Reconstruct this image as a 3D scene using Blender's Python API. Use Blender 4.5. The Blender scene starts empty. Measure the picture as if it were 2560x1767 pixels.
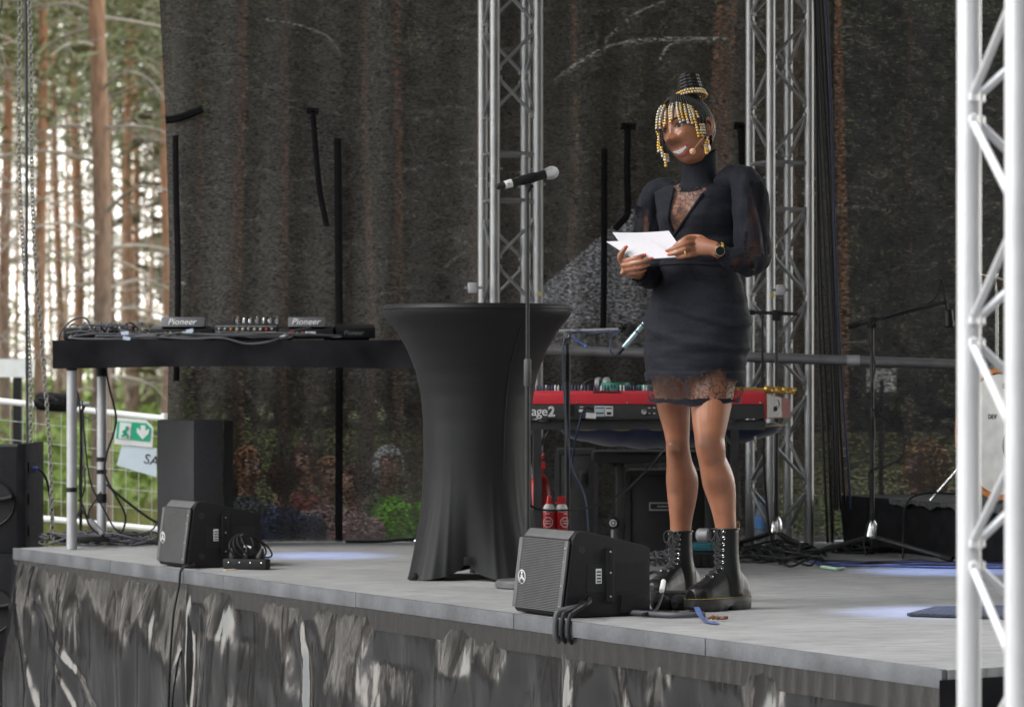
import bpy, bmesh, math, random
import numpy as np
from mathutils import Vector, Matrix, noise
from mathutils.bvhtree import BVHTree
R = math.radians
V = Vector
sc = bpy.context.scene
col = sc.collection
rnd = random.Random(7)

# ------------------------------------------------------------------ camera
ST = 1.0            # height of the stage deck above the ground
EYE = 0.815         # camera height above the deck
CZ = ST + EYE
FD = 7225.0         # focal length in picture units (picture 2312 wide)
cam = bpy.data.cameras.new('camera')
cam.sensor_width = 36.0
cam.lens = FD / 2312.0 * 36.0
cam.shift_y = 51.0 / 2312.0
cam.clip_start = 0.1
cam.clip_end = 2000
cam.dof.use_dof = True
cam.dof.focus_distance = 11.15
cam.dof.aperture_fstop = 5.6
camo = bpy.data.objects.new('camera', cam)
col.objects.link(camo)
camo.location = (0, 0, CZ)
camo.rotation_euler = (R(90), 0, 0)
sc.camera = camo

# ------------------------------------------------------------------ light
SUN_EL, SUN_AZ = 48.0, 245.0       # azimuth clockwise from +Y: from the front left
w = bpy.data.worlds.new('World')
sc.world = w
w.use_nodes = True
nt = w.node_tree
bg = nt.nodes['Background']
sky = nt.nodes.new('ShaderNodeTexSky')
sky.sky_type = 'NISHITA'
sky.sun_disc = False
sky.sun_elevation = R(SUN_EL)
sky.sun_rotation = R(SUN_AZ)
sky.air_density = 2.5
sky.dust_density = 0.2
sky.ozone_density = 1.0
hs = nt.nodes.new('ShaderNodeHueSaturation')
hs.inputs['Saturation'].default_value = 0.15
nt.links.new(sky.outputs[0], hs.inputs['Color'])
nt.links.new(hs.outputs[0], bg.inputs['Color'])
bg.inputs['Strength'].default_value = 0.15
sun = bpy.data.lights.new('sun', 'SUN')
sun.energy = 0.6
sun.angle = R(20)
sun.color = (1.0, 0.96, 0.91)
suno = bpy.data.objects.new('sun', sun)
col.objects.link(suno)
sd = V((math.sin(R(SUN_AZ)) * math.cos(R(SUN_EL)), math.cos(R(SUN_AZ)) * math.cos(R(SUN_EL)), math.sin(R(SUN_EL))))
suno.rotation_euler = sd.to_track_quat('Z', 'Y').to_euler()
suno.location = (-20, -20, 30)
sc.view_settings.view_transform = 'Standard'
sc.view_settings.look = 'None'
sc.view_settings.exposure = 1.78
sc.view_settings.gamma = 1.0
sc.view_settings.use_curve_mapping = False
sc.cycles.use_denoising = True
sc.cycles.max_bounces = 8
sc.cycles.transparent_max_bounces = 24
sc.cycles.caustics_reflective = False
sc.cycles.caustics_refractive = False

# ------------------------------------------------------------------ helpers
def W(x, y, d):
    """picture position (2312 wide) at distance d -> world"""
    return V(((x - 1156.0) * d / FD, d, CZ - (y - 849.0) * d / FD))
def WP(x, y, d):
    """the same for the 2560 wide picture"""
    return W(x / 1.10727, y / 1.10727, d)
def FLR(x, y):
    return W(x, y, EYE * FD / (y - 849.0))
E_ = V((0.494, -0.870, 0)).normalized()      # along the stage front, towards the camera
N_ = V((-0.870, -0.494, 0)).normalized()     # out of the stage front
UP = V((0, 0, 1))

def spl(pts, k=6):
    P = [V(p) for p in pts]
    P = [P[0] * 2 - P[1]] + P + [P[-1] * 2 - P[-2]]
    out = []
    for i in range(1, len(P) - 2):
        a, b, c, d = P[i - 1:i + 3]
        for j in range(k):
            t = j / k
            out.append(0.5 * ((2 * b) + (c - a) * t + (2 * a - 5 * b + 4 * c - d) * t * t + (3 * b - a - 3 * c + d) * t ** 3))
    out.append(P[-2])
    return out
def lerp(a, b, t): return a + (b - a) * t
def interp(xs, ys, x): return float(np.interp(x, xs, ys))

class MB:
    def __init__(s): s.v = []; s.f = []; s.m = []
    def add(s, vs, fs, mi=0):
        o = len(s.v); s.v += [V(p) for p in vs]
        for f in fs: s.f.append([i + o for i in f]); s.m.append(mi)
        return s
    def box(s, c, size, rot=None, mi=0):
        x, y, z = [k / 2 for k in size]
        vs = [V((a, b, d)) for a in (-x, x) for b in (-y, y) for d in (-z, z)]
        if rot is not None: vs = [rot @ p for p in vs]
        c = V(c)
        return s.add([p + c for p in vs], [(0, 1, 3, 2), (4, 6, 7, 5), (0, 4, 5, 1), (2, 3, 7, 6), (0, 2, 6, 4), (1, 5, 7, 3)], mi)
    def tube(s, pts, r, n=8, cap=True, mi=0, closed=False, flat=1.0, fdir=None):
        pts = [V(p) for p in pts]; N = len(pts)
        rr = r if isinstance(r, (list, tuple)) else [r] * N
        vs = []; prev = None
        for i, p in enumerate(pts):
            if closed: t = pts[(i + 1) % N] - pts[i - 1]
            else: t = pts[min(i + 1, N - 1)] - pts[max(i - 1, 0)]
            if t.length < 1e-9: t = V((0, 0, 1))
            t.normalize()
            if prev is None:
                u = V(fdir) if fdir is not None else (V((1, 0, 0)) if abs(t.x) < .8 else V((0, 1, 0)))
            else: u = prev
            u = (u - t * u.dot(t))
            if u.length < 1e-6: u = t.orthogonal()
            u.normalize(); prev = u; b = t.cross(u)
            for k in range(n):
                a = 2 * math.pi * k / n
                vs.append(p + u * (math.cos(a) * rr[i]) + b * (math.sin(a) * rr[i] * flat))
        fs = []
        for i in range(N if closed else N - 1):
            for k in range(n):
                a, b2 = i * n, ((i + 1) % N) * n
                fs.append((a + k, a + (k + 1) % n, b2 + (k + 1) % n, b2 + k))
        if cap and not closed:
            fs.append(tuple(range(n - 1, -1, -1))); fs.append(tuple((N - 1) * n + k for k in range(n)))
        return s.add(vs, fs, mi)
    def cyl(s, a, b, r, n=12, mi=0, r2=None): return s.tube([a, b], [r, r if r2 is None else r2], n, True, mi)
    def rings(s, rings, cap=True, mi=0, closed=True):
        n = len(rings[0]); vs = [p for r in rings for p in r]; fs = []
        for i in range(len(rings) - 1):
            for k in range(n if closed else n - 1):
                fs.append((i * n + k, i * n + (k + 1) % n, (i + 1) * n + (k + 1) % n, (i + 1) * n + k))
        if cap and closed:
            fs.append(tuple(range(n - 1, -1, -1))); fs.append(tuple((len(rings) - 1) * n + k for k in range(n)))
        return s.add(vs, fs, mi)
    def lathe(s, prof, c, ax=UP, n=20, mi=0, cap=True):
        ax = V(ax).normalized(); u = ax.orthogonal().normalized(); b = ax.cross(u); c = V(c)
        return s.rings([[c + ax * z + (u * math.cos(2 * math.pi * k / n) + b * math.sin(2 * math.pi * k / n)) * r for k in range(n)] for r, z in prof], cap, mi)
    def prism(s, poly, vec, mi=0):
        n = len(poly); P = [V(p) for p in poly]; vec = V(vec)
        fs = [tuple(range(n - 1, -1, -1)), tuple(range(n, 2 * n))] + [(k, (k + 1) % n, n + (k + 1) % n, n + k) for k in range(n)]
        return s.add(P + [p + vec for p in P], fs, mi)
    def ball(s, c, r, n=8, mi=0, sc3=(1, 1, 1)):
        c = V(c); m = n // 2 + 1
        rg = []
        for i in range(m):
            a = math.pi * (i + .02) / (m - 1 + .04)
            rg.append([c + V((math.sin(a) * math.cos(2 * math.pi * k / n) * r * sc3[0], math.sin(a) * math.sin(2 * math.pi * k / n) * r * sc3[1], math.cos(a) * r * sc3[2])) for k in range(n)])
        return s.rings(rg, True, mi)
    def grid(s, fn, nu, nv, mi=0, wrapu=False):
        vs = [fn(i / (nu if wrapu else nu - 1), j / (nv - 1)) for j in range(nv) for i in range(nu)]
        fs = [(j * nu + i, j * nu + (i + 1) % nu, (j + 1) * nu + (i + 1) % nu, (j + 1) * nu + i) for j in range(nv - 1) for i in range(nu if wrapu else nu - 1)]
        return s.add(vs, fs, mi)

ORG = {}     # world origin of every object's own frame
def setp(o, **k):
    for a, b in k.items():
        if b is not None: o[a] = b
    return o
def thing(name, label, cat, loc=(0, 0, 0), group=None, kind=None):
    o = bpy.data.objects.new(name, None); col.objects.link(o)
    o.empty_display_size = .1; o.location = loc
    ORG[o] = V(loc)
    return setp(o, label=label, category=cat, group=group, kind=kind)
def mesh(mb, name, smooth=38, bevel=0, bseg=2, mats=()):
    me = bpy.data.meshes.new(name)
    me.from_pydata([tuple(p) for p in mb.v], [], mb.f)
    for m in mats: me.materials.append(m)
    if len(mats) > 1: me.polygons.foreach_set('material_index', mb.m)
    bm = bmesh.new(); bm.from_mesh(me)
    bmesh.ops.recalc_face_normals(bm, faces=bm.faces)
    if bevel: bmesh.ops.bevel(bm, geom=list(bm.edges), offset=bevel, segments=bseg, affect='EDGES', clamp_overlap=True, profile=.6)
    bm.to_mesh(me); bm.free()
    if smooth:
        me.shade_smooth()
        if smooth < 180: me.set_sharp_from_angle(angle=R(smooth))
    me.update()
    return me
def part(name, mb, mats, parent=None, smooth=38, bevel=0, bseg=2, at=None, **k):
    if not isinstance(mats, (list, tuple)): mats = [mats]
    org = ORG[parent] if parent is not None else V((0, 0, 0))
    if parent is None:      # a thing of one mesh: put its origin under its middle
        xs = [p.x for p in mb.v]; ys = [p.y for p in mb.v]; zs = [p.z for p in mb.v]
        org = V(((min(xs) + max(xs)) / 2, (min(ys) + max(ys)) / 2, min(zs))) if at is None else V(at)
    mb.v = [p - org for p in mb.v]
    o = bpy.data.objects.new(name, mesh(mb, name, smooth, bevel, bseg, mats)); col.objects.link(o)
    if parent is not None: o.parent = parent
    else: o.location = org
    ORG[o] = org
    return setp(o, **k)
def copytree(o, parent=None):
    c = o.copy(); col.objects.link(c); c.parent = parent
    for ch in o.children: copytree(ch, c)
    return c
def text(name, s, size, loc, xd, yd, m, parent, ex=.0006, align='CENTER', shear=0, spacing=1.0, outline=False):
    cu = bpy.data.curves.new(name, 'FONT'); cu.body = s; cu.size = size; cu.extrude = ex; cu.align_x = align; cu.align_y = 'CENTER'
    cu.shear = shear; cu.space_character = spacing; cu.resolution_u = 3
    if outline: cu.fill_mode = 'NONE'; cu.bevel_depth = size * .03; cu.extrude = 0
    ob = bpy.data.objects.new(name + '_tmp', cu); col.objects.link(ob)
    dg = bpy.context.evaluated_depsgraph_get()
    me = bpy.data.meshes.new_from_object(ob.evaluated_get(dg))
    bpy.data.objects.remove(ob); bpy.data.curves.remove(cu)
    xd = V(xd).normalized(); yd = V(yd).normalized(); n = xd.cross(yd); loc = V(loc)
    mb = MB(); mb.add([loc + xd * v.co.x + yd * v.co.y + n * v.co.z for v in me.vertices], [tuple(p.vertices) for p in me.polygons])
    bpy.data.meshes.remove(me)
    return part(name, mb, m, parent, smooth=0)

# ------------------------------------------------------------------ materials
MATS = {}
def mat(name, c, rough=.55, metal=0, var=.18, scale=14, bump=.12, bscale=160, spec=.5, coat=0, sheen=0, ior=None, rvar=0, stretch=(1, 1, 1), alpha=1):
    if name in MATS: return MATS[name]
    m = bpy.data.materials.new(name); m.use_nodes = True; MATS[name] = m
    n = m.node_tree.nodes; L = m.node_tree.links; p = n['Principled BSDF']
    p.inputs['Roughness'].default_value = rough; p.inputs['Metallic'].default_value = metal
    p.inputs['Specular IOR Level'].default_value = spec
    p.inputs['Coat Weight'].default_value = coat; p.inputs['Sheen Weight'].default_value = sheen
    if ior: p.inputs['IOR'].default_value = ior
    if alpha < 1: p.inputs['Alpha'].default_value = alpha
    tc = n.new('ShaderNodeTexCoord'); mp = n.new('ShaderNodeMapping'); L.new(tc.outputs['Object'], mp.inputs['Vector'])
    mp.inputs['Scale'].default_value = stretch
    nz = n.new('ShaderNodeTexNoise'); nz.inputs['Scale'].default_value = scale; nz.inputs['Detail'].default_value = 5
    L.new(mp.outputs[0], nz.inputs['Vector'])
    rp = n.new('ShaderNodeValToRGB')
    rp.color_ramp.elements[0].position = .3; rp.color_ramp.elements[1].position = .72
    rp.color_ramp.elements[0].color = tuple(k * (1 - var) for k in c) + (1,)
    rp.color_ramp.elements[1].color = tuple(min(1, k * (1 + var)) for k in c) + (1,)
    L.new(nz.outputs['Fac'], rp.inputs['Fac']); L.new(rp.outputs[0], p.inputs['Base Color'])
    if rvar:
        mr = n.new('ShaderNodeMapRange'); mr.inputs['To Min'].default_value = max(.02, rough - rvar); mr.inputs['To Max'].default_value = min(1, rough + rvar)
        L.new(nz.outputs['Fac'], mr.inputs['Value']); L.new(mr.outputs[0], p.inputs['Roughness'])
    if bump:
        n2 = n.new('ShaderNodeTexNoise'); n2.inputs['Scale'].default_value = bscale; n2.inputs['Detail'].default_value = 3
        L.new(mp.outputs[0], n2.inputs['Vector'])
        b = n.new('ShaderNodeBump'); b.inputs['Strength'].default_value = bump; b.inputs['Distance'].default_value = .01
        L.new(n2.outputs['Fac'], b.inputs['Height']); L.new(b.outputs[0], p.inputs['Normal'])
    return m
def nodes(m): return m.node_tree.nodes, m.node_tree.links, m.node_tree.nodes['Principled BSDF']
def seethrough(m, fac_socket=None, fac=.2):
    """mix the surface with a hole: fac is how much one sees through"""
    n, L, p = nodes(m); out = n['Material Output']
    t = n.new('ShaderNodeBsdfTransparent'); mx = n.new('ShaderNodeMixShader'); mx.inputs[0].default_value = fac
    if fac_socket is not None: L.new(fac_socket, mx.inputs[0])
    L.new(p.outputs[0], mx.inputs[1]); L.new(t.outputs[0], mx.inputs[2]); L.new(mx.outputs[0], out.inputs['Surface'])
def noisefac(m, scale, lo, hi, stretch=(1, 1, 1), detail=2, pos=(.35, .65)):
    n, L, p = nodes(m)
    tc = n.new('ShaderNodeTexCoord'); mp = n.new('ShaderNodeMapping'); mp.inputs['Scale'].default_value = stretch
    L.new(tc.outputs['Object'], mp.inputs['Vector'])
    z = n.new('ShaderNodeTexNoise'); z.inputs['Scale'].default_value = scale; z.inputs['Detail'].default_value = detail
    L.new(mp.outputs[0], z.inputs['Vector'])
    r = n.new('ShaderNodeMapRange'); r.inputs['From Min'].default_value = pos[0]; r.inputs['From Max'].default_value = pos[1]
    r.inputs['To Min'].default_value = lo; r.inputs['To Max'].default_value = hi
    L.new(z.outputs['Fac'], r.inputs['Value'])
    return r.outputs[0]
def mathn(m, op, a, b):
    n, L, p = nodes(m); k = n.new('ShaderNodeMath'); k.operation = op
    for i, x in enumerate((a, b)):
        if hasattr(x, 'links'): L.new(x, k.inputs[i])
        else: k.inputs[i].default_value = x
    return k.outputs[0]

M_alu = mat('aluminium', (.40, .40, .41), .42, .8, .12, 9, .06, 220, rvar=.1)
M_aluw = mat('dull_aluminium', (.46, .46, .48), .5, .5, .1, 9, .08, 220)
M_steel = mat('zinc_steel', (.45, .46, .47), .35, .9)
M_chrome = mat('chrome', (.75, .75, .76), .15, 1, .05)
M_blk = mat('black_plastic', (.012, .012, .013), .45, 0, .2, 30, .1, 300, spec=.3)
M_blkm = mat('black_powder_coat', (.026, .026, .029), .42, 0, .25, 12, .2, 500, rvar=.1, spec=.35)
M_rub = mat('black_rubber', (.012, .012, .013), .6, 0, .2, 30, .1, 300, spec=.25)
M_cab = mat('cable_rubber', (.013, .013, .015), .5, 0, .25, 6, .1, 200, spec=.3)
M_cabg = mat('grey_cable_rubber', (.085, .085, .095), .5, 0, .3, 4, .1, 200, spec=.4)
M_cabb = mat('blue_cable', (.014, .019, .055), .45, spec=.3)
M_cloth = mat('black_molton', (.017, .017, .019), .95, 0, .3, 12, .5, 420, spec=.08)
M_tape = mat('black_tape', (.015, .015, .015), .4, 0, .2, 20, .2, spec=.3)
M_white = mat('white_print', (.8, .8, .8), .5, 0, .05)
M_sticker = mat('white_label', (.7, .7, .7), .5, 0, .12, 200, 0)
M_carp = mat('painted_steel_white', (.78, .79, .78), .45, 0, .06)
M_red = mat('red_paint', (.55, .025, .03), .32, 0, .1, 10, .03)
M_gold = mat('gold', (.74, .46, .12), .36, .6, .12, 40)
M_silver = mat('silver', (.58, .53, .45), .38, .35, .1, 40)

# ------------------------------------------------------------------ ground
m = mat('forest_ground', (.16, .16, .145), .95, 0, .3, .5, .6, 9)
n, L, p = nodes(m)
tc = n.new('ShaderNodeTexCoord')
z1 = n.new('ShaderNodeTexNoise'); z1.inputs['Scale'].default_value = .35; z1.inputs['Detail'].default_value = 8
L.new(tc.outputs['Object'], z1.inputs['Vector'])
r1 = n.new('ShaderNodeValToRGB')
for i, (ps, c) in enumerate(((.3, (.07, .11, .025)), (.45, (.13, .16, .04)), (.55, (.2, .16, .08)), (.68, (.10, .15, .03)))):
    e = r1.color_ramp.elements[i] if i < 2 else r1.color_ramp.elements.new(ps)
    e.position = ps; e.color = c + (1,)
L.new(z1.outputs['Fac'], r1.inputs['Fac'])
sx = n.new('ShaderNodeSeparateXYZ'); L.new(tc.outputs['Object'], sx.inputs[0])
mr = n.new('ShaderNodeMapRange'); mr.inputs['From Min'].default_value = 17.0; mr.inputs['From Max'].default_value = 19.0
z2 = n.new('ShaderNodeTexNoise'); z2.inputs['Scale'].default_value = .6; L.new(tc.outputs['Object'], z2.inputs['Vector'])
ad = n.new('ShaderNodeMath'); ad.operation = 'MULTIPLY_ADD'; ad.inputs[1].default_value = 3; L.new(z2.outputs['Fac'], ad.inputs[0]); L.new(sx.outputs['Y'], ad.inputs[2])
# the gravel yard goes on to the left of the stage: x + .18 y < 0
lf = n.new('ShaderNodeMath'); lf.operation = 'MULTIPLY_ADD'; lf.inputs[1].default_value = .18; L.new(sx.outputs['Y'], lf.inputs[0]); L.new(sx.outputs['X'], lf.inputs[2])
lr = n.new('ShaderNodeMapRange'); lr.inputs['From Min'].default_value = -.6; lr.inputs['From Max'].default_value = .2; L.new(lf.outputs[0], lr.inputs['Value'])
L.new(ad.outputs[0], mr.inputs['Value'])
z3 = n.new('ShaderNodeTexNoise'); z3.inputs['Scale'].default_value = 3; z3.inputs['Detail'].default_value = 8; L.new(tc.outputs['Object'], z3.inputs['Vector'])
r3 = n.new('ShaderNodeValToRGB'); r3.color_ramp.elements[0].color = (.15, .147, .143, 1); r3.color_ramp.elements[1].color = (.25, .246, .24, 1)
L.new(z3.outputs['Fac'], r3.inputs['Fac'])
mx = n.new('ShaderNodeMix'); mx.data_type = 'RGBA'
mm = n.new('ShaderNodeMath'); mm.operation = 'MULTIPLY'; L.new(mr.outputs[0], mm.inputs[0]); L.new(lr.outputs[0], mm.inputs[1])
L.new(mm.outputs[0], mx.inputs['Factor']); L.new(r3.outputs[0], mx.inputs[6]); L.new(r1.outputs[0], mx.inputs[7])
L.new(mx.outputs[2], p.inputs['Base Color'])
mb = MB()
def gz(x, y):
    f = max(0, min(1, (y - 24) / 30))
    return f * .35 * noise.noise(V((x * .08, y * .08, 0))) - .02
xs = [-600, -200, -80] + [-40 + 2.5 * i for i in range(33)] + [80, 200, 600]
ys = [-300, -80, -30, 0, 8] + [14 + 2.5 * i for i in range(60)] + [220, 500, 1200]
mb.add([V((x, y, gz(x, y) if abs(x) < 60 and 14 < y < 170 else -.02)) for y in ys for x in xs], [(j * len(xs) + i, j * len(xs) + i + 1, (j + 1) * len(xs) + i + 1, (j + 1) * len(xs) + i) for j in range(len(ys) - 1) for i in range(len(xs) - 1)])
part('ground', mb, m, None, smooth=180, at=(0, 0, 0), kind='structure', label='grey gravel and mossy forest floor around the stage', category='ground')

# ------------------------------------------------------------------ deck
PA = FLR(38, 1237); PB = FLR(2141, 1512)
edge = (PB - PA).normalized(); E_ = edge; N_ = V((edge.y, -edge.x, 0))
if N_.y > 0: N_ = -N_
BK = -N_
PC = PB + BK * 7.0
deck_poly = [PA, PB, PC, V((6.5, 17.2, ST)), V((-1.4, 15.95, ST)), PA + BK * .62 + V((0, .22, 0))]
TH = .03
m = mat('stage_ply', (.23, .228, .228), .62, 0, .16, 2.2, .12, 60, rvar=.12)
n, L, p = nodes(m)
tc = n.new('ShaderNodeTexCoord')
# wear: scuffs and long faint streaks across the boards
mp = n.new('ShaderNodeMapping'); mp.inputs['Scale'].default_value = (1.2, 9, 1); L.new(tc.outputs['Object'], mp.inputs['Vector'])
zs = n.new('ShaderNodeTexNoise'); zs.inputs['Scale'].default_value = 6; zs.inputs['Detail'].default_value = 9; zs.inputs['Roughness'].default_value = .7; L.new(mp.outputs[0], zs.inputs['Vector'])
rs = n.new('ShaderNodeValToRGB'); rs.color_ramp.elements[0].position = .33; rs.color_ramp.elements[0].color = (.19, .19, .194, 1); rs.color_ramp.elements[1].position = .56; rs.color_ramp.elements[1].color = (.36, .357, .355, 1)
L.new(zs.outputs['Fac'], rs.inputs['Fac'])
zl = n.new('ShaderNodeTexNoise'); zl.inputs['Scale'].default_value = 1.1; zl.inputs['Detail'].default_value = 6; zl.inputs['Roughness'].default_value = .65; L.new(tc.outputs['Object'], zl.inputs['Vector'])
rl = n.new('ShaderNodeValToRGB'); rl.color_ramp.elements[0].position = .38; rl.color_ramp.elements[0].color = (.62, .62, .64, 1); rl.color_ramp.elements[1].position = .58; rl.color_ramp.elements[1].color = (1, 1, 1, 1); L.new(zl.outputs['Fac'], rl.inputs['Fac'])
m1 = n.new('ShaderNodeMix'); m1.data_type = 'RGBA'; m1.blend_type = 'MULTIPLY'; m1.inputs['Factor'].default_value = .45; L.new(rs.outputs[0], m1.inputs[6]); L.new(rl.outputs[0], m1.inputs[7])
vs = n.new('ShaderNodeTexVoronoi'); vs.inputs['Scale'].default_value = 7; vs.inputs['Randomness'].default_value = 1; L.new(tc.outputs['Object'], vs.inputs['Vector'])
rv = n.new('ShaderNodeValToRGB'); rv.color_ramp.elements[0].position = .035; rv.color_ramp.elements[0].color = (.45, .44, .42, 1); rv.color_ramp.elements[1].position = .06; rv.color_ramp.elements[1].color = (1, 1, 1, 1); L.new(vs.outputs['Distance'], rv.inputs['Fac'])
m2 = n.new('ShaderNodeMix'); m2.data_type = 'RGBA'; m2.blend_type = 'MULTIPLY'; m2.inputs['Factor'].default_value = .7; L.new(m1.outputs[2], m2.inputs[6]); L.new(rv.outputs[0], m2.inputs[7])
L.new(m2.outputs[2], p.inputs['Base Color'])
mb = MB(); mb.prism([q - UP * TH for q in deck_poly], UP * TH)
deck = part('stage_floor', mb, m, None, smooth=0, kind='structure', label='grey worn plywood stage floor', category='stage floor')
# edge boards along the front, one after the other with small joints
m_edge = mat('edge_board', (.115, .12, .13), .6, 0, .3, 8, .2, 60, rvar=.12)
Ln = (PB - PA).length; nb = 6
for i in range(nb):
    a = PA + edge * (Ln * i / nb + .002); b = PA + edge * (Ln * (i + 1) / nb - .002)
    mb = MB(); h = .055 + rnd.uniform(-.002, .002)
    o0 = N_ * .004; o1 = N_ * (.021 + rnd.uniform(0, .002))
    mb.prism([a + o0 + UP * .002, b + o0 + UP * .002, b + o1 + UP * .002, a + o1 + UP * .002], -UP * h)
    part('edge_board', mb, m_edge, deck, bevel=.002)
# understructure: legs so that the deck stands
mb = MB()
# ------------------------------------------------------------------ skirt
m = mat('glossy_black_film', (.012, .012, .013), .12, 0, .15, 5, 0, 40, ior=1.72)
n, L, p = nodes(m)
tc = n.new('ShaderNodeTexCoord'); mp = n.new('ShaderNodeMapping'); mp.inputs['Scale'].default_value = (2.6, 2.6, .7); L.new(tc.outputs['Object'], mp.inputs['Vector'])
za = n.new('ShaderNodeTexNoise'); za.inputs['Scale'].default_value = 3.2; za.inputs['Detail'].default_value = 2; za.inputs['Distortion'].default_value = .3; L.new(mp.outputs[0], za.inputs['Vector'])
ba = n.new('ShaderNodeBump'); ba.inputs['Strength'].default_value = .3; ba.inputs['Distance'].default_value = .045; L.new(za.outputs['Fac'], ba.inputs['Height'])
zb = n.new('ShaderNodeTexNoise'); zb.inputs['Scale'].default_value = 9; zb.inputs['Detail'].default_value = 3; L.new(mp.outputs[0], zb.inputs['Vector'])
bb = n.new('ShaderNodeBump'); bb.inputs['Strength'].default_value = .16; bb.inputs['Distance'].default_value = .01; L.new(zb.outputs['Fac'], bb.inputs['Height']); L.new(ba.outputs[0], bb.inputs['Normal'])
L.new(bb.outputs[0], p.inputs['Normal'])
sk = thing('stage_skirt', 'glossy black plastic film skirt hanging in folds along the stage front', 'stage skirt', PA - UP * ST)
SKT = .052
def skirt_pt(u, v):
    s = u * Ln; z = ST - SKT - v * (ST - SKT)
    k = min(1, v * 5)
    A_ = lerp(.066, .014, min(1, u * 1.25)) * (1 + .55 * noise.noise(V((s * 2.1, 3.3, 0))) + .35 * noise.noise(V((s * 7.3, 9.1, 0))))
    d = .012 + A_ * (1 - math.exp(-v * 4.2)) + .02 * noise.noise(V((s * 3.5, v * 2.6, 1.7))) * k
    d += k * (.016 * math.sin(s * 9 + 1.5 * math.sin(s * 2.3)) + .008 * math.sin(s * 19 + v * 1.5 + math.sin(s * 4)))
    # a hard diagonal crease and the gathers that pull from the left corner
    for s0, sl, wd, am in ((3.1, .32, .035, .035), (5.15, .15, .03, .02), (0.25, .9, .04, .007), (.12, 1.5, .04, .007), (.05, .5, .035, .006), (5.45, .35, .05, .03), (2.05, .1, .025, .02)):
        q = (s - s0 - sl * v) / wd
        d += am * min(1, v * 3) * math.exp(-q * q)
    return PA + edge * s + N_ * d + UP * (z - ST)
mb = MB(); mb.grid(skirt_pt, 900, 50)
part('skirt_film', mb, m, sk, smooth=180)
# taped hem band at the top of the film, gathered into many small tucks
def hem_pt(u, v):
    s = u * Ln
    return PA + edge * s + N_ * (.0165 + .0022 * abs(math.sin(s * 46 + 2 * math.sin(s * 5))) * (.4 + .6 * v) + .004 * v) + UP * (-SKT + .001 - .075 * v)
mb = MB(); mb.grid(hem_pt, 700, 4)
m_hem = mat('gathered_film_band', (.018, .017, .018), .25, 0, .3, 20, .10, 30, ior=1.65, stretch=(6, 6, .6))
part('hem_band', mb, m_hem, sk, smooth=180)
# left return of the skirt
mb = MB()
def ret(u, v):
    q = PA + BK * (u * .6) + UP * (-.03 - v * (ST - .03))
    return q - edge * (.012 + .02 * v + .02 * math.sin(u * 9 + v * 3) * v)
mb.grid(ret, 24, 12)
part('side_film', mb, m, sk, smooth=180)
# right return: black end panel and the deck's steel frame behind the near truss
mb = MB()
mb.grid(lambda u, v: PB + BK * (u * 3.0 - .035) + edge * .006 + UP * (-.026 - v * (ST - .03)), 10, 4)
part('end_panel', mb, M_cloth, sk)
mb = MB(); mb.box(PB + BK * .9 + edge * .03 - UP * .05, (.001, .001, .001))
mb.cyl(PB + BK * .12 + edge * .05 - UP * .14, PB + BK * 2.8 + edge * .05 - UP * .14, .022, 10)
part('frame_tube', mb, M_alu, deck)

# ------------------------------------------------------------------ stage roof (unseen above the picture, overhang set to shade the stage)
mb = MB()
RZ = ST + 4.4
rp = [PA + N_ * 1.8 - edge * 1.0, PB + N_ * 1.8 + edge * 1.0, PB + BK * 7.5 + edge * 1.0, V((7.5, 16.6, ST)), V((-2.6, 16.4, ST))]
mb.prism([V((q.x, q.y, RZ)) for q in rp], UP * .35)
part('stage_canopy', mb, mat('roof_tarp', (.05, .05, .055), .7), None, label='dark tarpaulin canopy spanning over the stage', category='stage roof')

# ------------------------------------------------------------------ scrim
m = mat('mesh_scrim', (.074, .069, .066), .9, 0, .62, 75, 0, spec=.05, stretch=(.7, 1, 1.3))
fa = noisefac(m, 85, .0, .20, (.6, 1, 1.4), 2, (.38, .66))
fb = noisefac(m, 2.5, .5, 1.2, (4.5, 1, .22), 5)
fc = noisefac(m, 90, .8, 1.2, (.25, 1, 3), 2)
seethrough(m, mathn(m, 'MULTIPLY', mathn(m, 'MULTIPLY', fa, fb), fc))
M_scrim = m
m = mat('double_scrim', (.074, .076, .084), .9, 0, .4, 75, 0, spec=.05, stretch=(.5, 1, 1.5))
fa = noisefac(m, 85, .0, .21, (.6, 1, 1.4), 2)
fc = noisefac(m, 60, .6, 1.3, (.2, 1, 3), 2)
seethrough(m, mathn(m, 'MULTIPLY', fa, fc))
M_scrim2 = m
M_strap = mat('black_webbing', (.014, .014, .0155), .9, 0, .2, 30, .3, spec=.05)
SY = 15.78
scr = thing('mesh_scrim', 'dark see-through mesh scrim hung behind the truss towers', 'scrim', (0, SY, ST))
lefte = ([-300, 0, 230, 420, 600, 940, 1240], [352, 360, 372, 378, 383, 378, 376])
def scrim_pt(u, v):
    y = lerp(-260, 1226, v)
    xl = interp(*lefte, y); x = lerp(xl, 1884, u)
    f = .02 * math.sin(x * .021 + 2 * math.sin(x * .006)) + .012 * math.sin(x * .055 + y * .002) + .03 * math.exp(-((x - xl) / 25) ** 2)
    f *= .5 + .8 * v
    q = W(x, y, SY + f)
    if v > .985: q = W(x, y, SY + f - (v - .985) * 8)
    q.z = max(q.z, ST + .006)
    return q
mb = MB(); mb.grid(scrim_pt, 260, 70)
part('mesh_sheet', mb, M_scrim, scr, smooth=180)
def scrim2_pt(u, v):
    y = lerp(-260, 1222, v); x = lerp(1876, 2700, u)
    f = .02 * math.sin(x * .012 + 1) + .01 * math.sin(x * .05)
    q = W(x, y, SY + .05 + f); q.z = max(q.z, ST + .006); return q
mb = MB(); mb.grid(scrim2_pt, 90, 30)
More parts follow.
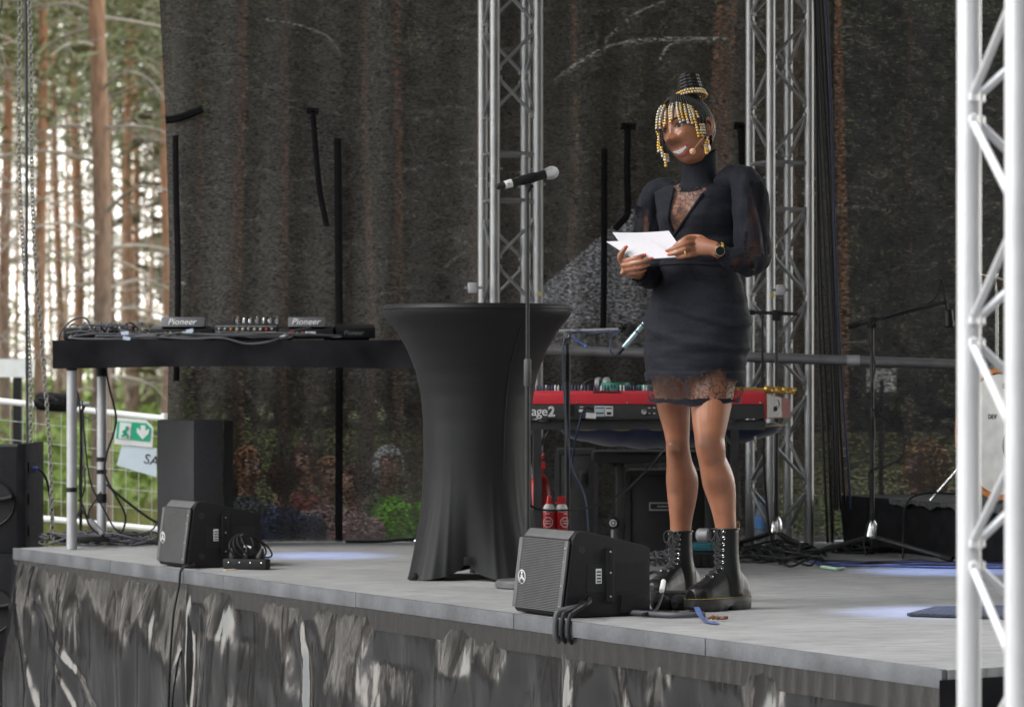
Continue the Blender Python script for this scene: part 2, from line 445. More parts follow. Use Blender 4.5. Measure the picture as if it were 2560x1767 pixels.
part('dense_mesh_sheet', mb, M_scrim2, scr, smooth=180, label='darker doubled mesh sheet at the end of the scrim')
def strap(pts, w0, d=SY - .06, th=.004):
    mb = MB(); P = [W(x, y, d) for x, y in pts]; P = spl(P, 4) if len(P) > 2 else P
    hw = w0 * d / FD / 2
    mb.tube(P, hw, 6, True, 0, False, th / hw, (1, 0, 0))
    part('strap', mb, M_strap, scr)
strap([(762, 312), (764, 500), (766, 800), (765, 1222)], 17)
strap([(706, 250), (712, 330), (722, 430), (738, 512)], 13)
strap([(692, 250), (720, 252)], 15)
strap([(1365, 336), (1364, 450), (1364, 600), (1362, 745)], 14)
strap([(1417, 285), (1416, 400), (1418, 470), (1412, 492), (1388, 518)], 15)
strap([(1402, 285), (1436, 287)], 16)
strap([(1672, 284), (1676, 330), (1677, 420), (1676, 480)], 18)
strap([(1657, 284), (1690, 286)], 17)
strap([(374, 272), (400, 268), (430, 258), (458, 246)], 17, SY - .03, .012)
strap([(396, 306), (398, 450), (402, 640), (398, 860)], 14)
mb = MB(); P = [W(x, y, SY - .25) for x, y in ((780, 1226), (850, 1224), (900, 1219), (944, 1216))]
for q in P: q.z = max(q.z, ST + .012)
mb.tube(spl(P, 4), [.012] * 13, 6, flat=.6)
part('hem_roll', mb, M_cloth, scr)
mb = MB(); q = W(938, 1221, SY - .26); mb.ball(q, .009, 8); part('grommet', mb, M_chrome, scr)

# ------------------------------------------------------------------ trusses
def truss(label, corners, z0, z1, joints, nodez, half, rc=.025, rb=.009, m=None, group=None, hint=(0, 1, 2, 3)):
    """corners: four ground points in ring order"""
    m = m or M_alu
    c0 = sum((V(c) for c in corners), V((0, 0, 0))) / 4; c0.z = z0
    t = thing('truss_tower', label, 'truss', c0, group)
    C = [V((c[0], c[1], 0)) for c in corners]
    for c in C:
        mb = MB(); zz = [z0] + sorted(joints) + [z1]
        for a, b in zip(zz[:-1], zz[1:]):
            mb.cyl(c + UP * (a + (.004 if a != z0 else 0)), c + UP * (b - (.004 if b != z1 else 0)), rc, 18)
        ch = part('chord', mb, m, t)
        for j in joints:
            mb = MB()
            mb.cyl(c + UP * (j - .055), c + UP * (j + .055), rc * .93, 14)
            for dz in (-.035, .035):
                for ax in (V((1, 0, 0)), V((0, 1, 0))):
                    mb.cyl(c + UP * (j + dz) - ax * rc * 1.5, c + UP * (j + dz) + ax * rc * 1.5, .006, 8)
            part('spigot_coupler', mb, M_steel, ch)
    segs = [z0 + .05] + sorted(joints) + [z1]
    mb0 = None
    for f in range(4):
        a, b = C[f], C[(f + 1) % 4]; d = (b - a).normalized()
        k = -60; flip = f % 2
        zs = nodez + (0 if not flip else half)
        i0 = math.floor((z0 - zs) / half); i1 = math.ceil((z1 - zs) / half)
        for i in range(i0, i1):
            za, zb = zs + i * half + .045 * half / .228 * .5, zs + (i + 1) * half - .045 * half / .228 * .5
            if za < z0 + .02 or zb > z1: continue
            if any(za < j < zb or abs(za - j) < .09 or abs(zb - j) < .09 for j in joints): continue
            p, q = (a, b) if i % 2 == 0 else (b, a)
            mb = MB(); mb.cyl(p + d * (rc * .6 if p is a else -rc * .6) + UP * za, q + d * (rc * .6 if q is a else -rc * .6) + UP * zb, rb, 8)
            for e_ in (p + d * (rc * .95 if p is a else -rc * .95) + UP * za, q + d * (rc * .95 if q is a else -rc * .95) + UP * zb): mb.ball(e_, rb * 1.45, 6)
            part('brace', mb, m, t)
        for j in joints:
            for dz in (-.11, .11):
                mb = MB(); mb.cyl(a + UP * (j + dz), b + UP * (j + dz), rb * .95, 8); part('cross_bar', mb, m, t)
    return t
def sq(F1, u, v): return [F1, F1 + u, F1 + u + v, F1 + v]
DT = 15.05
zt = lambda y, d: CZ - (y - 849) * d / FD
truss('silver box truss tower rising behind the black cocktail table', sq(W(1117, 0, DT), V((.2035, .058, 0)), V((-.058, .2035, 0))), ST, zt(-420, DT), [zt(398, DT)], zt(165, DT), .222, rc=.0245)
truss('silver box truss tower rising behind the woman in black', sq(W(1740, 0, DT), V((.189, .083, 0)), V((-.083, .189, 0))), ST, zt(-420, DT), [zt(418, DT)], zt(140, DT), .222, rc=.0225)
DN = 6.57
nA = W(2187.5, 0, DN)
truss('bright aluminium truss tower close to the camera, cut by the picture edge', sq(nA, V((.0620, -.232, 0)), V((.232, .062, 0))), 0.0, zt(-900, DN), [], zt(749, DN), .2283, rc=.0252, rb=.0092, m=mat('sunlit_aluminium', (.72, .72, .74), .45, .55, .06, 8, .05, 200))  # paler copy of the aluminium, sunlight put into its colour
# clamps on the towers
for nm, x, y, d in (('clamp', 1067, 650, 14.98), ('clamp', 1762, 655, 14.98)):
    q = W(x, y, d); t = thing('pipe_clamp', 'small metal clamp bolted to the %s truss tower' % ('cocktail-table' if x < 1200 else 'right-hand rear'), 'clamp', q)
    mb = MB(); mb.box(q, (.045, .05, .05)); part('clamp_body', mb, M_aluw, t, bevel=.006)
    mb = MB(); mb.cyl(q + V((-.04, -.01, 0)), q + V((.05, -.01, 0)), .007, 8); part('bolt', mb, M_steel, t)
# round yellow stickers on the chords
for x, y in ((1217, 663), (1744, 667)):
    q = W(x, y, DT + (.058 if x < 1300 else 0) - .0262); mb = MB(); mb.lathe([(.011, 0), (.011, .001)], q, V((0, -1, 0)), 14)
    part('inspection_sticker', mb, mat('yellow_sticker', (.5, .4, .08), .5), None, label='round yellow inspection sticker on the %s' % ('truss behind the cocktail table' if x < 1300 else 'truss behind the woman'), category='sticker')
# long tube rail across the back
mb = MB()
P = [W(1120, 786, 14.86), W(2420, 832, 14.86)]
mb.cyl(P[0], P[1], .0235, 16)
rail = thing('tube_rail', 'grey scaffold tube running across in front of the rear trusses', 'rail', (P[0] + P[1]) / 2)
part('tube', mb, mat('dull_tube', (.23, .23, .24), .45, .5), rail)
for t_ in (.62, .84):
    q = P[0].lerp(P[1], t_); mb = MB(); mb.cyl(q - V((.03, 0, 0)), q + V((.03, 0, .0)), .0265, 14); part('coupler', mb, M_aluw, rail)
# hanging cable bundle beside the right rear tower
cb = thing('hanging_cable_bundle', 'bundle of black and blue cables hanging beside the rear truss', 'cables', W(1890, 1110, 14.9))
for i in range(7):
    mb = MB(); x0 = 1830 + i * 3.6; x1 = 1866 + i * 9; d = 14.9 + .02 * (i % 3)
    P = [W(lerp(x0, x1, t ** 1.15) + 4 * math.sin(t * 7 + i), lerp(-260, 1150 if i > 1 else 1225, t), d) for t in [k / 9 for k in range(10)]]
    mb.tube(spl(P, 3), .0065, 7)
    part('cable', mb, M_cabb if i == 6 else M_cab, cb)

# ================================================================== gear on the stage
X_, Y_, Z_ = V((1, 0, 0)), V((0, 1, 0)), V((0, 0, 1))
CAMX, CAMY = V((1, 0, 0)), V((0, 0, 1))      # reading directions of print that faces the camera

# ------------------------------------------------------------------ cocktail table with stretch cover
TC = V(((1077 - 1156) * 12.95 / FD, 12.95, ST))
ct = thing('cocktail_table', 'tall round cocktail table in a black stretch cover', 'table', TC)
TZ = 1.103
prof = [(TZ, .372), (TZ - .012, .384), (TZ - .036, .381), (TZ - .052, .372), (1.0, .327), (.92, .282), (.83, .247), (.74, .228), (.64, .219), (.52, .217), (.40, .218), (.30, .222), (.2, .226)]
FA = [R(215), R(305), R(35), R(125)]
def cover(u, v):
    a = 2 * math.pi * u
    zz = lerp(TZ, 0, v)
    r = interp([q[0] for q in prof][::-1], [q[1] for q in prof][::-1], max(zz, .2))
    # feet: the cover is stretched over four feet, with a raised arch between
    c = max(math.cos(a - f) for f in FA)           # 1 at a foot, .707 between
    k = (c - .7071) / .2929
    arch = .092 * (1 - k ** .55) if k > 0 else .092
    lowz = arch * .95
    z = lerp(TZ, lowz, v) if True else zz
    r = interp([q[0] for q in prof][::-1], [q[1] for q in prof][::-1], max(z, .2))
    low = max(0, 1 - z / .52)
    r += low ** 2.2 * (.085 * k ** 1.6 - .02 * (1 - k))
    # stretched folds that run up from each foot
    fold = sum(math.exp(-((math.remainder(a - f, 2 * math.pi) - s) / .035) ** 2) for f in FA for s in (-.32, -.17, .16, .30, .47))
    r += .012 * fold * low ** .95 * (1 - .75 * k) + .0016 * math.sin(a * 13 + z * 9) * low
    return TC + V((math.cos(a) * r, math.sin(a) * r, z))
vs_ = [0, .008, .016, .03, .045] + [.06 + .94 * i / 62 for i in range(63)]
mb = MB(); NU = 240
mb.add([cover(i / NU, v) for v in vs_ for i in range(NU)], [(j * NU + i, j * NU + (i + 1) % NU, (j + 1) * NU + (i + 1) % NU, (j + 1) * NU + i) for j in range(len(vs_) - 1) for i in range(NU)])
mb.add([TC + V((math.cos(2 * math.pi * i / NU) * .372, math.sin(2 * math.pi * i / NU) * .372, TZ)) for i in range(NU)], [tuple(range(NU))])
m_str = mat('black_stretch_fabric', (.009, .009, .0105), .5, 0, .12, 5, .06, 900, sheen=.02, spec=.3)
cv = part('stretch_cover', mb, m_str, ct, smooth=60)
# seam and lapped top edge
mb = MB()
P = [TC + V((math.cos(a) * .3845, math.sin(a) * .3845, TZ - .018)) for a in [2 * math.pi * i / 80 for i in range(80)]]
mb.tube(P, .003, 6, closed=True); part('rim_seam', mb, m_str, cv)
mb = MB(); P = []
for i in range(41):
    z = lerp(1.04, .1, i / 40); a = R(302) - .12 * (i / 40) ** 2
    r = interp([q[0] for q in prof][::-1], [q[1] for q in prof][::-1], max(z, .2)) + max(0, 1 - z / .52) ** 2.2 * .03
    P.append(TC + V((math.cos(a) * r, math.sin(a) * r, z)))
mb.tube(P, .0035, 6); part('seam', mb, m_str, cv)
mb = MB(); mb.cyl(TC + UP * .02, TC + UP * 1.08, .03, 14); part('column', mb, M_aluw, ct)
for f in FA:
    mb = MB(); q = TC + V((math.cos(f), math.sin(f), 0)) * .30
    mb.lathe([(.022, 0), (.026, .006), (.026, .02), (.015, .03)], q, UP, 12)
    mb.tube([q + UP * .02, TC + UP * .06], .012, 8); part('foot', mb, M_blk, ct)
mb = MB(); q = TC + V((math.cos(R(262)), math.sin(R(262)), 0)) * .235
mb.box(q + UP * .08, (.035, .004, .034)); part('cover_tab', mb, m_str, ct, bevel=.004)

# ------------------------------------------------------------------ centre microphone stand
SP = V(((1191 - 1156) * 12.33 / FD, 12.33, ST))
t = thing('microphone_stand', 'straight black microphone stand with round base beside the cocktail table', 'microphone stand', SP)
mb = MB(); mb.lathe([(.118, 0), (.125, .004), (.125, .022), (.118, .030), (.03, .034), (.018, .05), (.016, .07)], SP + UP * .001, UP, 40); part('base', mb, mat('cast_iron_grey', (.12, .12, .125), .5, .3), t)
mb = MB(); mb.cyl(SP + UP * .05, SP + UP * .87, .0105, 14); part('lower_tube', mb, M_blkm, t)
mb = MB(); mb.lathe([(.011, 0), (.0145, .006), (.0145, .10), (.012, .106)], SP + UP * .775, UP, 16); part('height_grip', mb, mat('grey_grip', (.07, .07, .075), .6), t)
mb = MB(); mb.cyl(SP + UP * .86, SP + UP * 1.555, .0075, 12); part('upper_tube', mb, M_blkm, t)
a0, a1 = WP(1241, 468, 12.3), WP(1396, 428, 12.38)
ax = (a1 - a0).normalized(); ln = (a1 - a0).length
q = W(1191, 425, 12.33)
mb = MB(); mb.tube([SP + UP * 1.55, q - UP * .015, q + ax * .012 + UP * .01], [.009, .011, .016], 12)
hold0 = a0 + ax * (ln * .5)
mb.lathe([(.0165, -.035), (.0195, -.02), (.0195, .02), (.0185, .035)], hold0, ax, 16); part('microphone_clip', mb, M_rub, t)
t = thing('microphone', 'black wireless handheld microphone with silver grille resting in the stand clip', 'microphone', hold0)
mb = MB(); mb.lathe([(.0095, 0), (.0115, .003), (.0115, .03), (.0135, .034), (.0155, .09), (.0165, ln * .6), (.0185, ln * .76), (.019, ln * .79)], a0, ax, 20); part('handle', mb, mat('matt_black_metal', (.02, .02, .021), .35, .3), t)
mb = MB(); mb.lathe([(.0146, .034), (.0152, .036), (.0165, .062), (.0158, .064)], a0, ax, 20); part('tape_band', mb, M_white, t)
mb = MB(); mb.lathe([(.0195, ln * .785), (.0225, ln * .82), (.0255, ln * .875), (.0262, ln * .89), (.0255, ln * .905), (.023, ln * .94), (.017, ln * .975), (.008, ln * .995), (.001, ln)], a0, ax, 22)
g = mat('mic_grille', (.55, .55, .56), .4, .9, .2, 500, .8, 900); part('grille', mb, g, t)
text('tape_mark', 'F', .014, a0 + ax * .049 + V((0, -.0166, 0)), -CAMY, CAMX, M_blk, t)

# ------------------------------------------------------------------ fill speakers (monitors)
m_cabp = mat('speaker_lacquer', (.011, .011, .012), .5, 0, .15, 60, .35, 700, spec=.25)
m_gril = mat('grille_steel', (.125, .125, .13), .45, .3, .1, 20, .05)
def monitor(P0, label, wd=.40, dp=.345, ht=.295, sc_=1.0):
    """P0: near bottom corner of the grille face; face looks along N_"""
    t = thing('floor_speaker', label, 'speaker', P0)
    wd *= sc_; dp *= sc_; ht *= sc_
    f = lambda a, b, z: P0 - E_ * a + BK * b + UP * z       # a along face away from camera, b depth, z up
    g = lambda a, b, z: f(a, b + .13 * z, z)                # the same on the leaning grille face
    NT = (N_ + UP * .13).normalized(); UT = (UP + BK * .13).normalized()
    # body: side profile with rounded front, tapered to the back
    TLT = .13
    pr = [(.02, .004), (.012, .008), (.006, .016), (.006 + TLT * (ht - .03), ht - .03), (.012 + TLT * ht, ht - .012), (.026 + TLT * ht, ht - .003), (.06 + TLT * ht, ht - .004), (dp * .97, ht * .80), (dp, ht * .77), (dp, .012), (dp - .01, .004)]
    mb = MB(); mb.prism([f(.0, b, z) for b, z in pr], -E_ * wd); body = part('cabinet', mb, m_cabp, t, bevel=.005)
    # grille: frame panel with real ribs
    mb = MB(); mb.prism([g(.012, .006, .018), g(wd - .012, .006, .018), g(wd - .012, .006, ht - .03), g(.012, .006, ht - .03)], NT * .012)
    gr = part('grille', mb, M_blk, t, bevel=.003)
    nr = 44
    mb = MB()
    for i in range(nr):
        z = lerp(.024, ht - .036, i / (nr - 1)); h = (ht - .06) / nr * .52
        b0 = -.0065
        mb.box(g(wd / 2, b0 - .002, z), (wd - .05, .006, h), Matrix((E_, NT, UT)).transposed())
    part('grille_rib', mb, m_gril, gr, smooth=0, kind='stuff')
    for a in (.016, wd - .016):
        mb = MB(); mb.box(g(a, -.007, ht / 2 - .006), (.022, .009, ht - .055), Matrix((E_, NT, UT)).transposed())
        part('grille_edge', mb, m_gril, gr, bevel=.003)
    mb = MB(); mb.prism([g(.02, -.001, ht - .034), g(wd - .02, -.001, ht - .034), g(wd - .02, .02, ht - .008), g(.02, .02, ht - .008)], UP * .006)
    part('grille_top', mb, m_gril, gr, bevel=.003)
    # round three-fork emblem
    c = g(wd * .84, -.0125, ht * .43); rr = .023
    mb = MB(); P = [c + (E_ * math.cos(a) + UP * math.sin(a)) * rr for a in [2 * math.pi * k / 28 for k in range(28)]]
    mb.tube(P, .0016, 6, closed=True)
    for k in range(3):
        a = math.pi / 2 + k * 2 * math.pi / 3
        mb.tube([c - (E_ * math.cos(a) + UP * math.sin(a)) * rr * .35, c + (E_ * math.cos(a) + UP * math.sin(a)) * rr * .92], .0014, 6)
        mb.tube([c + (E_ * math.cos(a + .35) + UP * math.sin(a + .35)) * rr * .75, c + (E_ * math.cos(a) + UP * math.sin(a)) * rr * .28, c + (E_ * math.cos(a - .35) + UP * math.sin(a - .35)) * rr * .75], .0011, 5)
    part('emblem', mb, M_white, gr)
    # side: recess with strap handle, label, screws
    S = E_ * .0012
    def quad(b0, z0, b1, z1, proud, name, m_, par, bev=.002):
        mb = MB(); mb.prism([f(0, b0, z0), f(0, b1, z0), f(0, b1, z1), f(0, b0, z1)], E_ * proud); return part(name, mb, m_, par, bevel=bev)
    hd = quad(.095 * sc_, .085, dp * .93, ht * .62, .0012, 'recess', mat('recess_black', (.008, .008, .009), .7), body, 0)
    quad(.165 * sc_, .05, .198 * sc_, ht * .80, .010, 'strap_handle', M_blk, body, .005)
    quad(.128 * sc_, .115, .150 * sc_, .165, .0030, 'serial_label', M_sticker, body, 0)
    for k in range(4): quad(.131 * sc_, .119 + k * .011, .147 * sc_, .124 + k * .011, .0036, 'print_bar', mat('print_black', (.03, .03, .03), .6), body, 0)
    for b, z in ((.182 * sc_, .07), (.182 * sc_, ht * .75), (.182 * sc_, .15)):
        mb = MB(); mb.lathe([(.004, 0), (.003, .002)], f(0, b, z) + E_ * .010, E_, 8); part('screw', mb, M_steel, body)
    for b, z in ((.075 * sc_, ht * .78), (.075 * sc_, .05)):
        mb = MB(); mb.lathe([(.013, 0), (.012, .0012)], f(0, b, z), E_, 14); part('plug_cap', mb, M_blkm, body)
    quad(.225 * sc_, .012, dp - .004, .075, .006, 'foot_rail', M_blk, body, .003)
    # screws down the grille side
    for z in (.04, .11, .19, ht - .06):
        mb = MB(); mb.lathe([(.004, 0), (.003, .003)], g(.016, -.0118, z), NT, 8); part('grille_screw', mb, M_steel, gr)
    return t
monitor(FLR(1271, 1397), 'black floor speaker at the woman\'s feet with ribbed grille and round emblem', wd=.34)
monitor(FLR(419, 1284), 'black floor speaker at the stage edge below the record-deck table', wd=.30, ht=.285)
# tall speaker at the back
q = V(((440 - 1156) * 15.32 / FD, 15.32, ST))
t = thing('upright_speaker', 'tall black loudspeaker standing on its end under the record-deck table', 'speaker', q)
s_ = 15.2 / FD; zt_ = .605
pl = lambda x, d: V(((x - 1156) * d / FD, d, ST))
poly = [pl(355, 15.36), pl(437, 15.14), pl(503, 15.22), pl(503, 15.6), pl(360, 15.6)]
mb = MB(); mb.prism(poly, UP * zt_); cabn = part('cabinet', mb, mat('grey_speaker_lacquer', (.035, .035, .038), .55, 0, .12, 60, .3, 500, spec=.3), t, bevel=.006)
mb = MB(); mb.prism([pl(505.5, 15.235), pl(527, 15.26), pl(527, 15.6), pl(505.5, 15.6)], UP * zt_); part('grille_box', mb, M_blk, t, bevel=.004)

# ------------------------------------------------------------------ record-deck table
dt = thing('covered_table', 'long table under a black cloth carrying the DJ equipment', 'table', W(520, 1240, 15.05) * 1)
TT = CZ - (768 - 849) * 15.02 / FD
xL = (119 - 1156) * 15.02 / FD; xR = xL + 2.02; y0, y1 = 15.02, 15.60
m_cl = mat('black_table_cloth', (.017, .017, .020), .9, 0, .4, 7, .35, 300, spec=.1)
hcl = (830 - 768) * 15.02 / FD
def cl(u, v):
    # perimeter of the cloth: back-left, left, front, right
    per = [(xL + .02, y1), (xL, y0), (xR, y0), (xR, y1)]
    seg = u * 3; i = min(2, int(seg)); f = seg - i
    x = lerp(per[i][0], per[i + 1][0], f); y = lerp(per[i][1], per[i + 1][1], f)
    s = (x + y) * 1.0
    out = .004 + .012 * v * math.sin(s * 7 + 2 * math.sin(s * 3)) + .006 * v * math.sin(s * 19 + 1)
    if i == 1: y -= out
    elif i == 0: x -= out - .02 * v
    return V((x, y, TT - v * hcl * (1 + .05 * math.sin(s * 3.1)) + .003 * math.sin(s * 40) * (1 - v) * 0))
mb = MB(); mb.grid(cl, 241, 14)
mb.add([V((xL, y0, TT)), V((xR, y0, TT)), V((xR, y1, TT)), V((xL + .02, y1, TT))], [(0, 1, 2, 3)])
part('table_cloth', mb, m_cl, dt, smooth=60)
mb = MB(); mb.box(((xL + xR) / 2, (y0 + y1) / 2, TT - .05), (1.94, .54, .085)); part('deck_frame', mb, M_blk, dt)
LEGS = []
for x, y in (((162 - 1156) * 15.06 / FD, 15.06), ((230 - 1156) * 15.55 / FD, 15.55), (xR - .1, 15.06), (xR - .1, 15.55)):
    mb = MB(); mb.cyl((x, y, ST + .002), (x, y, TT - .02), .0245, 18)
    lg = part('leg', mb, M_aluw, dt); LEGS.append(lg)
    for z in ((.27, .84) if y < 15.3 else (.2, .34, .40)):
        mb = MB(); mb.cyl((x, y, ST + z), (x, y, ST + z + (.022 if z != .2 else .045)), .0262, 16); part('tape_wrap', mb, M_tape, lg)
mb = MB(); x = (230 - 1156) * 15.55 / FD; mb.cyl((x, 15.55, TT - .17), (x, 15.55, TT - .06), .03, 14); part('leg_socket', mb, M_blk, dt)

# DJ players: body with a raised screen hood whose back shows the lettering
def player(x0, x1, ytop, label, tx=True):
    d = 15.2; q = W((x0 + x1) / 2, 768, d)
    t = thing('media_player', label, 'DJ player', V((q.x, q.y, TT)))
    k = d / FD
    c = V((q.x, d + .16, TT))
    bw = (x1 - x0) * k
    mb = MB(); mb.prism([V((q.x - bw / 2, d, TT + .012)), V((q.x - bw / 2, d, TT + .055)), V((q.x - bw / 2, d + .08, TT + .07)), V((q.x - bw / 2, d + .34, TT + .05)), V((q.x - bw / 2, d + .34, TT + .012))], V((bw, 0, 0)))
    b = part('body', mb, M_blk, t, bevel=.004)
    for sx in (-1, 1):
        for sy in (.03, .31):
            mb = MB(); mb.lathe([(.016, 0), (.018, .012)], V((q.x + sx * (bw / 2 - .03), d + sy, TT + .0005)), UP, 12); part('foot', mb, M_rub, t)
    # rear sockets
    hw = bw * .34; hx = q.x + bw * .02
    for i in range(4):
        mb = MB(); mb.lathe([(.0065, 0), (.0065, .01), (.004, .012)], V((hx - hw * .8 + i * .026, d, TT + .034)), V((0, -1, 0)), 10)
        part('socket', mb, mat('orange_plug', (.6, .2, .05), .4) if i in (0, 2) else M_steel, b)
    mb = MB(); mb.box((hx + hw * .2, d - .001, TT + .03), (.05, .004, .026)); part('rating_label', mb, M_sticker, b)
    # hood
    zt2 = CZ - (ytop - 849) * d / FD
    x0h, x1h = hx - hw, hx + hw
    mb = MB(); mb.prism([V((x0h, d - .005, TT + .066)), V((x0h, d + .012, zt2)), V((x0h, d + .05, zt2)), V((x0h, d + .09, TT + .062))], V((x1h - x0h, 0, 0)))
    h = part('screen_hood', mb, mat('grey_black_plastic', (.11, .11, .12), .45, 0, .1), t, bevel=.003)
    mid = V(((x0h + x1h) / 2 - .005, d + .0005, (TT + .066 + zt2) / 2)); yd = (V((0, .012 + .005, zt2 - TT - .066))).normalized()
    text('lettering', 'Pioneer', .043, mid + V((0, -.0015, 0)), CAMX, yd, M_white, h, shear=.25, ex=.0005)
    mb = MB()
    for i in range(3): mb.lathe([(.004, 0), (.004, .012)], V((x1h + .012 + i * .011, d + .06, TT + .066)), UP, 8)
    part('switch', mb, M_chrome, t)
    return t
player(338, 482, 716, 'black DJ player with lettered screen hood beside the cable tangle')
player(628, 752, 716, 'black DJ player with lettered screen hood next to the mixer and third player')
# third player, set at an angle
q = W(790, 768, 15.25); rz = Matrix.Rotation(R(9), 3, 'Z')
t = thing('media_player', 'low black DJ player with dark grey lettering at the end of the row', 'DJ player', V((q.x, q.y + .1, TT)))
c = V((q.x, q.y + .14, TT))
mb = MB(); mb.prism([c + rz @ V(p) for p in ((-.09, -.14, .012), (-.09, -.14, .062), (-.09, -.09, .08), (-.09, .15, .07), (-.09, .15, .012))], rz @ V((.19, 0, 0)))
b = part('body', mb, M_blk, t, bevel=.004)
mb = MB(); mb.box(c + rz @ V((0, .0, .008)), (.15, .22, .014), rz); part('foot', mb, M_rub, t)
text('lettering', 'Pioneer', .030, c + rz @ V((-.005, -.1415, .037)), rz @ CAMX, CAMY, mat('grey_print', (.22, .22, .23), .5), b, shear=.25, ex=.0005)
# mixer
q = W(556, 768, 15.2); t = thing('dj_mixer', 'DJ mixer with rows of knobs and rear sockets between two players', 'mixer', V((q.x, q.y, TT)))
k = 15.2 / FD
bw = (626 - 484) * k; q.x = (555 - 1156) * k
mb = MB(); mb.prism([V((q.x - bw / 2, 15.2, TT + .004)), V((q.x - bw / 2, 15.2, TT + .075)), V((q.x - bw / 2, 15.23, TT + .085)), V((q.x - bw / 2, 15.55, TT + .065)), V((q.x - bw / 2, 15.55, TT + .004))], V((bw, 0, 0)))
b = part('body', mb, mat('mixer_black', (.03, .03, .033), .4, .3), t, bevel=.003)
for r_ in range(2):
    for i in range(10):
        z = TT + .028 + r_ * .026; x = q.x - bw * .42 + i * bw * .84 / 9
        mb = MB(); mb.lathe([(.0072, 0), (.0072, .006), (.0045, .007), (.0045, .018)], V((x, 15.2, z)), V((0, -1, 0)), 10)
        part('socket', mb, [M_steel, mat('cream_plug', (.6, .5, .38), .4), MATS['orange_plug'], M_red][(0, 0, 2, 1, 1, 0, 1, 1, 3, 0)[i] if r_ else (i * 7) % 2 * 1], b)
mb = MB()
for z in (.014, .042, .068): mb.box((q.x, 15.1985, TT + z), (bw * .96, .003, .004))
part('rear_rail', mb, M_steel, b)
for i in range(14):
    for j in range(2):
        mb = MB(); mb.lathe([(.0055, 0), (.005, .02 + .008 * ((i * 5 + j) % 3)), (.003, .03)], V((q.x - bw * .2 + i * bw * .68 / 13, 15.26 + j * .1, TT + .08 - j * .006)), UP, 8)
        part('knob', mb, M_chrome if (i + j) % 2 else M_blk, t)
# ------------------------------------------------------------------ cable helper
def tangle(name, label, cat, cen, rx, ry, n_, r, seed, hgt=.03, m_=None, zb=None, pts=9, kx=1.0):
    rg = random.Random(seed); mb = MB(); zb = cen[2] if zb is None else zb
    for i in range(n_):
        P = []; a = rg.uniform(0, 6.28); da = rg.choice((-1, 1)) * rg.uniform(.5, 1.1); rr = rg.uniform(.2, 1)
        cx, cy = rg.uniform(-.5, .5) * rx, rg.uniform(-.5, .5) * ry
        for j in range(pts):
            a += da + rg.uniform(-.2, .2); rr = max(.15, min(1, rr + rg.uniform(-.25, .25)))
            x = cx + math.cos(a) * rx * rr * .55; y = cy + math.sin(a) * ry * rr * .55
            P.append(V((cen[0] + x, cen[1] + y, zb + r + rg.random() ** 1.5 * hgt)))
        mb.tube(spl(P, 5), r * rg.uniform(.8, 1.1), 6)
    return part(name, mb, m_ or M_cab, None, smooth=180, label=label, category=cat)
# cables heaped on the table
cc = W(255, 768, 15.25); cc.z = TT
tangle('cable_tangle', 'heap of grey cables lying on the black table cloth', 'cables', cc + V((-.02, .02, 0)), .20, .14, 24, .0046, 5, .085, M_cabg)
tangle('cable_tangle', 'loose grey leads running in front of the DJ players', 'cables', V(((470 - 1156) * 15.1 / FD, 15.10, TT)), .72, .06, 13, .0048, 11, .03, M_cabg)
mb = MB(); mb.box(V(cc) + V((-.16, .02, .032)), (.15, .09, .06)); part('power_adapter', mb, M_blk, None, bevel=.012, label='black power adapter under the cable heap on the table', category='adapter')
mb = MB(); P = [W(132, 768, 15.15), W(140, 745, 15.15), W(165, 722, 15.15), W(192, 718, 15.15), W(206, 738, 15.15), W(207, 748, 15.15)]
mb.tube(spl(P, 6), .0045, 7); part('arched_lead', mb, M_cabg, None, label='grey lead arching up over the table corner', category='cable')
mb = MB(); P = [W(150, 752, 15.1), W(190, 748, 15.1), W(250, 764, 15.1), W(330, 760, 15.05), W(420, 765, 15.03), W(500, 763, 15.01), W(560, 776, 15.0), W(620, 768, 15.0), W(660, 748, 15.1), W(700, 740, 15.15)]
mb.tube(spl(P, 6), .0045, 7); o = part('long_lead', mb, M_cabg, None, label='long grey lead drooping over the table front edge', category='cable')
mb = MB(); mb.tube([W(634, 762, 15.03), W(650, 755, 15.06)], .0065, 8); part('white_sleeve', mb, M_white, o)
mb = MB(); mb.tube([W(650, 755, 15.06), W(662, 748, 15.09)], .0065, 8); part('red_sleeve', mb, M_red, o)
for x, y in ((282, 752), (286, 764), (428, 747)):
    mb = MB(); mb.box(W(x, y, 15.05), (.035, .006, .016), Matrix.Rotation(rnd.uniform(-.3, .3), 3, 'Y'))
    part('cable_tag', mb, mat('pale_blue_tag', (.6, .68, .85), .5), None, label='small pale tag on a lead %s' % ('under the first DJ player' if x > 400 else ('high' if y < 760 else 'low') + ' in the cable heap'), category='tag')
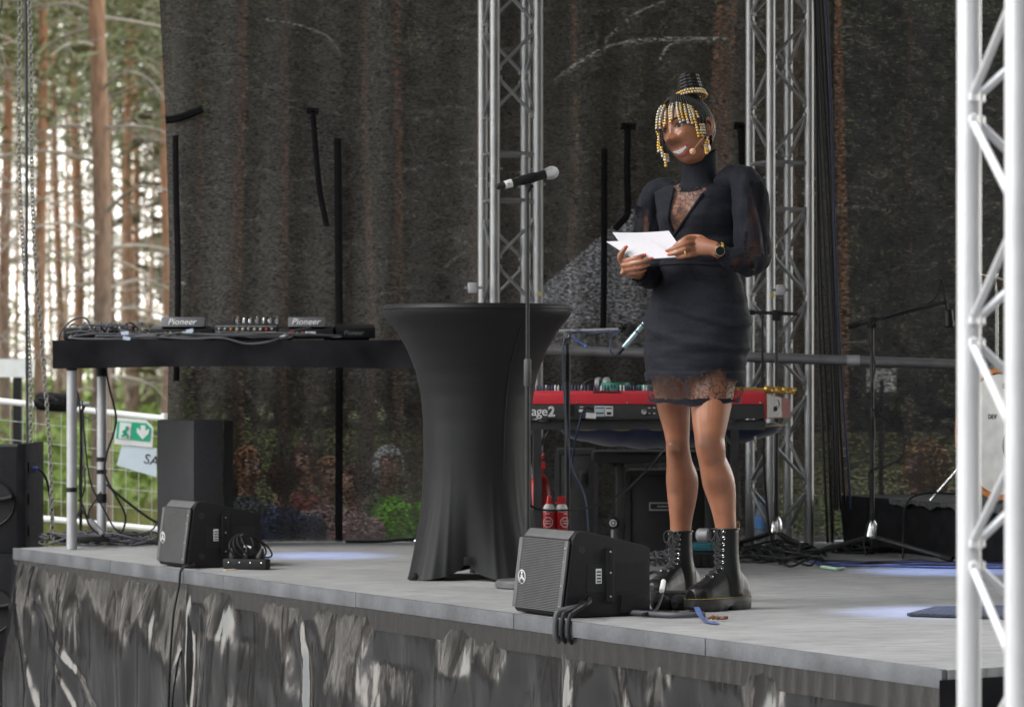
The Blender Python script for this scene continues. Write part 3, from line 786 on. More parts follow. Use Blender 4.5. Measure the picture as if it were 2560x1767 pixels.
# cables under the table
def cable(pts, r, m_, label, d=None, cat='cable', name='cable', k=6):
    P = [W(*p) if len(p) == 3 else W(p[0], p[1], d) for p in pts]
    for q in P: q.z = max(q.z, ST + r + .001) if q.y < 15.95 else q.z
    mb = MB(); mb.tube(spl(P, k), r, 7)
    return part(name, mb, m_, None, smooth=180, label=label, category=cat)
cable([(150, 830), (158, 850), (178, 900), (182, 1000), (180, 1110), (190, 1150), (205, 1190), (245, 1215), (290, 1228)], .0045, M_cab, 'black cable running down behind the front table leg', 15.2)
cable([(186, 905), (192, 1000), (205, 1090), (235, 1150), (262, 1195), (300, 1207), (340, 1198), (355, 1180)], .004, M_cab, 'black cable looping from the table leg to the tall speaker', 15.3)
cable([(240, 840), (248, 880), (262, 940), (256, 980), (242, 1020), (236, 1060), (245, 1090), (262, 1120), (282, 1160), (280, 1190), (268, 1212)], .0055, M_cab, 'black cable taped to the rear table leg', 15.5)
cable([(240, 1093), (262, 1112), (290, 1135), (330, 1165), (356, 1180)], .0065, M_cab, 'thick black cable stretched from the rear leg to the tall speaker', 15.45)
cable([(228, 1110), (215, 1130), (202, 1150), (200, 1168)], .004, M_cab, 'short black lead feeding the power brick', 15.35)
q0 = W(200, 1172, 15.3); q1 = W(232, 1205, 15.2)
mb = MB(); ax = (q1 - q0).normalized(); mb.box((q0 + q1) / 2, ((q1 - q0).length, .05, .036), Matrix((ax, V((0, 1, 0)), ax.cross(V((0, 1, 0))))).transposed())
part('power_brick', mb, mat('grey_brick', (.09, .09, .095), .5), None, bevel=.01, label='grey power brick lying between the table legs', category='adapter')
mb = MB(); mb.box(W(208, 1216, 15.25), (.16, .06, .03)); part('socket_strip', mb, M_blk, None, bevel=.008, label='black socket strip in the cables under the table', category='power strip')
cf = FLR(240, 1229)
tangle('floor_cables', 'spread tangle of cables on the stage floor below the DJ table', 'cables', V((cf.x, cf.y, ST)), .36, .22, 34, .0048, 21, .06, M_cabg)

# ------------------------------------------------------------------ furry microphone on a stand
q = W(160, 905, 15.62); ft = thing('furry_microphone', 'microphone in a shaggy black wind cover behind the table leg', 'microphone', W(182, 1235, 15.62))
rg = random.Random(3); mb = MB()
a0, a1 = W(78, 905, 15.62), W(178, 911, 15.62); ax = (a1 - a0).normalized()
mb.lathe([(.02, .0), (.042, .02), (.046, .07), (.045, .15), (.03, .205), (.012, .215)], a0, ax, 18)
u = ax.orthogonal().normalized(); b_ = ax.cross(u)
for i in range(1500):
    t_ = rg.random(); a = rg.uniform(0, 6.283); rr = .045 if .1 < t_ < .9 else .03
    if t_ < .12: rr = .025 + .15 * t_
    o_ = u * math.cos(a) + b_ * math.sin(a); base = a0 + ax * (.215 * t_) + o_ * rr * .95
    tip = base + o_ * rg.uniform(.010, .034) + ax * rg.uniform(-.014, .01) - UP * rg.uniform(0, .008)
    side = o_.cross(ax) * .0016
    mb.add([base - side, base + side, tip], [(0, 1, 2)])
part('wind_cover', mb, mat('black_fur', (.014, .013, .013), .8, 0, .3, 60), ft, smooth=0)
mb = MB(); mb.tube([a1 - ax * .01, a1 + ax * .05], .011, 10); part('microphone_tail', mb, M_steel, ft)
mb = MB(); mb.tube([W(182, 1232, 15.62), W(184, 930, 15.62), W(192, 912, 15.62)], .008, 10); part('stand_tube', mb, M_blkm, ft)
for k in range(3):
    a = 2.2 + k * 2.094; s0 = W(182, 1150, 15.62); e = V((s0.x + .16 * math.cos(a), s0.y + .16 * math.sin(a), ST + .01)); mb = MB(); mb.tube([s0, e], .007, 8); part('leg', mb, M_blkm, ft)
mb = MB(); mb.tube(spl([W(196, 912, 15.62), W(212, 915, 15.6), (W(218, 935, 15.58)), W(208, 948, 15.6), W(190, 942, 15.62), W(186, 960, 15.62), W(190, 1060, 15.6)], 6), .0032, 7); part('lead', mb, M_cabg, ft)
mb = MB(); mb.tube(spl([W(188, 1050, 15.61), W(192, 1090, 15.58), W(186, 1120, 15.6), W(176, 1130, 15.62)], 6), .0032, 7); part('lead', mb, M_cab, ft)

# ------------------------------------------------------------------ bass cabinets left of the stage
SX = lambda x, d=15.75: (x - 1156) * d / FD
zs = [0, .44, .957, CZ - (1005 - 849) * 15.75 / FD]
for i in range(3):
    z0, z1 = zs[i] + (.002 if i else 0), zs[i + 1]
    t = thing('bass_cabinet', ('bottom', 'middle', 'topmost')[i] + ' black bass cabinet of the stack at the picture\'s left edge', 'speaker', V((SX(20), 15.8, z0)), group='bass cabinet stack beside the stage')
    xa, xb, xc = SX(-120), SX(57), SX(75)
    mb = MB(); mb.prism([V((xa, 15.5, z0)), V((xb, 15.5, z0)), V((xb, 16.1, z0)), V((xa, 16.1, z0))], UP * (z1 - z0)); b = part('cabinet', mb, mat('cabinet_paint', (.020, .020, .022), .75, 0, .15, 20, .35, 300, spec=.15), t, bevel=.006)
    mb = MB(); mb.prism([V((xb + .001, 15.49, z0)), V((xc, 15.5, z0)), V((xc, 16.1, z0)), V((xb + .001, 16.1, z0))], UP * (z1 - z0 - .0 + (.012 if i == 2 else 0))); part('rigging_side', mb, M_cloth, t, bevel=.004)
    for k in range(3):
        mb = MB(); zz = lerp(z0, z1, .2 + .3 * k); mb.box(V((xc + .002, 15.7, zz)), (.008, .25, .05)); part('rigging_slot', mb, M_cloth, t)
    zc = lerp(z0, z1, .47)
    mb = MB(); mb.lathe([(.125, .0), (.12, -.0), (.10, .03), (.03, .05), (.0, .05)], V((SX(2), 15.498, zc)), V((0, 1, 0)), 36, cap=False)
    mb = MB(); cc_ = V((SX(-2), 15.4965, zc)); mb.lathe([(.105, .003), (.0, .003)], cc_, V((0, -1, 0)), 36, cap=False); part('port_opening', mb, mat('recess_black', (.008, .008, .009), .7), b)
    mb = MB(); mb.lathe([(.105, .0), (.112, .004), (.118, .0)], cc_, V((0, -1, 0)), 36, cap=False); part('port_ring', mb, M_blk, b)
    mb = MB(); mb.tube([V((SX(-60), 15.475, zc + .012)), V((SX(30), 15.475, zc + .02)), V((SX(44), 15.475, zc + .028)), V((SX(46), 15.497, zc + .03))], .013, 8); part('handle_bar', mb, M_blk, b)
cable([(75, 1058), (92, 1062), (106, 1085), (114, 1130), (118, 1190), (122, 1226)], .0065, M_cab, 'black cable plugged into the bass cabinet stack', 15.65)
mb = MB(); mb.tube([W(74, 1058, 15.65), W(84, 1059, 15.65)], .012, 10); part('blue_plug', mb, mat('blue_plug', (.05, .1, .55), .4), None, label='blue plug in the side of the topmost bass cabinet', category='plug')

# ------------------------------------------------------------------ chains and rope
def chain(P0, P1, label, r=.0035, sag=.0):
    mb = MB(); n_ = int((P1 - P0).length / .021); ax = (P1 - P0).normalized(); u = ax.orthogonal().normalized(); b = ax.cross(u)
    for i in range(n_):
        c = P0 + (P1 - P0) * ((i + .5) / n_) + V((.012 * math.sin(i / n_ * 9), 0, 0)) * sag; s = u if i % 2 else b
        mb.tube([c + ax * (.0150 * math.sin(a)) + s * (.0095 * math.cos(a)) for a in [k * math.pi / 4 for k in range(8)]], r, 5, closed=True)
    return part('hoist_chain', mb, mat('galvanised_chain', (.27, .26, .24), .45, .8, .2, 30), None, label=label, category='chain')
chain(W(31, -280, 15.6), W(67, 1004, 15.75), 'steel hoist chain ending on the bass cabinet stack', sag=1)
chain(W(46, -280, 15.45), W(116, 1236, 15.35), 'steel hoist chain hanging down to the stage corner', sag=1.2)
mb = MB(); mb.tube(spl([W(57, -280, 15.5), W(60, 300, 15.55), (W(60, 700, 15.6)), W(62, 1008, 15.7)], 6), .0075, 8); part('hoist_rope', mb, mat('dark_rope', (.06, .06, .07), .7), None, label='dark straight hoist cable beside the chains', category='rope')
cable([(8, -200), (5, 0), (0, 30), (-20, 160)], .003, M_cab, 'thin black line crossing the top left picture corner', 15.0)

# ------------------------------------------------------------------ keyboard on its stand (seen from the back)
KD = 14.0
kz = lambda y, d=KD: CZ - (y - 849) * d / FD
kx = lambda x, d=KD: (x - 1156) * d / FD
kb = thing('keyboard', 'red stage keyboard seen from behind with white lettering', 'keyboard', V((kx(1450), KD, kz(945))))
x0, x1 = kx(1142), kx(1724); zb, zm, z1 = kz(945), kz(913), kz(888)
mb = MB(); mb.prism([V((x0, KD, zb)), V((x0, KD, zm)), V((x0, KD + .3, zm)), V((x0, KD + .3, zb))], V((x1 - x0, 0, 0))); bp = part('rear_panel', mb, mat('keyboard_black', (.035, .035, .037), .5), kb, bevel=.002)
mb = MB(); mb.prism([V((x0 - .001, KD - .004, zm + .001)), V((x0 - .001, KD + .003, z1)), V((x0 - .001, KD + .03, z1 + .012)), V((x0 - .001, KD + .33, z1 - .01)), V((x0 - .001, KD + .33, zm + .001))], V((x1 - x0 + .002, 0, 0)))
tp = part('red_top', mb, mat('keyboard_red', (.55, .03, .045), .35, 0, .06, 10, .02), kb, bevel=.004)
mb = MB()
for i in range(22): mb.box(V((kx(1340 + i * 2.9), KD + .014, z1 + .005)), (.0028, .02, .012), Matrix.Rotation(.25, 3, 'Y'))
part('cooling_slot', mb, mat('slot_dark', (.12, .01, .02), .6), tp, smooth=0)
mb = MB(); mb.prism([V((x1 + .001, KD, zb)), V((x1 + .001, KD, z1 + .003)), V((x1 + .001, KD + .08, z1 + .004)), V((x1 + .001, KD + .34, z1 - .02)), V((x1 + .001, KD + .34, zb))], V((.012, 0, 0)))
part('end_cheek', mb, mat('dark_red_wood', (.25, .03, .025), .35, 0, .3, 20), kb, bevel=.003)
# side panel with sticker (turned towards the right, seen obliquely)
e0 = V((x1 + .014, KD - .002, zb)); e1 = V((kx(1803), KD + .42, zb))
sdv = (e1 - e0); ht_ = z1 - zb
mb = MB(); mb.prism([e0, e0 + sdv, e0 + sdv + UP * ht_ * .72, e0 + UP * (ht_ * 1.02)], V((-.01, .012, 0))); sp_ = part('side_panel', mb, mat('dark_red_wood', (.25, .03, .025), .35), kb)
nn = sdv.cross(UP).normalized(); nn = nn if nn.y < 0 else -nn
mb = MB(); mb.prism([e0 + nn * .002 + UP * .004, e0 + sdv * .62 + nn * .002 + UP * .004, e0 + sdv * .58 + UP * ht_ * .8 + nn * .002, e0 + UP * ht_ * .97 + nn * .002], nn * .001)
stk = part('side_sticker', mb, mat('worn_sticker', (.52, .5, .48), .5, 0, .2, 60), kb)
mb = MB()
for k in range(7): mb.box(e0 + sdv * (.26 + .022 * k) + UP * ht_ * (.36 + .02 * (k % 3)) + nn * .0035, (.004, .004, .018 + .006 * (k % 2)))
part('sticker_mark', mb, mat('print_purple', (.1, .05, .08), .5), stk)
mb = MB(); c_ = e0 + sdv * .40 + UP * ht_ * .55 + nn * .0035
mb.tube([c_ + sdv.normalized() * (.035 * math.cos(a)) + UP * (.022 * math.sin(a)) for a in [-1.2 + 2.6 * k / 10 for k in range(11)]], [.001 + .003 * math.sin(k / 10 * 3.14) for k in range(11)], 6)
part('sticker_swirl', mb, MATS['print_purple'], stk)
text('model_lettering', 'stage', .058, V((kx(1237), KD - .0012, kz(929))), CAMX, CAMY, M_white, kb, align='RIGHT', spacing=.92)
text('model_number', '2', .06, V((kx(1245.5), KD - .002, kz(930))), CAMX, CAMY, M_white, kb, outline=True)
for x, y, w_, h_ in ((1352, 926, 16, 4), (1352, 921, 9, 2)):
    pass
def kpanel(xa, ya, xb, yb, m_, name, par, dy=.0025):
    mb = MB(); mb.prism([V((kx(xa), KD - dy, kz(yb))), V((kx(xb), KD - dy, kz(yb))), V((kx(xb), KD - dy, kz(ya))), V((kx(xa), KD - dy, kz(ya)))], V((0, .002, 0))); return part(name, mb, m_, par)
kpanel(1342, 916, 1365, 940, mat('sticker_blue_grey', (.45, .52, .56), .5), 'type_label', kb)
kpanel(1366, 917, 1384, 939, M_sticker, 'rating_label', kb)
kpanel(1368, 920, 1382, 923, M_blk, 'rating_print', kb, .004); kpanel(1370, 930, 1380, 936, M_blk, 'rating_print', kb, .004)
kpanel(1344, 920, 1363, 922, M_blk, 'type_print', kb, .004); kpanel(1344, 931, 1363, 934, M_blk, 'type_print', kb, .004)
kpanel(1307, 924, 1317, 930, M_white, 'usb_socket', kb); kpanel(1309, 918, 1317, 919.5, M_white, 'socket_print', kb)
kpanel(1286, 914, 1297, 939, M_blk, 'power_inlet', kb, .015)
mb = MB(); mb.lathe([(.012, 0), (.012, .008), (.006, .009)], V((kx(1454), KD, kz(929))), V((0, -1, 0)), 16); part('jack_socket', mb, M_chrome, kb)
for x in (1466, 1477): kpanel(x - 3, 920, x + 3, 921.5, M_white, 'socket_print', kb); kpanel(x - 2, 932, x + 2, 934, M_white, 'socket_print', kb)
for x in (1301, 1416, 1716):
    mb = MB(); mb.lathe([(.005, 0), (.004, .004)], V((kx(x), KD - .003, kz(909))), V((0, -1, 0)), 10); part('screw', mb, M_chrome, tp)
# knobs and drawbars along the front panel
rg = random.Random(9)
for i in range(38):
    x = 1206 + i * 6.9 if i < 9 else 1270 + (i - 9) * 7.4
    if 1330 < x < 1342: continue
    mb = MB(); mb.lathe([(.006, 0), (.0055, .012 + .012 * rg.random()), (.003, .03)], V((kx(x), KD + .06 + .05 * rg.random(), z1 + .006)), UP, 8)
    part('knob', mb, mat('dark_blue_knob', (.03, .035, .09), .4) if rg.random() < .6 else M_steel, kb)
# blue usb lead with paper tag
cable([(1339, 925, KD - .02), (1325, 920, KD - .04), (1315, 932, KD - .06), (1306, 965, KD - .08), (1298, 1000, KD - .06), (1290, 1060, KD), (1284, 1120, KD + .1), (1280, 1200, KD + .1)], .0038, M_cabb, 'thin blue lead hanging from the back of the red keyboard')
mb = MB(); mb.box(V((kx(1334), KD - .03, kz(938))), (.044, .003, .024), Matrix.Rotation(.08, 3, 'Y')); part('paper_tag', mb, M_white, None, label='white paper tag tied to the blue keyboard lead', category='tag')
# stand: table-style legs, side beams
ks = thing('keyboard_stand', 'black folding keyboard stand under the red keyboard', 'stand', V((kx(1450), KD + .15, ST)))
mb = MB(); mb.box(V((kx(1440), KD + .05, kz(960))), (1.12, .04, .04)); mb.box(V((kx(1440), KD + .28, kz(960))), (1.12, .04, .04)); part('rail', mb, mat('stand_grey', (.04, .04, .042), .5), ks)
for x in (1214, 1660):
    mb = MB()
    for dy in (.05, .28): mb.box(V((kx(x), KD + dy, (ST + kz(962)) / 2 + .001)), (.035, .035, kz(962) - ST - .004))
    mb.box(V((kx(x), KD + .165, ST + .3)), (.03, .2, .03)); part('leg', mb, M_blkm, ks)
    mb = MB(); mb.tube([V((kx(x + (3 if x < 1400 else -3)), KD + .05, kz(1010))), V((kx(x + (30 if x < 1400 else -30)), KD + .05, kz(965)))], .009, 8); part('gusset', mb, MATS['stand_grey'], ks)
for x in (1230, 1650):
    mb = MB(); mb.lathe([(.03, 0), (.03, .028)], V((kx(x), KD + .04, kz(952))), UP, 18); part('end_knob', mb, mat('knob_grey', (.07, .07, .075), .5), ks)
# things lying on the keyboard
def roll(x, y, d, r, h, m_, label):
    q = W(x, y, d); mb = MB()
    P = [(r * .55, 0), (r, 0), (r, h), (r * .55, h), (r * .55, 0)]; mb.lathe(P, q, UP, 26, cap=False)
    return part('tape_roll', mb, m_, None, label=label, category='tape')
m_grn = mat('green_tape', (.02, .22, .15), .45)
zt0 = z1 + .008
q = V((kx(1392), KD + .17, z1 + .002)); mb = MB(); mb.lathe([(.035, 0), (.07, 0), (.07, .022), (.064, .024), (.064, .045), (.035, .045), (.035, 0)], q, UP, 28, cap=False); part('tape_roll', mb, m_grn, None, label='green rolls of tape stacked on the red keyboard', category='tape')
q = V((kx(1474), KD + .17, z1 + .002)); mb = MB(); mb.lathe([(.03, 0), (.06, 0), (.06, .035), (.03, .035), (.03, 0)], q, UP, 28, cap=False); part('tape_roll', mb, m_grn, None, label='green tape roll half hidden by the woman\'s skirt', category='tape')
q = V((kx(1355), KD + .2, z1 + .035)); hp = thing('headphones', 'grey headphones lying on the red keyboard', 'headphones', V((q.x, q.y, z1)))
mb = MB(); mb.tube(spl([q + V(p) for p in ((-.075, 0, -.02), (-.06, 0, .01), (-.02, 0, .027), (.02, 0, .025))], 6), .007, 8); part('headband', mb, M_blk, hp)
for dx in (.0, .035):
    mb = MB(); mb.lathe([(.012, -.012), (.026, -.01), (.028, 0), (.026, .01), (.012, .012)], q + V((dx, -.01, .008)), V((.9, -.4, .1)), 16); part('ear_cup', mb, mat('grey_plastic', (.3, .3, .31), .45), hp)
# brass saxophone lying across
q0 = V((kx(1650), KD + .1, z1 + .016)); sx_ = thing('saxophone', 'golden brass saxophone lying across the end of the red keyboard', 'saxophone', V((kx(1720), KD + .15, z1)))
q1 = V((kx(1733), KD + .12, z1 + .012)); q2 = V((kx(1800), KD + .16, z1 + .004))
mb = MB(); mb.tube([q0 + (q0 - q1) * .6, q0, q1, q2], [.016, .014, .012, .010], 14); b_ = part('brass_tube', mb, M_gold, sx_)
rg = random.Random(2)
for i in range(9):
    c = q1.lerp(q2, i / 8) + V((rg.uniform(-.004, .004), -.016, rg.uniform(.001, .012))); mb = MB(); mb.lathe([(.010, 0), (.011, .003), (.007, .006)], c, V((rg.uniform(-.3, .3), -1, .7)), 12); part('key_cup', mb, M_gold, b_)
mb = MB(); mb.tube([q1 + V((0, -.014, .02)), q2 + V((0, -.014, .016))], .0028, 6); mb.tube([q1 + V((0, -.02, -.002)), q2 + V((.0, -.02, .0))], .0022, 6); part('key_rod', mb, M_gold, b_)
# blue velvet cover slung beneath
m_vel = mat('blue_velvet', (.012, .02, .075), .7, 0, .3, 10, .2, 60, sheen=.6)
cvr = thing('velvet_bag', 'dark blue velvet bag with gold piping slung under the keyboard', 'bag', V((kx(1520), KD + .3, kz(1015))))
def bagpt(u, v):
    a = math.pi * (v * 1.0); x = lerp(1268, 1782, u); pr_ = math.sin(math.pi * min(1, max(0, u))) ** .45
    zt_ = kz(968 + 12 * abs(u - .5) * 2 * 0 - (u - .5) * 8); dp = .095 * pr_
    return V((kx(x), KD + .34 + .16 * math.cos(a) * pr_ * -1, zt_ - math.sin(a) * dp + .004 * math.sin(u * 40 + v * 6) * pr_))
mb = MB(); mb.grid(bagpt, 70, 18); part('velvet', mb, m_vel, cvr, smooth=180)
def topv(u, v):
    x = lerp(1268, 1782, u); pr_ = math.sin(math.pi * min(1, max(0, u))) ** .45
    return V((kx(x), KD + .34 + (v - .5) * .32 * pr_, kz(968 - (u - .5) * 8) + .002 + .03 * math.sin(v * math.pi) * pr_ + .004 * math.sin(u * 60)))
mb = MB(); mb.grid(topv, 70, 8); part('velvet_top', mb, m_vel, cvr, smooth=180)
mb = MB(); mb.tube([bagpt(u, .02) + V((0, -.003, .004)) for u in [k / 50 for k in range(51)]], .0038, 6); part('gold_piping', mb, mat('gold_piping', (.6, .42, .18), .5), cvr)
mb = MB(); mb.tube([W(1704, 985, KD + .15), W(1705, 1000, KD + .15)], .006, 8); mb.tube([W(1705, 1000, KD + .15), W(1706, 1018, KD + .15)], .0035, 8); part('toggle', mb, M_chrome, cvr)
# bag hangs from two strap loops to the stand rail
for u in (.1, .5, .9):
    mb = MB(); b0 = topv(u, .3); mb.box((b0 + V((0, 0, .02))), (.02, .003, .05)); part('hanging_loop', mb, M_strap, cvr)
# keyboard bench behind
bn = thing('keyboard_bench', 'black padded keyboard bench on a folding leg frame under the keyboard', 'bench', V((kx(1500), KD + .62, ST)))
BD = KD + .6
mb = MB(); mb.box(W(1490, 1030, BD), (.62, .3, .055)); part('seat_pad', mb, mat('black_vinyl', (.018, .018, .019), .4), bn, bevel=.018)
for x in (1400, 1600):
    mb = MB(); zq = kz(1046, BD); mb.box(V(((x - 1156) * BD / FD, BD - .05, (zq + ST) / 2)), (.04, .04, zq - ST - .003)); part('leg', mb, mat('stand_grey', (.04, .04, .042), .5), bn, bevel=.004)
    mb = MB(); mb.box(V(((x - 1156) * BD / FD, BD, ST + .015)), (.04, .3, .024)); part('foot_bar', mb, M_blkm, bn)
q = W(1384, 1180, BD - .12); mb = MB(); mb.lathe([(.028, 0), (.03, .01), (.028, .02), (.018, .024)], q, V((0, -1, .1)), 20); kn = part('locking_knob', mb, M_blk, bn)
mb = MB(); mb.tube([q + V((.014 * math.cos(a), -.026, .014 * math.sin(a))) for a in [k * 6.283 / 16 for k in range(16)]], .003, 6, closed=True); mb.ball(q + V((0, -.026, 0)), .007); part('knob_badge', mb, M_white, kn)
mb = MB(); mb.tube([q + V((0, -.006, -.03)), q + V((0, 0, -.13))], .010, 8); part('knob_stem', mb, M_steel, bn)
q = W(1384, 1047, BD - .12); mb = MB(); mb.tube([q - UP * .01, q + UP * .02], .012, 8); mb.ball(q + UP * .0, .014); part('latch', mb, M_blk, bn)
# flight cases and amp under/behind
def case(xa, ya, xb, d, dep, label, zb_=None):
    t = thing('flight_case', label, 'case', V(((xa + xb) / 2, d, ST))); t.location.x = ((xa + xb) / 2 - 1156) * d / FD; ORG[t].x = t.location.x
    X0, X1 = (xa - 1156) * d / FD, (xb - 1156) * d / FD; Z1 = kz(ya, d)
    mb = MB(); mb.prism([V((X0, d, ST + .002)), V((X1, d, ST + .002)), V((X1, d + dep, ST + .002)), V((X0, d + dep, ST + .002))], UP * (Z1 - ST)); b = part('box', mb, mat('case_black', (.016, .016, .017), .5, 0, .2, 20, .3, 200), t, bevel=.004)
    for X in (X0, X1):
        mb = MB(); mb.box(V((X, d - .003, (Z1 + ST) / 2)), (.022, .008, Z1 - ST - .01)); part('edge_profile', mb, M_blkm, t)
    mb = MB(); mb.box(V(((X0 + X1) / 2, d - .003, Z1 - .01)), (X1 - X0 - .02, .008, .022)); part('edge_profile', mb, M_blkm, t)
    return t, b, X0, X1, Z1
KB2 = KD + 1.0
t, b, X0, X1, Z1 = case(1258, 1015, 1345, KB2 - .15, .3, 'tall black flight case with two latches behind the stand')
for x in (1279, 1317):
    q = W(x, 1080, KB2 - .153)
    mb = MB(); mb.box(q, (.034, .006, .075)); l_ = part('latch', mb, M_blkm, t, bevel=.002)
    mb = MB(); mb.box(q + V((0, -.005, 0)), (.02, .006, .05)); part('latch_tongue', mb, M_blk, l_, bevel=.002)
t, b, X0, X1, Z1 = case(1418, 1062, 1610, KB2 - .2, .3, 'low black amplifier with a framed name plate behind the woman\'s legs')
q = W(1490, 1143, KB2 - .204); mb = MB()
mb.box(q + V((0, -.003, .016)), (.10, .006, .006)); mb.box(q + V((0, -.003, -.016)), (.10, .006, .006)); mb.box(q + V((-.047, -.003, 0)), (.006, .006, .03)); mb.box(q + V((.047, -.003, 0)), (.006, .006, .03)); mb.box(q + V((.012, -.003, 0)), (.05, .005, .005)); part('name_plate', mb, M_aluw, t)
# fire extinguisher
FD_ = 14.35
q = W(1219, 1212, FD_); q.z = ST
t = thing('fire_extinguisher', 'tall red fire extinguisher behind the microphone stand', 'fire extinguisher', q)
mb = MB(); mb.lathe([(.045, .0), (.052, .01), (.052, .29), (.045, .34), (.03, .365), (.018, .375), (.018, .40)], q, UP, 24); part('cylinder', mb, mat('extinguisher_red', (.38, .015, .015), .3), t)
mb = MB(); mb.box(q + UP * .415, (.05, .03, .03)); mb.tube([q + UP * .43, q + V((.02, -.02, .47))], .007, 6); part('valve', mb, M_red, t)
mb = MB(); mb.tube([q + V((.0, -.012, .445)) + V((.014 * math.cos(a), 0, .014 * math.sin(a))) for a in [k * 6.283 / 14 for k in range(14)]], .002, 5, closed=True); part('pull_ring', mb, M_chrome, t)
def spray(x, label, cap):
    d = 13.3; q = W(x, 1200, d); q.z = ST
    t = thing('spray_can', label, 'spray can', q, group=None)
    kz_ = lambda y: kz(y, d) - ST
    r = .0255
    mb = MB(); mb.lathe([(r * .9, 0), (r, .006), (r, kz_(1155))], q, UP, 24); b = part('can', mb, mat('spray_red', (.6, .02, .03), .3, 0, .05), t)
    mb = MB(); mb.lathe([(r, kz_(1155) + .0005), (r, kz_(1149)), (r * .82, kz_(1141)), (r * .5, kz_(1137))], q, UP, 24); part('white_shoulder', mb, M_white, t)
    mb = MB()
    if cap == 'cone': mb.lathe([(r * .56, kz_(1138)), (r * .5, kz_(1134)), (r * .34, kz_(1122)), (r * .26, kz_(1119))], q, UP, 16)
    else:
        mb.box(q + UP * (kz_(1129)), (.034, .03, .032)); mb.box(q + V((-.022, 0, kz_(1135))), (.014, .02, .008))
    part('nozzle', mb, mat('nozzle_red', (.75, .03, .035), .4), t, bevel=.0 if cap == 'cone' else .004)
    # octagon print wrapped on the front
    c0 = kz_(1178)
    off = -.25 if cap == 'cone' else .62
    def wrap(a, h, e=.0012): return q + V((math.sin(off + a / r) * (r + e), -math.cos(off + a / r) * (r + e), h))
    mb = MB(); mb.tube([wrap(.021 * math.cos(k), c0 + .021 * math.sin(k)) for k in [math.pi / 8 + j * math.pi / 4 for j in range(8)]], .0018, 5, closed=True); part('octagon_print', mb, M_white, b)
    for dz in (.005, -.005):
        mb = MB(); mb.tube([wrap(a, c0 + dz) for a in (-.012, -.004, .004, .012)], .0018, 5); part('print_line', mb, M_white, b)
    mb = MB(); mb.tube([wrap(a, kz_(1159)) for a in (-.008, 0, .008)], .0018, 5); part('print_line', mb, M_white, b)
spray(1240, 'red and white spray can with a pointed nozzle', 'cone')
spray(1268, 'red and white spray can with a blunt trigger cap', 'box')

# ------------------------------------------------------------------ boom stand with pencil microphone
def tripod(c, r, h, n0, parent, rb=.008, z=.11, m_=None):
    for k in range(3):
        a = n0 + k * 2.0944; e = c + V((math.cos(a) * r, math.sin(a) * r, .012)); mb = MB(); mb.tube([c + UP * z, e], rb, 8); lg = part('leg', mb, m_ or M_blkm, parent)
        mb = MB(); d_ = (e - c - UP * z).normalized(); mb.tube([e - d_ * .05, e + d_ * .004], rb * 1.5, 8); part('rubber_foot', mb, M_rub, lg)
D1 = 13.45
c = W(1281, 0, D1); c.z = ST
t = thing('boom_stand', 'black boom stand holding a slim blue-grey microphone beside the keyboard', 'microphone stand', c)
tripod(c, .26, 0, .4, t)
mb = MB(); mb.cyl(c + UP * .08, V((c.x, c.y, kz(860, D1))), .0115, 12); part('lower_tube', mb, M_blkm, t)
mb = MB(); mb.cyl(V((c.x, c.y, kz(862, D1))), V((c.x, c.y, kz(800, D1))), .014, 14); part('height_grip', mb, M_blk, t)
mb = MB(); mb.cyl(V((c.x, c.y, kz(800, D1))), V((c.x, c.y, kz(762, D1))), .009, 12); part('upper_tube', mb, M_blkm, t)
q = W(1281, 762, D1); mb = MB(); mb.box(q, (.034, .03, .06)); jb = part('pivot', mb, mat('pivot_grey', (.16, .16, .17), .45, .4), t, bevel=.008)
mb = MB(); mb.lathe([(.011, 0), (.009, .006)], q + V((0, -.016, .006)), V((0, -1, 0)), 14); part('pivot_bolt', mb, M_chrome, jb)
mb = MB(); mb.tube([q + V((.02, -.01, .0)), q + V((.075, -.03, -.035))], .004, 6); mb.ball(q + V((.077, -.03, -.037)), .007); part('wing_lever', mb, mat('blue_lever', (.1, .2, .6), .4), jb)
mb = MB(); mb.cyl(W(1262, 748, D1), W(1401, 744, D1), .0075, 12); part('boom', mb, M_aluw, t)
mb = MB(); mb.cyl(W(1300, 747, D1), W(1308, 747, D1), .0095, 12); part('boom_collar', mb, M_steel, t)
q = W(1408, 741, D1); mb = MB()
for k in range(3):
    a = k * 1.05; mb.box(q, (.045, .02, .014), Matrix.Rotation(a, 3, 'Y'))
part('clutch_knob', mb, M_blk, t, bevel=.003)
mb = MB(); q = W(1424, 748, D1 - .01); mb.box(q, (.06, .035, .04), Matrix.Rotation(R(-58), 3, 'Y')); part('shock_clip', mb, M_blk, t, bevel=.006)
a0, a1 = W(1408, 785, D1 - .03), W(1466, 716, D1 - .03)
mb = MB(); ax = (a1 - a0).normalized(); ln = (a1 - a0).length; mb.lathe([(.010, 0), (.0115, .005), (.0115, ln * .7), (.0105, ln * .72), (.0105, ln * .8), (.008, ln * .92), (.003, ln)], a0, ax, 16)
t2 = thing('pencil_microphone', 'slim silver-blue microphone clipped on the horizontal boom', 'microphone', (a0 + a1) / 2)
b_ = part('body', mb, mat('nickel_blue', (.42, .55, .6), .3, .8), t2)
mb = MB(); mb.lathe([(.0125, ln * .5), (.0125, ln * .53)], a0, ax, 14); mb.lathe([(.0118, ln * .72), (.0118, ln * .75)], a0, ax, 14); part('ring', mb, M_blk, b_)
mb = MB(); mb.tube([a0 + ax * .004, a0 - ax * .035], [.0095, .006], 10); part('plug', mb, M_blk, t2)
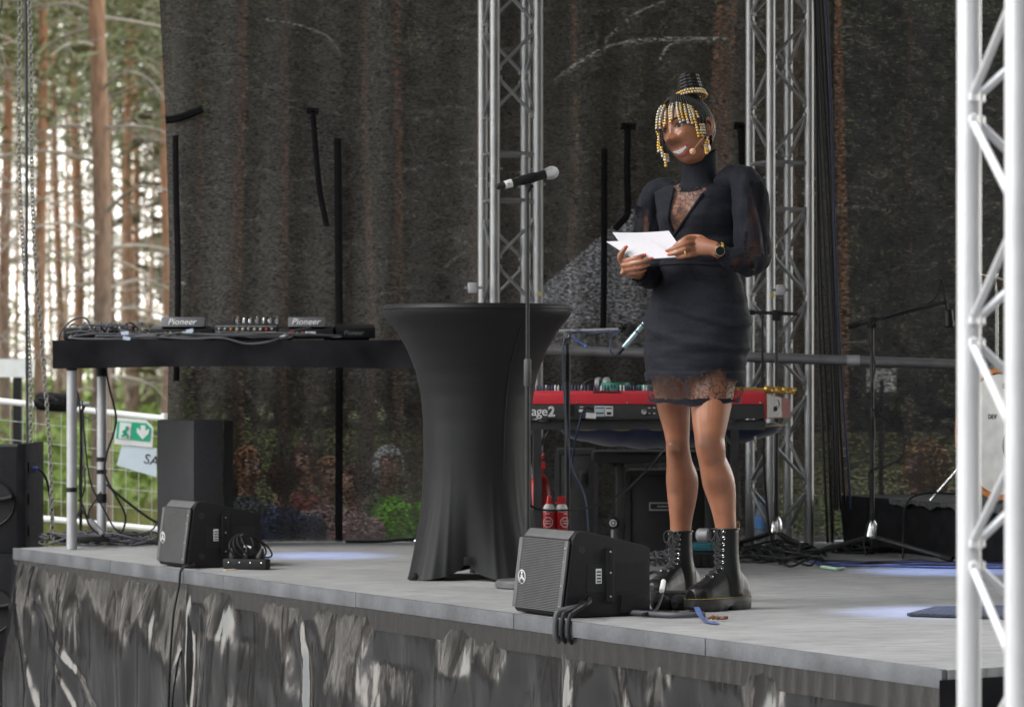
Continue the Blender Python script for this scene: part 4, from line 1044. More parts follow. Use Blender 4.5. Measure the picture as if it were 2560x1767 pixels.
mb = MB(); mb.tube(spl([a0 - ax * .03, W(1388, 802, D1 - .03), W(1378, 790, D1 - .03), W(1381, 762, D1 - .02), W(1398, 748, D1 - .02), W(1340, 752, D1 - .01), W(1300, 750, D1 - .01), W(1274, 770, D1 - .02), W(1272, 850, D1 - .02), W(1278, 950, D1 - .03), W(1290, 1050, D1 - .03), W(1320, 1120, D1 - .02), W(1330, 1210, D1)], 6), .0038, 7); part('lead', mb, mat('dark_blue_lead', (.05, .07, .14), .5), t2)
cable([(1195, 1140, 12.9), (1220, 1150, 12.9), (1265, 1152, 12.9), (1330, 1145, 13), (1400, 1115, 13.1), (1450, 1070, 13.2), (1490, 1025, 13.3), (1510, 1000, 13.5), (1518, 975, 13.8)], .0045, M_cab, 'black cable sagging across in front of the spray cans')

# ------------------------------------------------------------------ rear boom stands
def boomstand(x, yb, d, label, ytop, boom, tri0, chrome=True, feet=.3):
    c = W(x, 0, d); c.z = ST
    t = thing('boom_stand', label, 'microphone stand', c)
    tripod(c, feet, 0, tri0, t, .010, .10)
    mb = MB(); mb.lathe([(.02, .09), (.032, .10), (.026, .15), (.014, .17)], c, UP, 14); part('leg_hub', mb, M_chrome if chrome else M_blk, t)
    zt2 = kz(ytop, d); zm2 = lerp(ST, zt2, .55)
    mb = MB(); mb.cyl(c + UP * .1, V((c.x, c.y, zm2)), .011, 12); part('lower_tube', mb, M_blkm, t)
    mb = MB(); mb.cyl(V((c.x, c.y, zm2 - .04)), V((c.x, c.y, zm2 + .05)), .0135, 12); part('height_grip', mb, M_blk, t)
    mb = MB(); mb.cyl(V((c.x, c.y, zm2)), V((c.x, c.y, zt2)), .0085, 12); part('upper_tube', mb, M_blkm, t)
    mb = MB(); mb.box(V((c.x, c.y, zt2)), (.04, .03, .05)); part('pivot', mb, M_blk, t, bevel=.007)
    mb = MB(); mb.tube([W(*boom[0], d), W(*boom[1], d)], .0085, 10); part('boom', mb, M_blkm, t)
    mb = MB(); p0, p1 = W(*boom[0], d), W(*boom[1], d); mb.tube([p0, p0.lerp(p1, .12)], .012, 10); part('boom_grip', mb, M_rub, t)
    return t, c
DB = 14.72
t, c = boomstand(1753, 1240, DB, 'black boom stand right behind the woman in black', 712, ((1690, 705), (1802, 709)), 1.1)
mb = MB(); mb.tube([W(1770, 712, DB - .02), W(1768, 735, DB - .03), W(1778, 745, DB - .03)], .005, 6); part('wing_lever', mb, M_steel, t)
cable([(1722, 712, DB), (1721, 800, DB), (1722, 900, DB), (1724, 1010, DB), (1728, 1100, DB), (1738, 1200, DB - .05), (1752, 1248, DB - .2)], .0055, M_cab, 'black cable hanging from the boom behind the woman')
DR = 14.3
t, c = boomstand(1969, 1255, DR, 'black boom stand with slanted arm in front of the drum riser', 728, ((1915, 738), (2128, 683)), 3.55, feet=.40)
a0, a1 = W(2128, 640, DR), W(2143, 740, DR)
mi = thing('drum_microphone', 'dark studio microphone hanging from the slanted boom', 'microphone', a1)
mb = MB(); mb.tube([a0, W(2137, 690, DR), W(2138, 702, DR)], .0065, 8); mb.lathe([(.012, 0), (.021, .004), (.021, .05), (.024, .054), (.024, .075), (.017, .082)], a1 + V((-.004, 0, .082)), V((.05, 0, -1)), 16); part('capsule_body', mb, M_blk, mi)
mb = MB(); mb.lathe([(.008, -.012), (.012, 0), (.008, .012)], W(2132, 682, DR), V((1, 0, 0)), 10); part('swivel', mb, M_blkm, mi)
mb = MB(); mb.tube(spl([a0 + V((0, 0, .0)), W(2124, 632, DR), W(2116, 665, DR), W(2090, 690, DR), W(2040, 704, DR - .02), W(1985, 722, DR - .02), W(1963, 745, DR - .02), W(1968, 790, DR - .02), W(1976, 830, DR - .02), W(1966, 880, DR - .02), W(1972, 925, DR - .02), W(2010, 955, DR - .03), W(2040, 990, DR - .05), W(2036, 1030, DR - .05), W(2000, 1052, DR - .03), W(1966, 1062, DR - .02), W(1962, 1090, DR - .02), W(1969, 1150, DR - .02), W(1958, 1190, DR - .05), W(1950, 1225, DR - .1), W(1956, 1252, DR - .2)], 6), .0042, 7); part('lead', mb, M_cab, mi)

# ------------------------------------------------------------------ drum riser, drum, cymbal
ra, rb_ = FLR(1908, 1236), FLR(2145, 1262)
rdir = (rb_ - ra).normalized(); rback = V((-rdir.y, rdir.x, 0)); rback = rback if rback.y > 0 else -rback
RH = .245
rz_ = thing('drum_riser', 'low drum riser draped in black cloth', 'riser', ra)
rc_ = ra + rdir * 2.2
def rs(u, v):
    s = u * 2.2; out = .012 * v * math.sin(s * 7) + .008 * v * math.sin(s * 17)
    return ra + rdir * (s - .05 * (1 - v)) - rback * (out + .005) + UP * (RH * (1 - v) + .004)
mb = MB(); mb.grid(rs, 90, 8)
mb.grid(lambda u, v: ra - rdir * (.05 * (1 - v)) + rback * u * 1.0 + UP * (RH * (1 - v) + .004), 8, 6); part('side_cloth', mb, M_cloth, rz_, smooth=60)
mb = MB(); mb.prism([ra - rdir * .05 + UP * (RH - .02), rc_ + UP * (RH - .02), rc_ + rback * 1.0 + UP * (RH - .02), ra - rdir * .05 + rback * 1.0 + UP * (RH - .02)], UP * .022); part('platform', mb, M_blk, rz_)
# carpet with frayed edge hanging over
m_cpt = mat('grey_carpet', (.10, .10, .105), .95, 0, .5, 60, .8, 300)
def cp(u, v):
    s = lerp(.5, 2.1, u); ed = .018 * math.sin(s * 23) + .012 * math.sin(s * 51)
    if v < .8: return ra + rdir * s + rback * lerp(.8, .0, v / .8) + UP * (RH + .012)
    return ra + rdir * s - rback * .028 + UP * (RH + .010 - (v - .8) * (.14 + ed * 2))
mb = MB(); mb.grid(cp, 120, 12); part('carpet', mb, m_cpt, None, smooth=60, label='grey carpet with a frayed edge on the drum riser', category='carpet')
bd = W(2272, 972, 14.05); BR = .282
bn_ = V((-.80, -.60, 0)).normalized(); bn_ = V((-.55, -.83, 0)).normalized()
bt = V((-bn_.y, bn_.x, 0)); bd.z = ST + RH + .014 + BR + .02
ang = math.acos(.55); bn_ = V((-math.sin(ang), -math.cos(ang), 0))
t = thing('bass_drum', 'bass drum with white head and orange wooden hoop, behind the near truss', 'drum', V((bd.x, bd.y, ST + RH)))
mb = MB(); mb.lathe([(BR * .97, .0), (BR * .97, -.38)], bd, bn_, 48, cap=False); part('shell', mb, mat('amber_lacquer', (.4, .12, .03), .25, 0, .2, 8), t)
mb = MB(); mb.lathe([(BR * .94, .02), (BR * .94, .028), (BR * .15, .03), (.0005, .03)], bd, bn_, 48, cap=False); hd = part('drum_head', mb, mat('white_head', (.72, .71, .68), .45, 0, .15, 12, .1), t)
for o_ in (.0,):
    mb = MB(); mb.lathe([(BR * .955, .0), (BR * 1.02, .0), (BR * 1.02, .045), (BR * .955, .045), (BR * .955, 0)], bd, bn_, 48, cap=False); part('hoop', mb, mat('orange_wood', (.55, .2, .05), .3, 0, .2, 20), t)
br_ = bn_.cross(UP).normalized(); br_ = br_ if br_.x > 0 else -br_
mb = MB(); hc = bd + br_ * .10 - UP * .05; mb.lathe([(.09, .0315), (.0005, .0315)], hc, bn_, 32, cap=False); part('port_hole', mb, mat('recess_black', (.008, .008, .009), .7), hd)
text('head_mark', 'DEV', .03, bd - br_ * .055 + UP * .075 + bn_ * .0325, br_, UP, M_blk, hd)
text('maker_mark', '0', .035, bd + br_ * .02 + UP * .21 + bn_ * .0325, br_, UP, mat('print_wine', (.3, .05, .08), .5), hd)
for k in range(8):
    a = k * math.pi / 4 + .2; q = bd + (br_ * math.cos(a) + UP * math.sin(a)) * BR * 1.03
    mb = MB(); mb.box(q + bn_ * .03, (.02, .02, .03)); mb.tube([q + bn_ * .05, q - bn_ * .1], .004, 6); part('claw_hook', mb, M_chrome, t)
for s_ in (-1, 1):
    q = bd + br_ * s_ * BR * .95 - UP * .12; e = q + br_ * s_ * .10 + bn_ * .12; e.z = ST + RH + .016; mb = MB(); mb.tube([q, e], .007, 8); part('spur', mb, M_chrome, t)
q = W(2250, 632, 14.3); t = thing('cymbal', 'thin bronze cymbal seen edge-on above the drum', 'cymbal', V((q.x, q.y, ST + RH + .014)))
mb = MB(); mb.lathe([(.005, .016), (.03, .012), (.05, .004), (.2, -.008), (.2, -.0095), (.03, .009)], q, V((.3, 0, 1)), 36); part('disc', mb, mat('bronze', (.6, .5, .35), .3, 1), t)
mb = MB(); mb.tube([q + UP * .03, V((q.x + .0, q.y, ST + RH + .016))], .008, 8); part('stand', mb, M_chrome, t)
cable([(2038, 1262, 14.2), (2040, 1200, 14.22), (2042, 1150, 14.2), (2060, 1122, 14.2), (2100, 1112, 14.25), (2150, 1114, 14.25), (2200, 1112, 14.25)], .0045, M_cab, 'black cable looping up over the front of the drum riser')

# ------------------------------------------------------------------ floor cables and small things
def floorpt(x, y, z=0):
    q = FLR(x, y); q.z = ST + z; return q
def fcable(pts, r, m_, label, name='cable', k=6):
    mb = MB(); mb.tube(spl([floorpt(x, y, z + r) for x, y, z in pts], k), r, 7); return part(name, mb, m_, None, smooth=180, label=label, category='cable')
c = floorpt(1745, 1262); tangle('floor_cables', 'loose tangle of black cables on the floor behind the boots', 'cables', c, .30, .85, 20, .0055, 31, .05)
c = floorpt(1500, 1272); tangle('floor_cables', 'pale-plugged cables on the floor left of the boots', 'cables', c, .14, .5, 9, .005, 33, .04, M_cabg)
c = floorpt(1975, 1248); tangle('floor_cables', 'coiled cables around the foot of the slanted boom stand', 'cables', c, .26, .3, 10, .0055, 35, .03)
for i in range(6):
    y = 1272 + i * 2.6
    fcable([(1820 + 8 * i, y - 2, .004), (1900, y + 3 * math.sin(i), .006), (1980, y + 3 * math.cos(i * 2), .005), (2060, y + 2 * math.sin(i * 3), .008), (2140, y + 3 * math.cos(i), .004), (2290, y + 1, .004)], .0055, mat('blue_lit_cable', (.05, .07, .2), .45) if i % 2 else M_cab, '%s cable of the run along the floor, %s from the back' % ('blue-lit' if i % 2 else 'black', ('first', 'second', 'third', 'fourth', 'fifth', 'last')[i]))  # every second cable coloured brighter blue to stand for the lamp's blue light
fcable([(1855, 1284, .002), (1870, 1287, .004), (1888, 1289, .003), (1905, 1287, .002)], .007, mat('green_white_tag', (.45, .65, .5), .5), 'short green-tagged cable end on the floor')
# power strips with plugs by the speakers
def strip(pts, label, w_=.055, h_=.045):
    a, b = [floorpt(*p) for p in pts]; ax = (b - a).normalized(); si = V((-ax.y, ax.x, 0))
    t = thing('power_strip', label, 'power strip', (a + b) / 2)
    mb = MB(); mb.box((a + b) / 2 + UP * (h_ / 2 + .001), ((b - a).length, w_, h_), Matrix((ax, si, UP)).transposed()); part('casing', mb, M_rub, t, bevel=.008)
    return t, a, b, ax, si
t, a, b, ax, si = strip(((508, 1284), (606, 1286)), 'black outdoor power strip beside the floor speaker below the DJ table')
for k in range(3):
    q = a.lerp(b, .2 + .3 * k) + UP * .046; mb = MB(); mb.lathe([(.02, 0), (.02, .012), (.012, .03), (.006, .045)], q, UP + V((rnd.uniform(-.3, .3), 0, 0)), 12); part('plug', mb, M_blk, t)
for k in range(4):
    q = a.lerp(b, .15 + .25 * k) - si * .029 + UP * .03; mb = MB(); mb.ball(q, .004); part('screw', mb, M_chrome, t)
c = a.lerp(b, .5)
for i in range(4):
    mb = MB(); mb.tube(spl([c + V((-.02 + .05 * math.cos(th + i) * (1 + .1 * i) + .02 * i, .03 * math.sin(th * 1.3 + i), .10 + .05 * math.sin(th + i * .7))) for th in [k * .8 for k in range(9)]], 5), .0038, 7)
    part('lead_loop', mb, M_cab, t)
mb = MB(); mb.tube([c + V((-.01, -.02, .10)), c + V((.02, -.02, .092))], .006, 8); part('white_sleeve', mb, M_white, t)
def edge_at(x):
    k = (x - 1156.0) / FD; s0 = (k * PA.y - PA.x) / (edge.x - k * edge.y); return PA + edge * s0
lip = edge_at(424)
P = [floorpt(512, 1280, .012), floorpt(500, 1272, .012), floorpt(480, 1267, .02), floorpt(455, 1272, .025), floorpt(438, 1282, .02), lip + BK * .03 + UP * .022, lip + N_ * .028 + UP * .008, lip + N_ * .04 - UP * .06]
P += [lip + edge * (.01 * math.sin(k)) + N_ * (.05 + .085 * k * .11 + .01 * math.sin(k * .9)) - UP * (.06 + .11 * k) for k in range(1, 9)]
mb = MB(); mb.tube(spl(P, 5), .0055, 7); part('cable', mb, M_cab, None, smooth=180, label='black power cable running over the stage edge and down the skirt, left floor speaker', category='cable')
mb = MB(); c = floorpt(520, 1287); mb.box(c + UP * .0025, (.05, .035, .003), Matrix.Rotation(.4, 3, 'Z')); part('cardboard_scrap', mb, mat('cardboard', (.55, .42, .3), .8), None, label='scrap of tan cardboard on the floor by the power strip', category='cardboard')
# bundle in front of the near floor speaker
t, a, b, ax, si = strip(((1475, 1374), (1600, 1372)), 'black power strip in front of the platform boots', .09, .06)
for k in range(2):
    q = a.lerp(b, .1 + .32 * k) - si * .05 + UP * .02; e = -si + UP * .3
    mb = MB(); mb.lathe([(.034, 0), (.036, .012), (.03, .035), (.02, .05), (.012, .07)], q, (-ax * .5 - si * .8), 16); part('plug', mb, M_rub, t)
for i in range(3):
    z0 = .006 + .012 * (i % 2)
    pts = [floorpt(1590 - 30 * i, 1394 - 2 * i, .012), floorpt(1520, 1396 - 2 * i, .012), floorpt(1440, 1391 - 3 * i, .012), floorpt(1370, 1388 - 4 * i, .016), floorpt(1330, 1390 - 5 * i, .035 + .01 * i)]
    lip = edge_at(1272 + i * 15)
    pts += [lip + UP * (.04 + .012 * i) + BK * .05, lip + UP * .03 + N_ * .012, lip + UP * .012 + N_ * .028, lip - UP * .045 + N_ * .032, lip - UP * .07 + N_ * .018, lip - UP * .09 - N_ * .02]
    mb = MB(); mb.tube(spl(pts, 6), .0075 if i else .0095, 8); part('cable', mb, M_cabg if i == 0 else M_cab, None, smooth=180, label='%s of three thick cables bent over the stage edge by the near speaker' % ('leftmost', 'middle', 'rightmost')[i], category='cable')
mb = MB(); mb.tube(spl([floorpt(1452, 1352, .08), floorpt(1478, 1352, .10), floorpt(1497, 1360, .085), floorpt(1497, 1374, .06), floorpt(1480, 1390, .02), floorpt(1450, 1394, .01)], 6), .006, 7); o = part('thin_lead', mb, M_cab, None, label='thin lead with white sleeve looping by the near speaker', category='cable')
mb = MB(); mb.tube([floorpt(1498, 1366, .085), floorpt(1494, 1376, .065)], .009, 8); part('white_sleeve', mb, M_white, o)
mb = MB()
def rib(u, v):
    P = [floorpt(1566, 1388, .028), floorpt(1574, 1400, .018), floorpt(1592, 1408, .006), floorpt(1616, 1411, .003)]
    i = min(2, int(u * 3)); q = P[i].lerp(P[i + 1], u * 3 - i); return q + V((.018 * v, .05 * v * u, .006 * math.sin(u * 9) * v * (1 - u)))
mb.grid(rib, 20, 3); part('cable_tie_strap', mb, mat('blue_velcro', (.06, .10, .26), .8, 0, .5, 120), None, smooth=180, label='blue fabric cable strap on the thick cables', category='strap')
mb = MB(); rg = random.Random(8)
for i in range(4): q = floorpt(1598 + 10 * i, 1402, .01); mb.tube([q, q + V((.022, rg.uniform(-.01, .01), rg.uniform(0, .01)))], .006, 7)
part('cable_end', mb, mat('brown_wire', (.16, .07, .04), .5), None, label='frayed brown cable end beside the blue strap', category='cable')
# bottle, crumpled bag, blue-green box, wood wheel stack behind boots
q = floorpt(1719, 1222); t = thing('water_bottle', 'clear water bottle with blue label behind the boom stand', 'bottle', q)
mb = MB(); mb.lathe([(.03, 0), (.033, .01), (.033, .05), (.031, .055), (.033, .06), (.033, .13), (.024, .165), (.013, .185), (.013, .2)], q, UP, 20); part('bottle_body', mb, mat('bottle_plastic', (.35, .45, .6), .15, 0, .05, 10, 0, alpha=.45), t)
mb = MB(); mb.lathe([(.0337, .065), (.0337, .125)], q, UP, 20, cap=False); part('bottle_label', mb, mat('blue_label', (.12, .3, .7), .5), t)
mb = MB(); mb.lathe([(.015, .2), (.015, .222)], q, UP, 14); part('cap', mb, mat('cap_blue', (.05, .1, .5), .4), t)
rg = random.Random(4); mb = MB(); mb.ball((0, 0, 0), .045, 18)
q = floorpt(1772, 1232)
for i, p in enumerate(mb.v): mb.v[i] = q + UP * .036 + p * (1 + .35 * noise.noise(p * 40)) + V((0, 0, 0)) if p.z > -.03 else q + UP * .004 + V((p.x, p.y, 0)) * 1.3
part('plastic_bag', mb, mat('milky_plastic', (.5, .5, .5), .3, 0, .1, 20, .5, 60, alpha=.7), None, label='crumpled clear plastic bag at the foot of the rear truss', category='bag')
q = floorpt(1590, 1280); t = thing('effects_pedals', 'two stacked black pedals with a blue-green plate behind the boots', 'pedal', q)
mb = MB(); mb.box(q + UP * .035, (.15, .12, .066)); part('pedal_box', mb, M_blk, t, bevel=.008)
mb = MB(); mb.box(q + UP * .088, (.13, .1, .036)); part('pedal_top', mb, mat('blue_green_plate', (.05, .2, .25), .25, .6), t, bevel=.01)
mb = MB()
for k in range(5): mb.box(q + V((-.06 + .03 * k, -.063, .035)), (.02, .006, .05))
part('pedal_rib', mb, M_rub, t)
q = W(1588, 1180, 14.0); q.z = ST + .12; mb = MB()
t = thing('metal_coupler', 'silver cable coupling between the boots', 'coupling', V((q.x, q.y, ST)))
mb.lathe([(.02, -.03), (.03, -.02), (.03, .02), (.02, .03)], q, V((1, -.3, 0)), 14); part('collar', mb, M_aluw, t)
mb = MB(); mb.box(V((q.x, q.y + .02, ST + .055)), (.05, .05, .105)); part('base_block', mb, M_blk, t, bevel=.006)
# carpet mat on the floor at the right
pts = [floorpt(2047, 1392), floorpt(2400, 1403), floorpt(2520, 1370), floorpt(2110, 1376)]
mb = MB(); mb.prism([p + UP * .003 for p in pts], UP * .010); part('floor_mat', mb, mat('blue_grey_mat', (.06, .065, .085), .9, 0, .9, 160, 1.0, 300), None, bevel=.003, label='rough dark floor mat by the near truss', category='mat')
# blue stage lamps hung under the canopy (their pools lie on the floor)
def lamp(target, ang, energy, x, y, which, blend=1.0):
    l = bpy.data.lights.new('stage_lamp', 'SPOT'); l.energy = energy; l.color = (.35, .48, 1.0); l.spot_size = R(ang); l.spot_blend = blend; l.shadow_soft_size = .05
    o = bpy.data.objects.new('stage_lamp_light', l); col.objects.link(o); o.location = (x, y, RZ - .35)
    o.rotation_euler = (V(target) - o.location).to_track_quat('-Z', 'Y').to_euler()
    c = V(o.location); ax = (V(target) - c).normalized()
    t = thing('stage_lamp', 'black stage lamp under the canopy throwing the %s blue pool on the floor' % which, 'lamp', V((x, y, RZ - .5)))
    mb = MB(); mb.lathe([(.10, -.30), (.12, -.28), (.12, -.06), (.13, -.04), (.13, .02), (.115, .02), (.11, -.05)], c - ax * .04, ax, 20, cap=False); part('housing', mb, M_blkm, t)
    mb = MB(); mb.lathe([(.10, -.298), (.0005, -.298)], c - ax * .04, ax, 20, cap=False); part('rear_plate', mb, M_blkm, t)
    sd_ = ax.cross(UP).normalized(); m0 = c - ax * .2
    mb = MB(); mb.tube([m0 + sd_ * .14, m0 + sd_ * .14 + UP * .18, V((m0.x, m0.y, RZ - .06)), m0 - sd_ * .14 + UP * .18, m0 - sd_ * .14], .012, 8); part('yoke', mb, M_blkm, t)
    mb = MB(); mb.cyl(V((m0.x, m0.y, RZ - .08)), V((m0.x, m0.y, RZ)), .02, 10); part('clamp', mb, M_steel, t)
    return o
lamp(floorpt(2100, 1382), 10, 340, 2.2, 12.5, 'near right')
lamp(floorpt(2130, 1288), 11, 400, 2.6, 15.0, 'far right')
lamp(floorpt(720, 1254), 11, 330, -.6, 15.4, 'left')

# ================================================================== behind the stage
# ------------------------------------------------------------------ mesh fence with the signs
def fence(x0, y0t, x1, y1t, yb0, yb1, d0, d1, label, nv=10, nh=9):
    A, B, C_, D_ = W(x0, y0t, d0), W(x1, y1t, d1), W(x1, yb1, d1), W(x0, yb0, d0)
    t = thing('fence_panel', label, 'fence', V(((A.x + B.x) / 2, (d0 + d1) / 2, 0)))
    for p, q in ((A, B), (D_, C_)):
        mb = MB(); mb.tube([p, q], .017, 10); part('rail', mb, M_carp, t)
    for p, q in ((A, D_), (B, C_)):
        mb = MB(); e = q.copy(); e.z = .02; mb.tube([p + UP * .03, e], .019, 10); part('post', mb, M_carp, t)
    mb = MB()
    for i in range(1, nv): mb.tube([A.lerp(B, i / nv), D_.lerp(C_, i / nv)], .0019, 5)
    for j in range(1, nh): mb.tube([A.lerp(D_, j / nh), B.lerp(C_, j / nh)], .0019, 5)
    part('wire_mesh', mb, mat('pale_wire', (.42, .44, .38), .5), t)
    return t, A, B, C_, D_
t, A, B, C_, D_ = fence(-120, 892, 372, 945, 1150, 1196, 17.6, 17.3, 'white steel mesh fence panel behind the stage corner', 17, 6)
# concrete foot blocks keep the posts standing
for p in (A, B):
    mb = MB(); mb.box((p.x, p.y, .07), (.3, .6, .14)); part('foot_block', mb, mat('grey_concrete', (.3, .3, .29), .9), t, bevel=.02)
# exit sign: green board, running man, door, arrow
u = (B - A).normalized(); nrm = V((u.y, -u.x, 0)).normalized(); nrm = nrm if nrm.y < 0 else -nrm
SD = 17.25
def sp(x, y, e=0): return W(x, y, SD) + nrm * (.02 + e)
es = thing('exit_sign', 'green emergency exit sign with white arrow hung on the fence', 'sign', sp(305, 1005))
def spoly(pts, e, th, name, m_, par):
    mb = MB(); mb.prism([sp(x, y, e) for x, y in pts], nrm * th); return part(name, mb, m_, par, smooth=0)
S0 = lambda x, y: (280 / 1.10727 + x / 8.866 / 1.10727, 1020 / 1.10727 + y / 8.866 / 1.10727)
bd_ = spoly([S0(115, 200), S0(790, 265), S0(950, 430), S0(920, 865), S0(80, 790)], 0, .004, 'board', M_white, es)
m_gr = mat('sign_green', (.02, .42, .24), .45, 0, .06)
spoly([S0(160, 285), S0(800, 335), S0(915, 460), S0(880, 745), S0(125, 670)], .0045, .0015, 'green_field', m_gr, es)
spoly([S0(215, 310), S0(470, 330), S0(440, 690), S0(185, 665)], .0065, .0012, 'door_symbol', M_white, es)
spoly([S0(680, 375), S0(775, 380), S0(780, 500), S0(855, 455), S0(855, 560), S0(715, 690), S0(585, 530), S0(600, 425), S0(672, 500)], .0065, .0012, 'arrow_symbol', M_white, es)
mb = MB()
for P in ([(335, 470), (345, 560)], [(345, 480), (405, 440)], [(335, 480), (290, 520), (300, 560)], [(345, 560), (385, 610), (375, 660)], [(340, 560), (310, 600), (250, 610)]):
    mb.tube([sp(*S0(*p), .009) for p in P], .006, 6)
mb.ball(sp(*S0(365, 425), .009), .009); part('running_figure', mb, m_gr, es)
po = thing('paper_sign', 'pale blue-white paper sign with black letters below the exit sign', 'sign', sp(310, 1070))
spoly([S0(245, 815), S0(1010, 880), S0(1010, 1525), S0(130, 1265)], -.004, .002, 'sheet', mat('pale_paper', (.66, .75, .84), .6, 0, .04), po)
xd = (sp(*S0(970, 1180)) - sp(*S0(790, 1135))).normalized()
text('lettering', 'SA', .075, sp(*S0(905, 1160), -.0008), xd, nrm.cross(xd) if nrm.cross(xd).z > 0 else -nrm.cross(xd), M_blk, po)
# white barrier bar and its dark post at the far left
q0, q1 = W(-160, 806, 22), W(76, 812, 22)
t = thing('barrier_bar', 'white horizontal barrier beam on a dark post behind the bass cabinets', 'barrier', V((q1.x, 22, 0)))
mb = MB(); mb.prism([q0, q1, W(74, 852, 22), W(-160, 850, 22)], V((0, .06, 0))); part('beam', mb, M_carp, t)
mb = MB(); a = W(40, 850, 22.03); mb.box(V((a.x, 22.03, a.z / 2)), (.06, .05, a.z)); part('post', mb, M_blk, t)

# ------------------------------------------------------------------ marquee behind the scrim
MD = 25.0
t = thing('marquee', 'grey canvas pavilion tent seen dimly through the scrim', 'tent', V((W(1440, 0, MD).x, MD + 1.5, 0)))
pk = W(1430, 470, MD + 1.6); c4 = [W(1130, 728, MD), W(1745, 728, MD), W(1730, 735, MD + 3.2), W(1145, 735, MD + 3.2)]
m_can = mat('grey_canvas', (.4, .4, .42), .8, 0, .08, 3)
mb = MB()
for i in range(4):
    a, b = c4[i], c4[(i + 1) % 4]
    mb.add([a, b, pk], [(0, 1, 2)])
part('roof', mb, m_can, t, smooth=0)
mb = MB()
for i in range(4):
    a, b = c4[i], c4[(i + 1) % 4]; mb.add([a, b, b - UP * .22, a - UP * .22], [(0, 1, 2, 3)])
part('valance', mb, m_can, t, smooth=0)
for q in c4:
    mb = MB(); mb.tube([q, V((q.x, q.y, 0))], .025, 8); part('pole', mb, M_aluw, t)
mb = MB(); a, b = c4[3], c4[2]; mb.add([a - UP * .2, b - UP * .2, V((b.x, b.y, .02)), V((a.x, a.y, .02))], [(0, 1, 2, 3)]); part('back_wall', mb, mat('dark_canvas', (.05, .05, .055), .8), t)
q = W(1990, 858, 24); mb = MB(); mb.box(q, (.22, .02, .17)); mb2 = MB()
t = thing('notice_board', 'white notice board seen faintly through the darker scrim', 'board', V((q.x, 24, 0)))
part('panel', mb, M_white, t); mb = MB(); mb.tube([q, V((q.x, 24.02, 0))], .02, 8); part('post', mb, M_blk, t)

# ------------------------------------------------------------------ pine forest
m_bark = mat('pine_bark', (.3, .15, .08), .9, 0, .3, 5, 1.0, 14, stretch=(3, 3, .7))
n, L, p = nodes(m_bark)
tc = n.new('ShaderNodeTexCoord'); sx = n.new('ShaderNodeSeparateXYZ'); L.new(tc.outputs['Object'], sx.inputs[0])
nz = n.new('ShaderNodeTexNoise'); nz.inputs['Scale'].default_value = 1.3; nz.inputs['Detail'].default_value = 6; L.new(tc.outputs['Object'], nz.inputs['Vector'])
oi = n.new('ShaderNodeObjectInfo')
ma = n.new('ShaderNodeMath'); ma.operation = 'MULTIPLY_ADD'; ma.inputs[1].default_value = 5; L.new(nz.outputs['Fac'], ma.inputs[0]); L.new(sx.outputs['Z'], ma.inputs[2])
mo = n.new('ShaderNodeMath'); mo.operation = 'MULTIPLY_ADD'; mo.inputs[1].default_value = 3.0; L.new(oi.outputs['Random'], mo.inputs[0]); L.new(ma.outputs[0], mo.inputs[2])
mr = n.new('ShaderNodeMapRange'); mr.inputs['From Min'].default_value = 5.2; mr.inputs['From Max'].default_value = 10.5; L.new(mo.outputs[0], mr.inputs['Value'])
rp = n.new('ShaderNodeValToRGB'); rp.color_ramp.elements[0].color = (.25, .19, .155, 1); rp.color_ramp.elements[1].color = (.43, .225, .13, 1); e = rp.color_ramp.elements.new(.5); e.color = (.35, .21, .14, 1)
L.new(mr.outputs[0], rp.inputs['Fac'])
mx = n.new('ShaderNodeMix'); mx.data_type = 'RGBA'; mx.blend_type = 'MULTIPLY'; mx.inputs['Factor'].default_value = .6
n3 = n.new('ShaderNodeTexNoise'); n3.inputs['Scale'].default_value = 9; n3.inputs['Detail'].default_value = 5; mp = n.new('ShaderNodeMapping'); mp.inputs['Scale'].default_value = (2, 2, .6); L.new(tc.outputs['Object'], mp.inputs[0]); L.new(mp.outputs[0], n3.inputs['Vector'])
r3 = n.new('ShaderNodeValToRGB'); r3.color_ramp.elements[0].position = .35; r3.color_ramp.elements[0].color = (.35, .33, .32, 1); r3.color_ramp.elements[1].position = .6; r3.color_ramp.elements[1].color = (1, 1, 1, 1); L.new(n3.outputs['Fac'], r3.inputs['Fac'])
L.new(rp.outputs[0], mx.inputs[6]); L.new(r3.outputs[0], mx.inputs[7]); L.new(mx.outputs[2], p.inputs['Base Color'])
m_dead = mat('dead_branch', (.36, .32, .28), .9, 0, .3, 6)
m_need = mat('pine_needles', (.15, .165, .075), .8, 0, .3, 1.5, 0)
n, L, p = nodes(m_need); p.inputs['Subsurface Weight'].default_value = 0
m_need2 = mat('young_needles', (.19, .27, .06), .8, 0, .35, .8, 0)

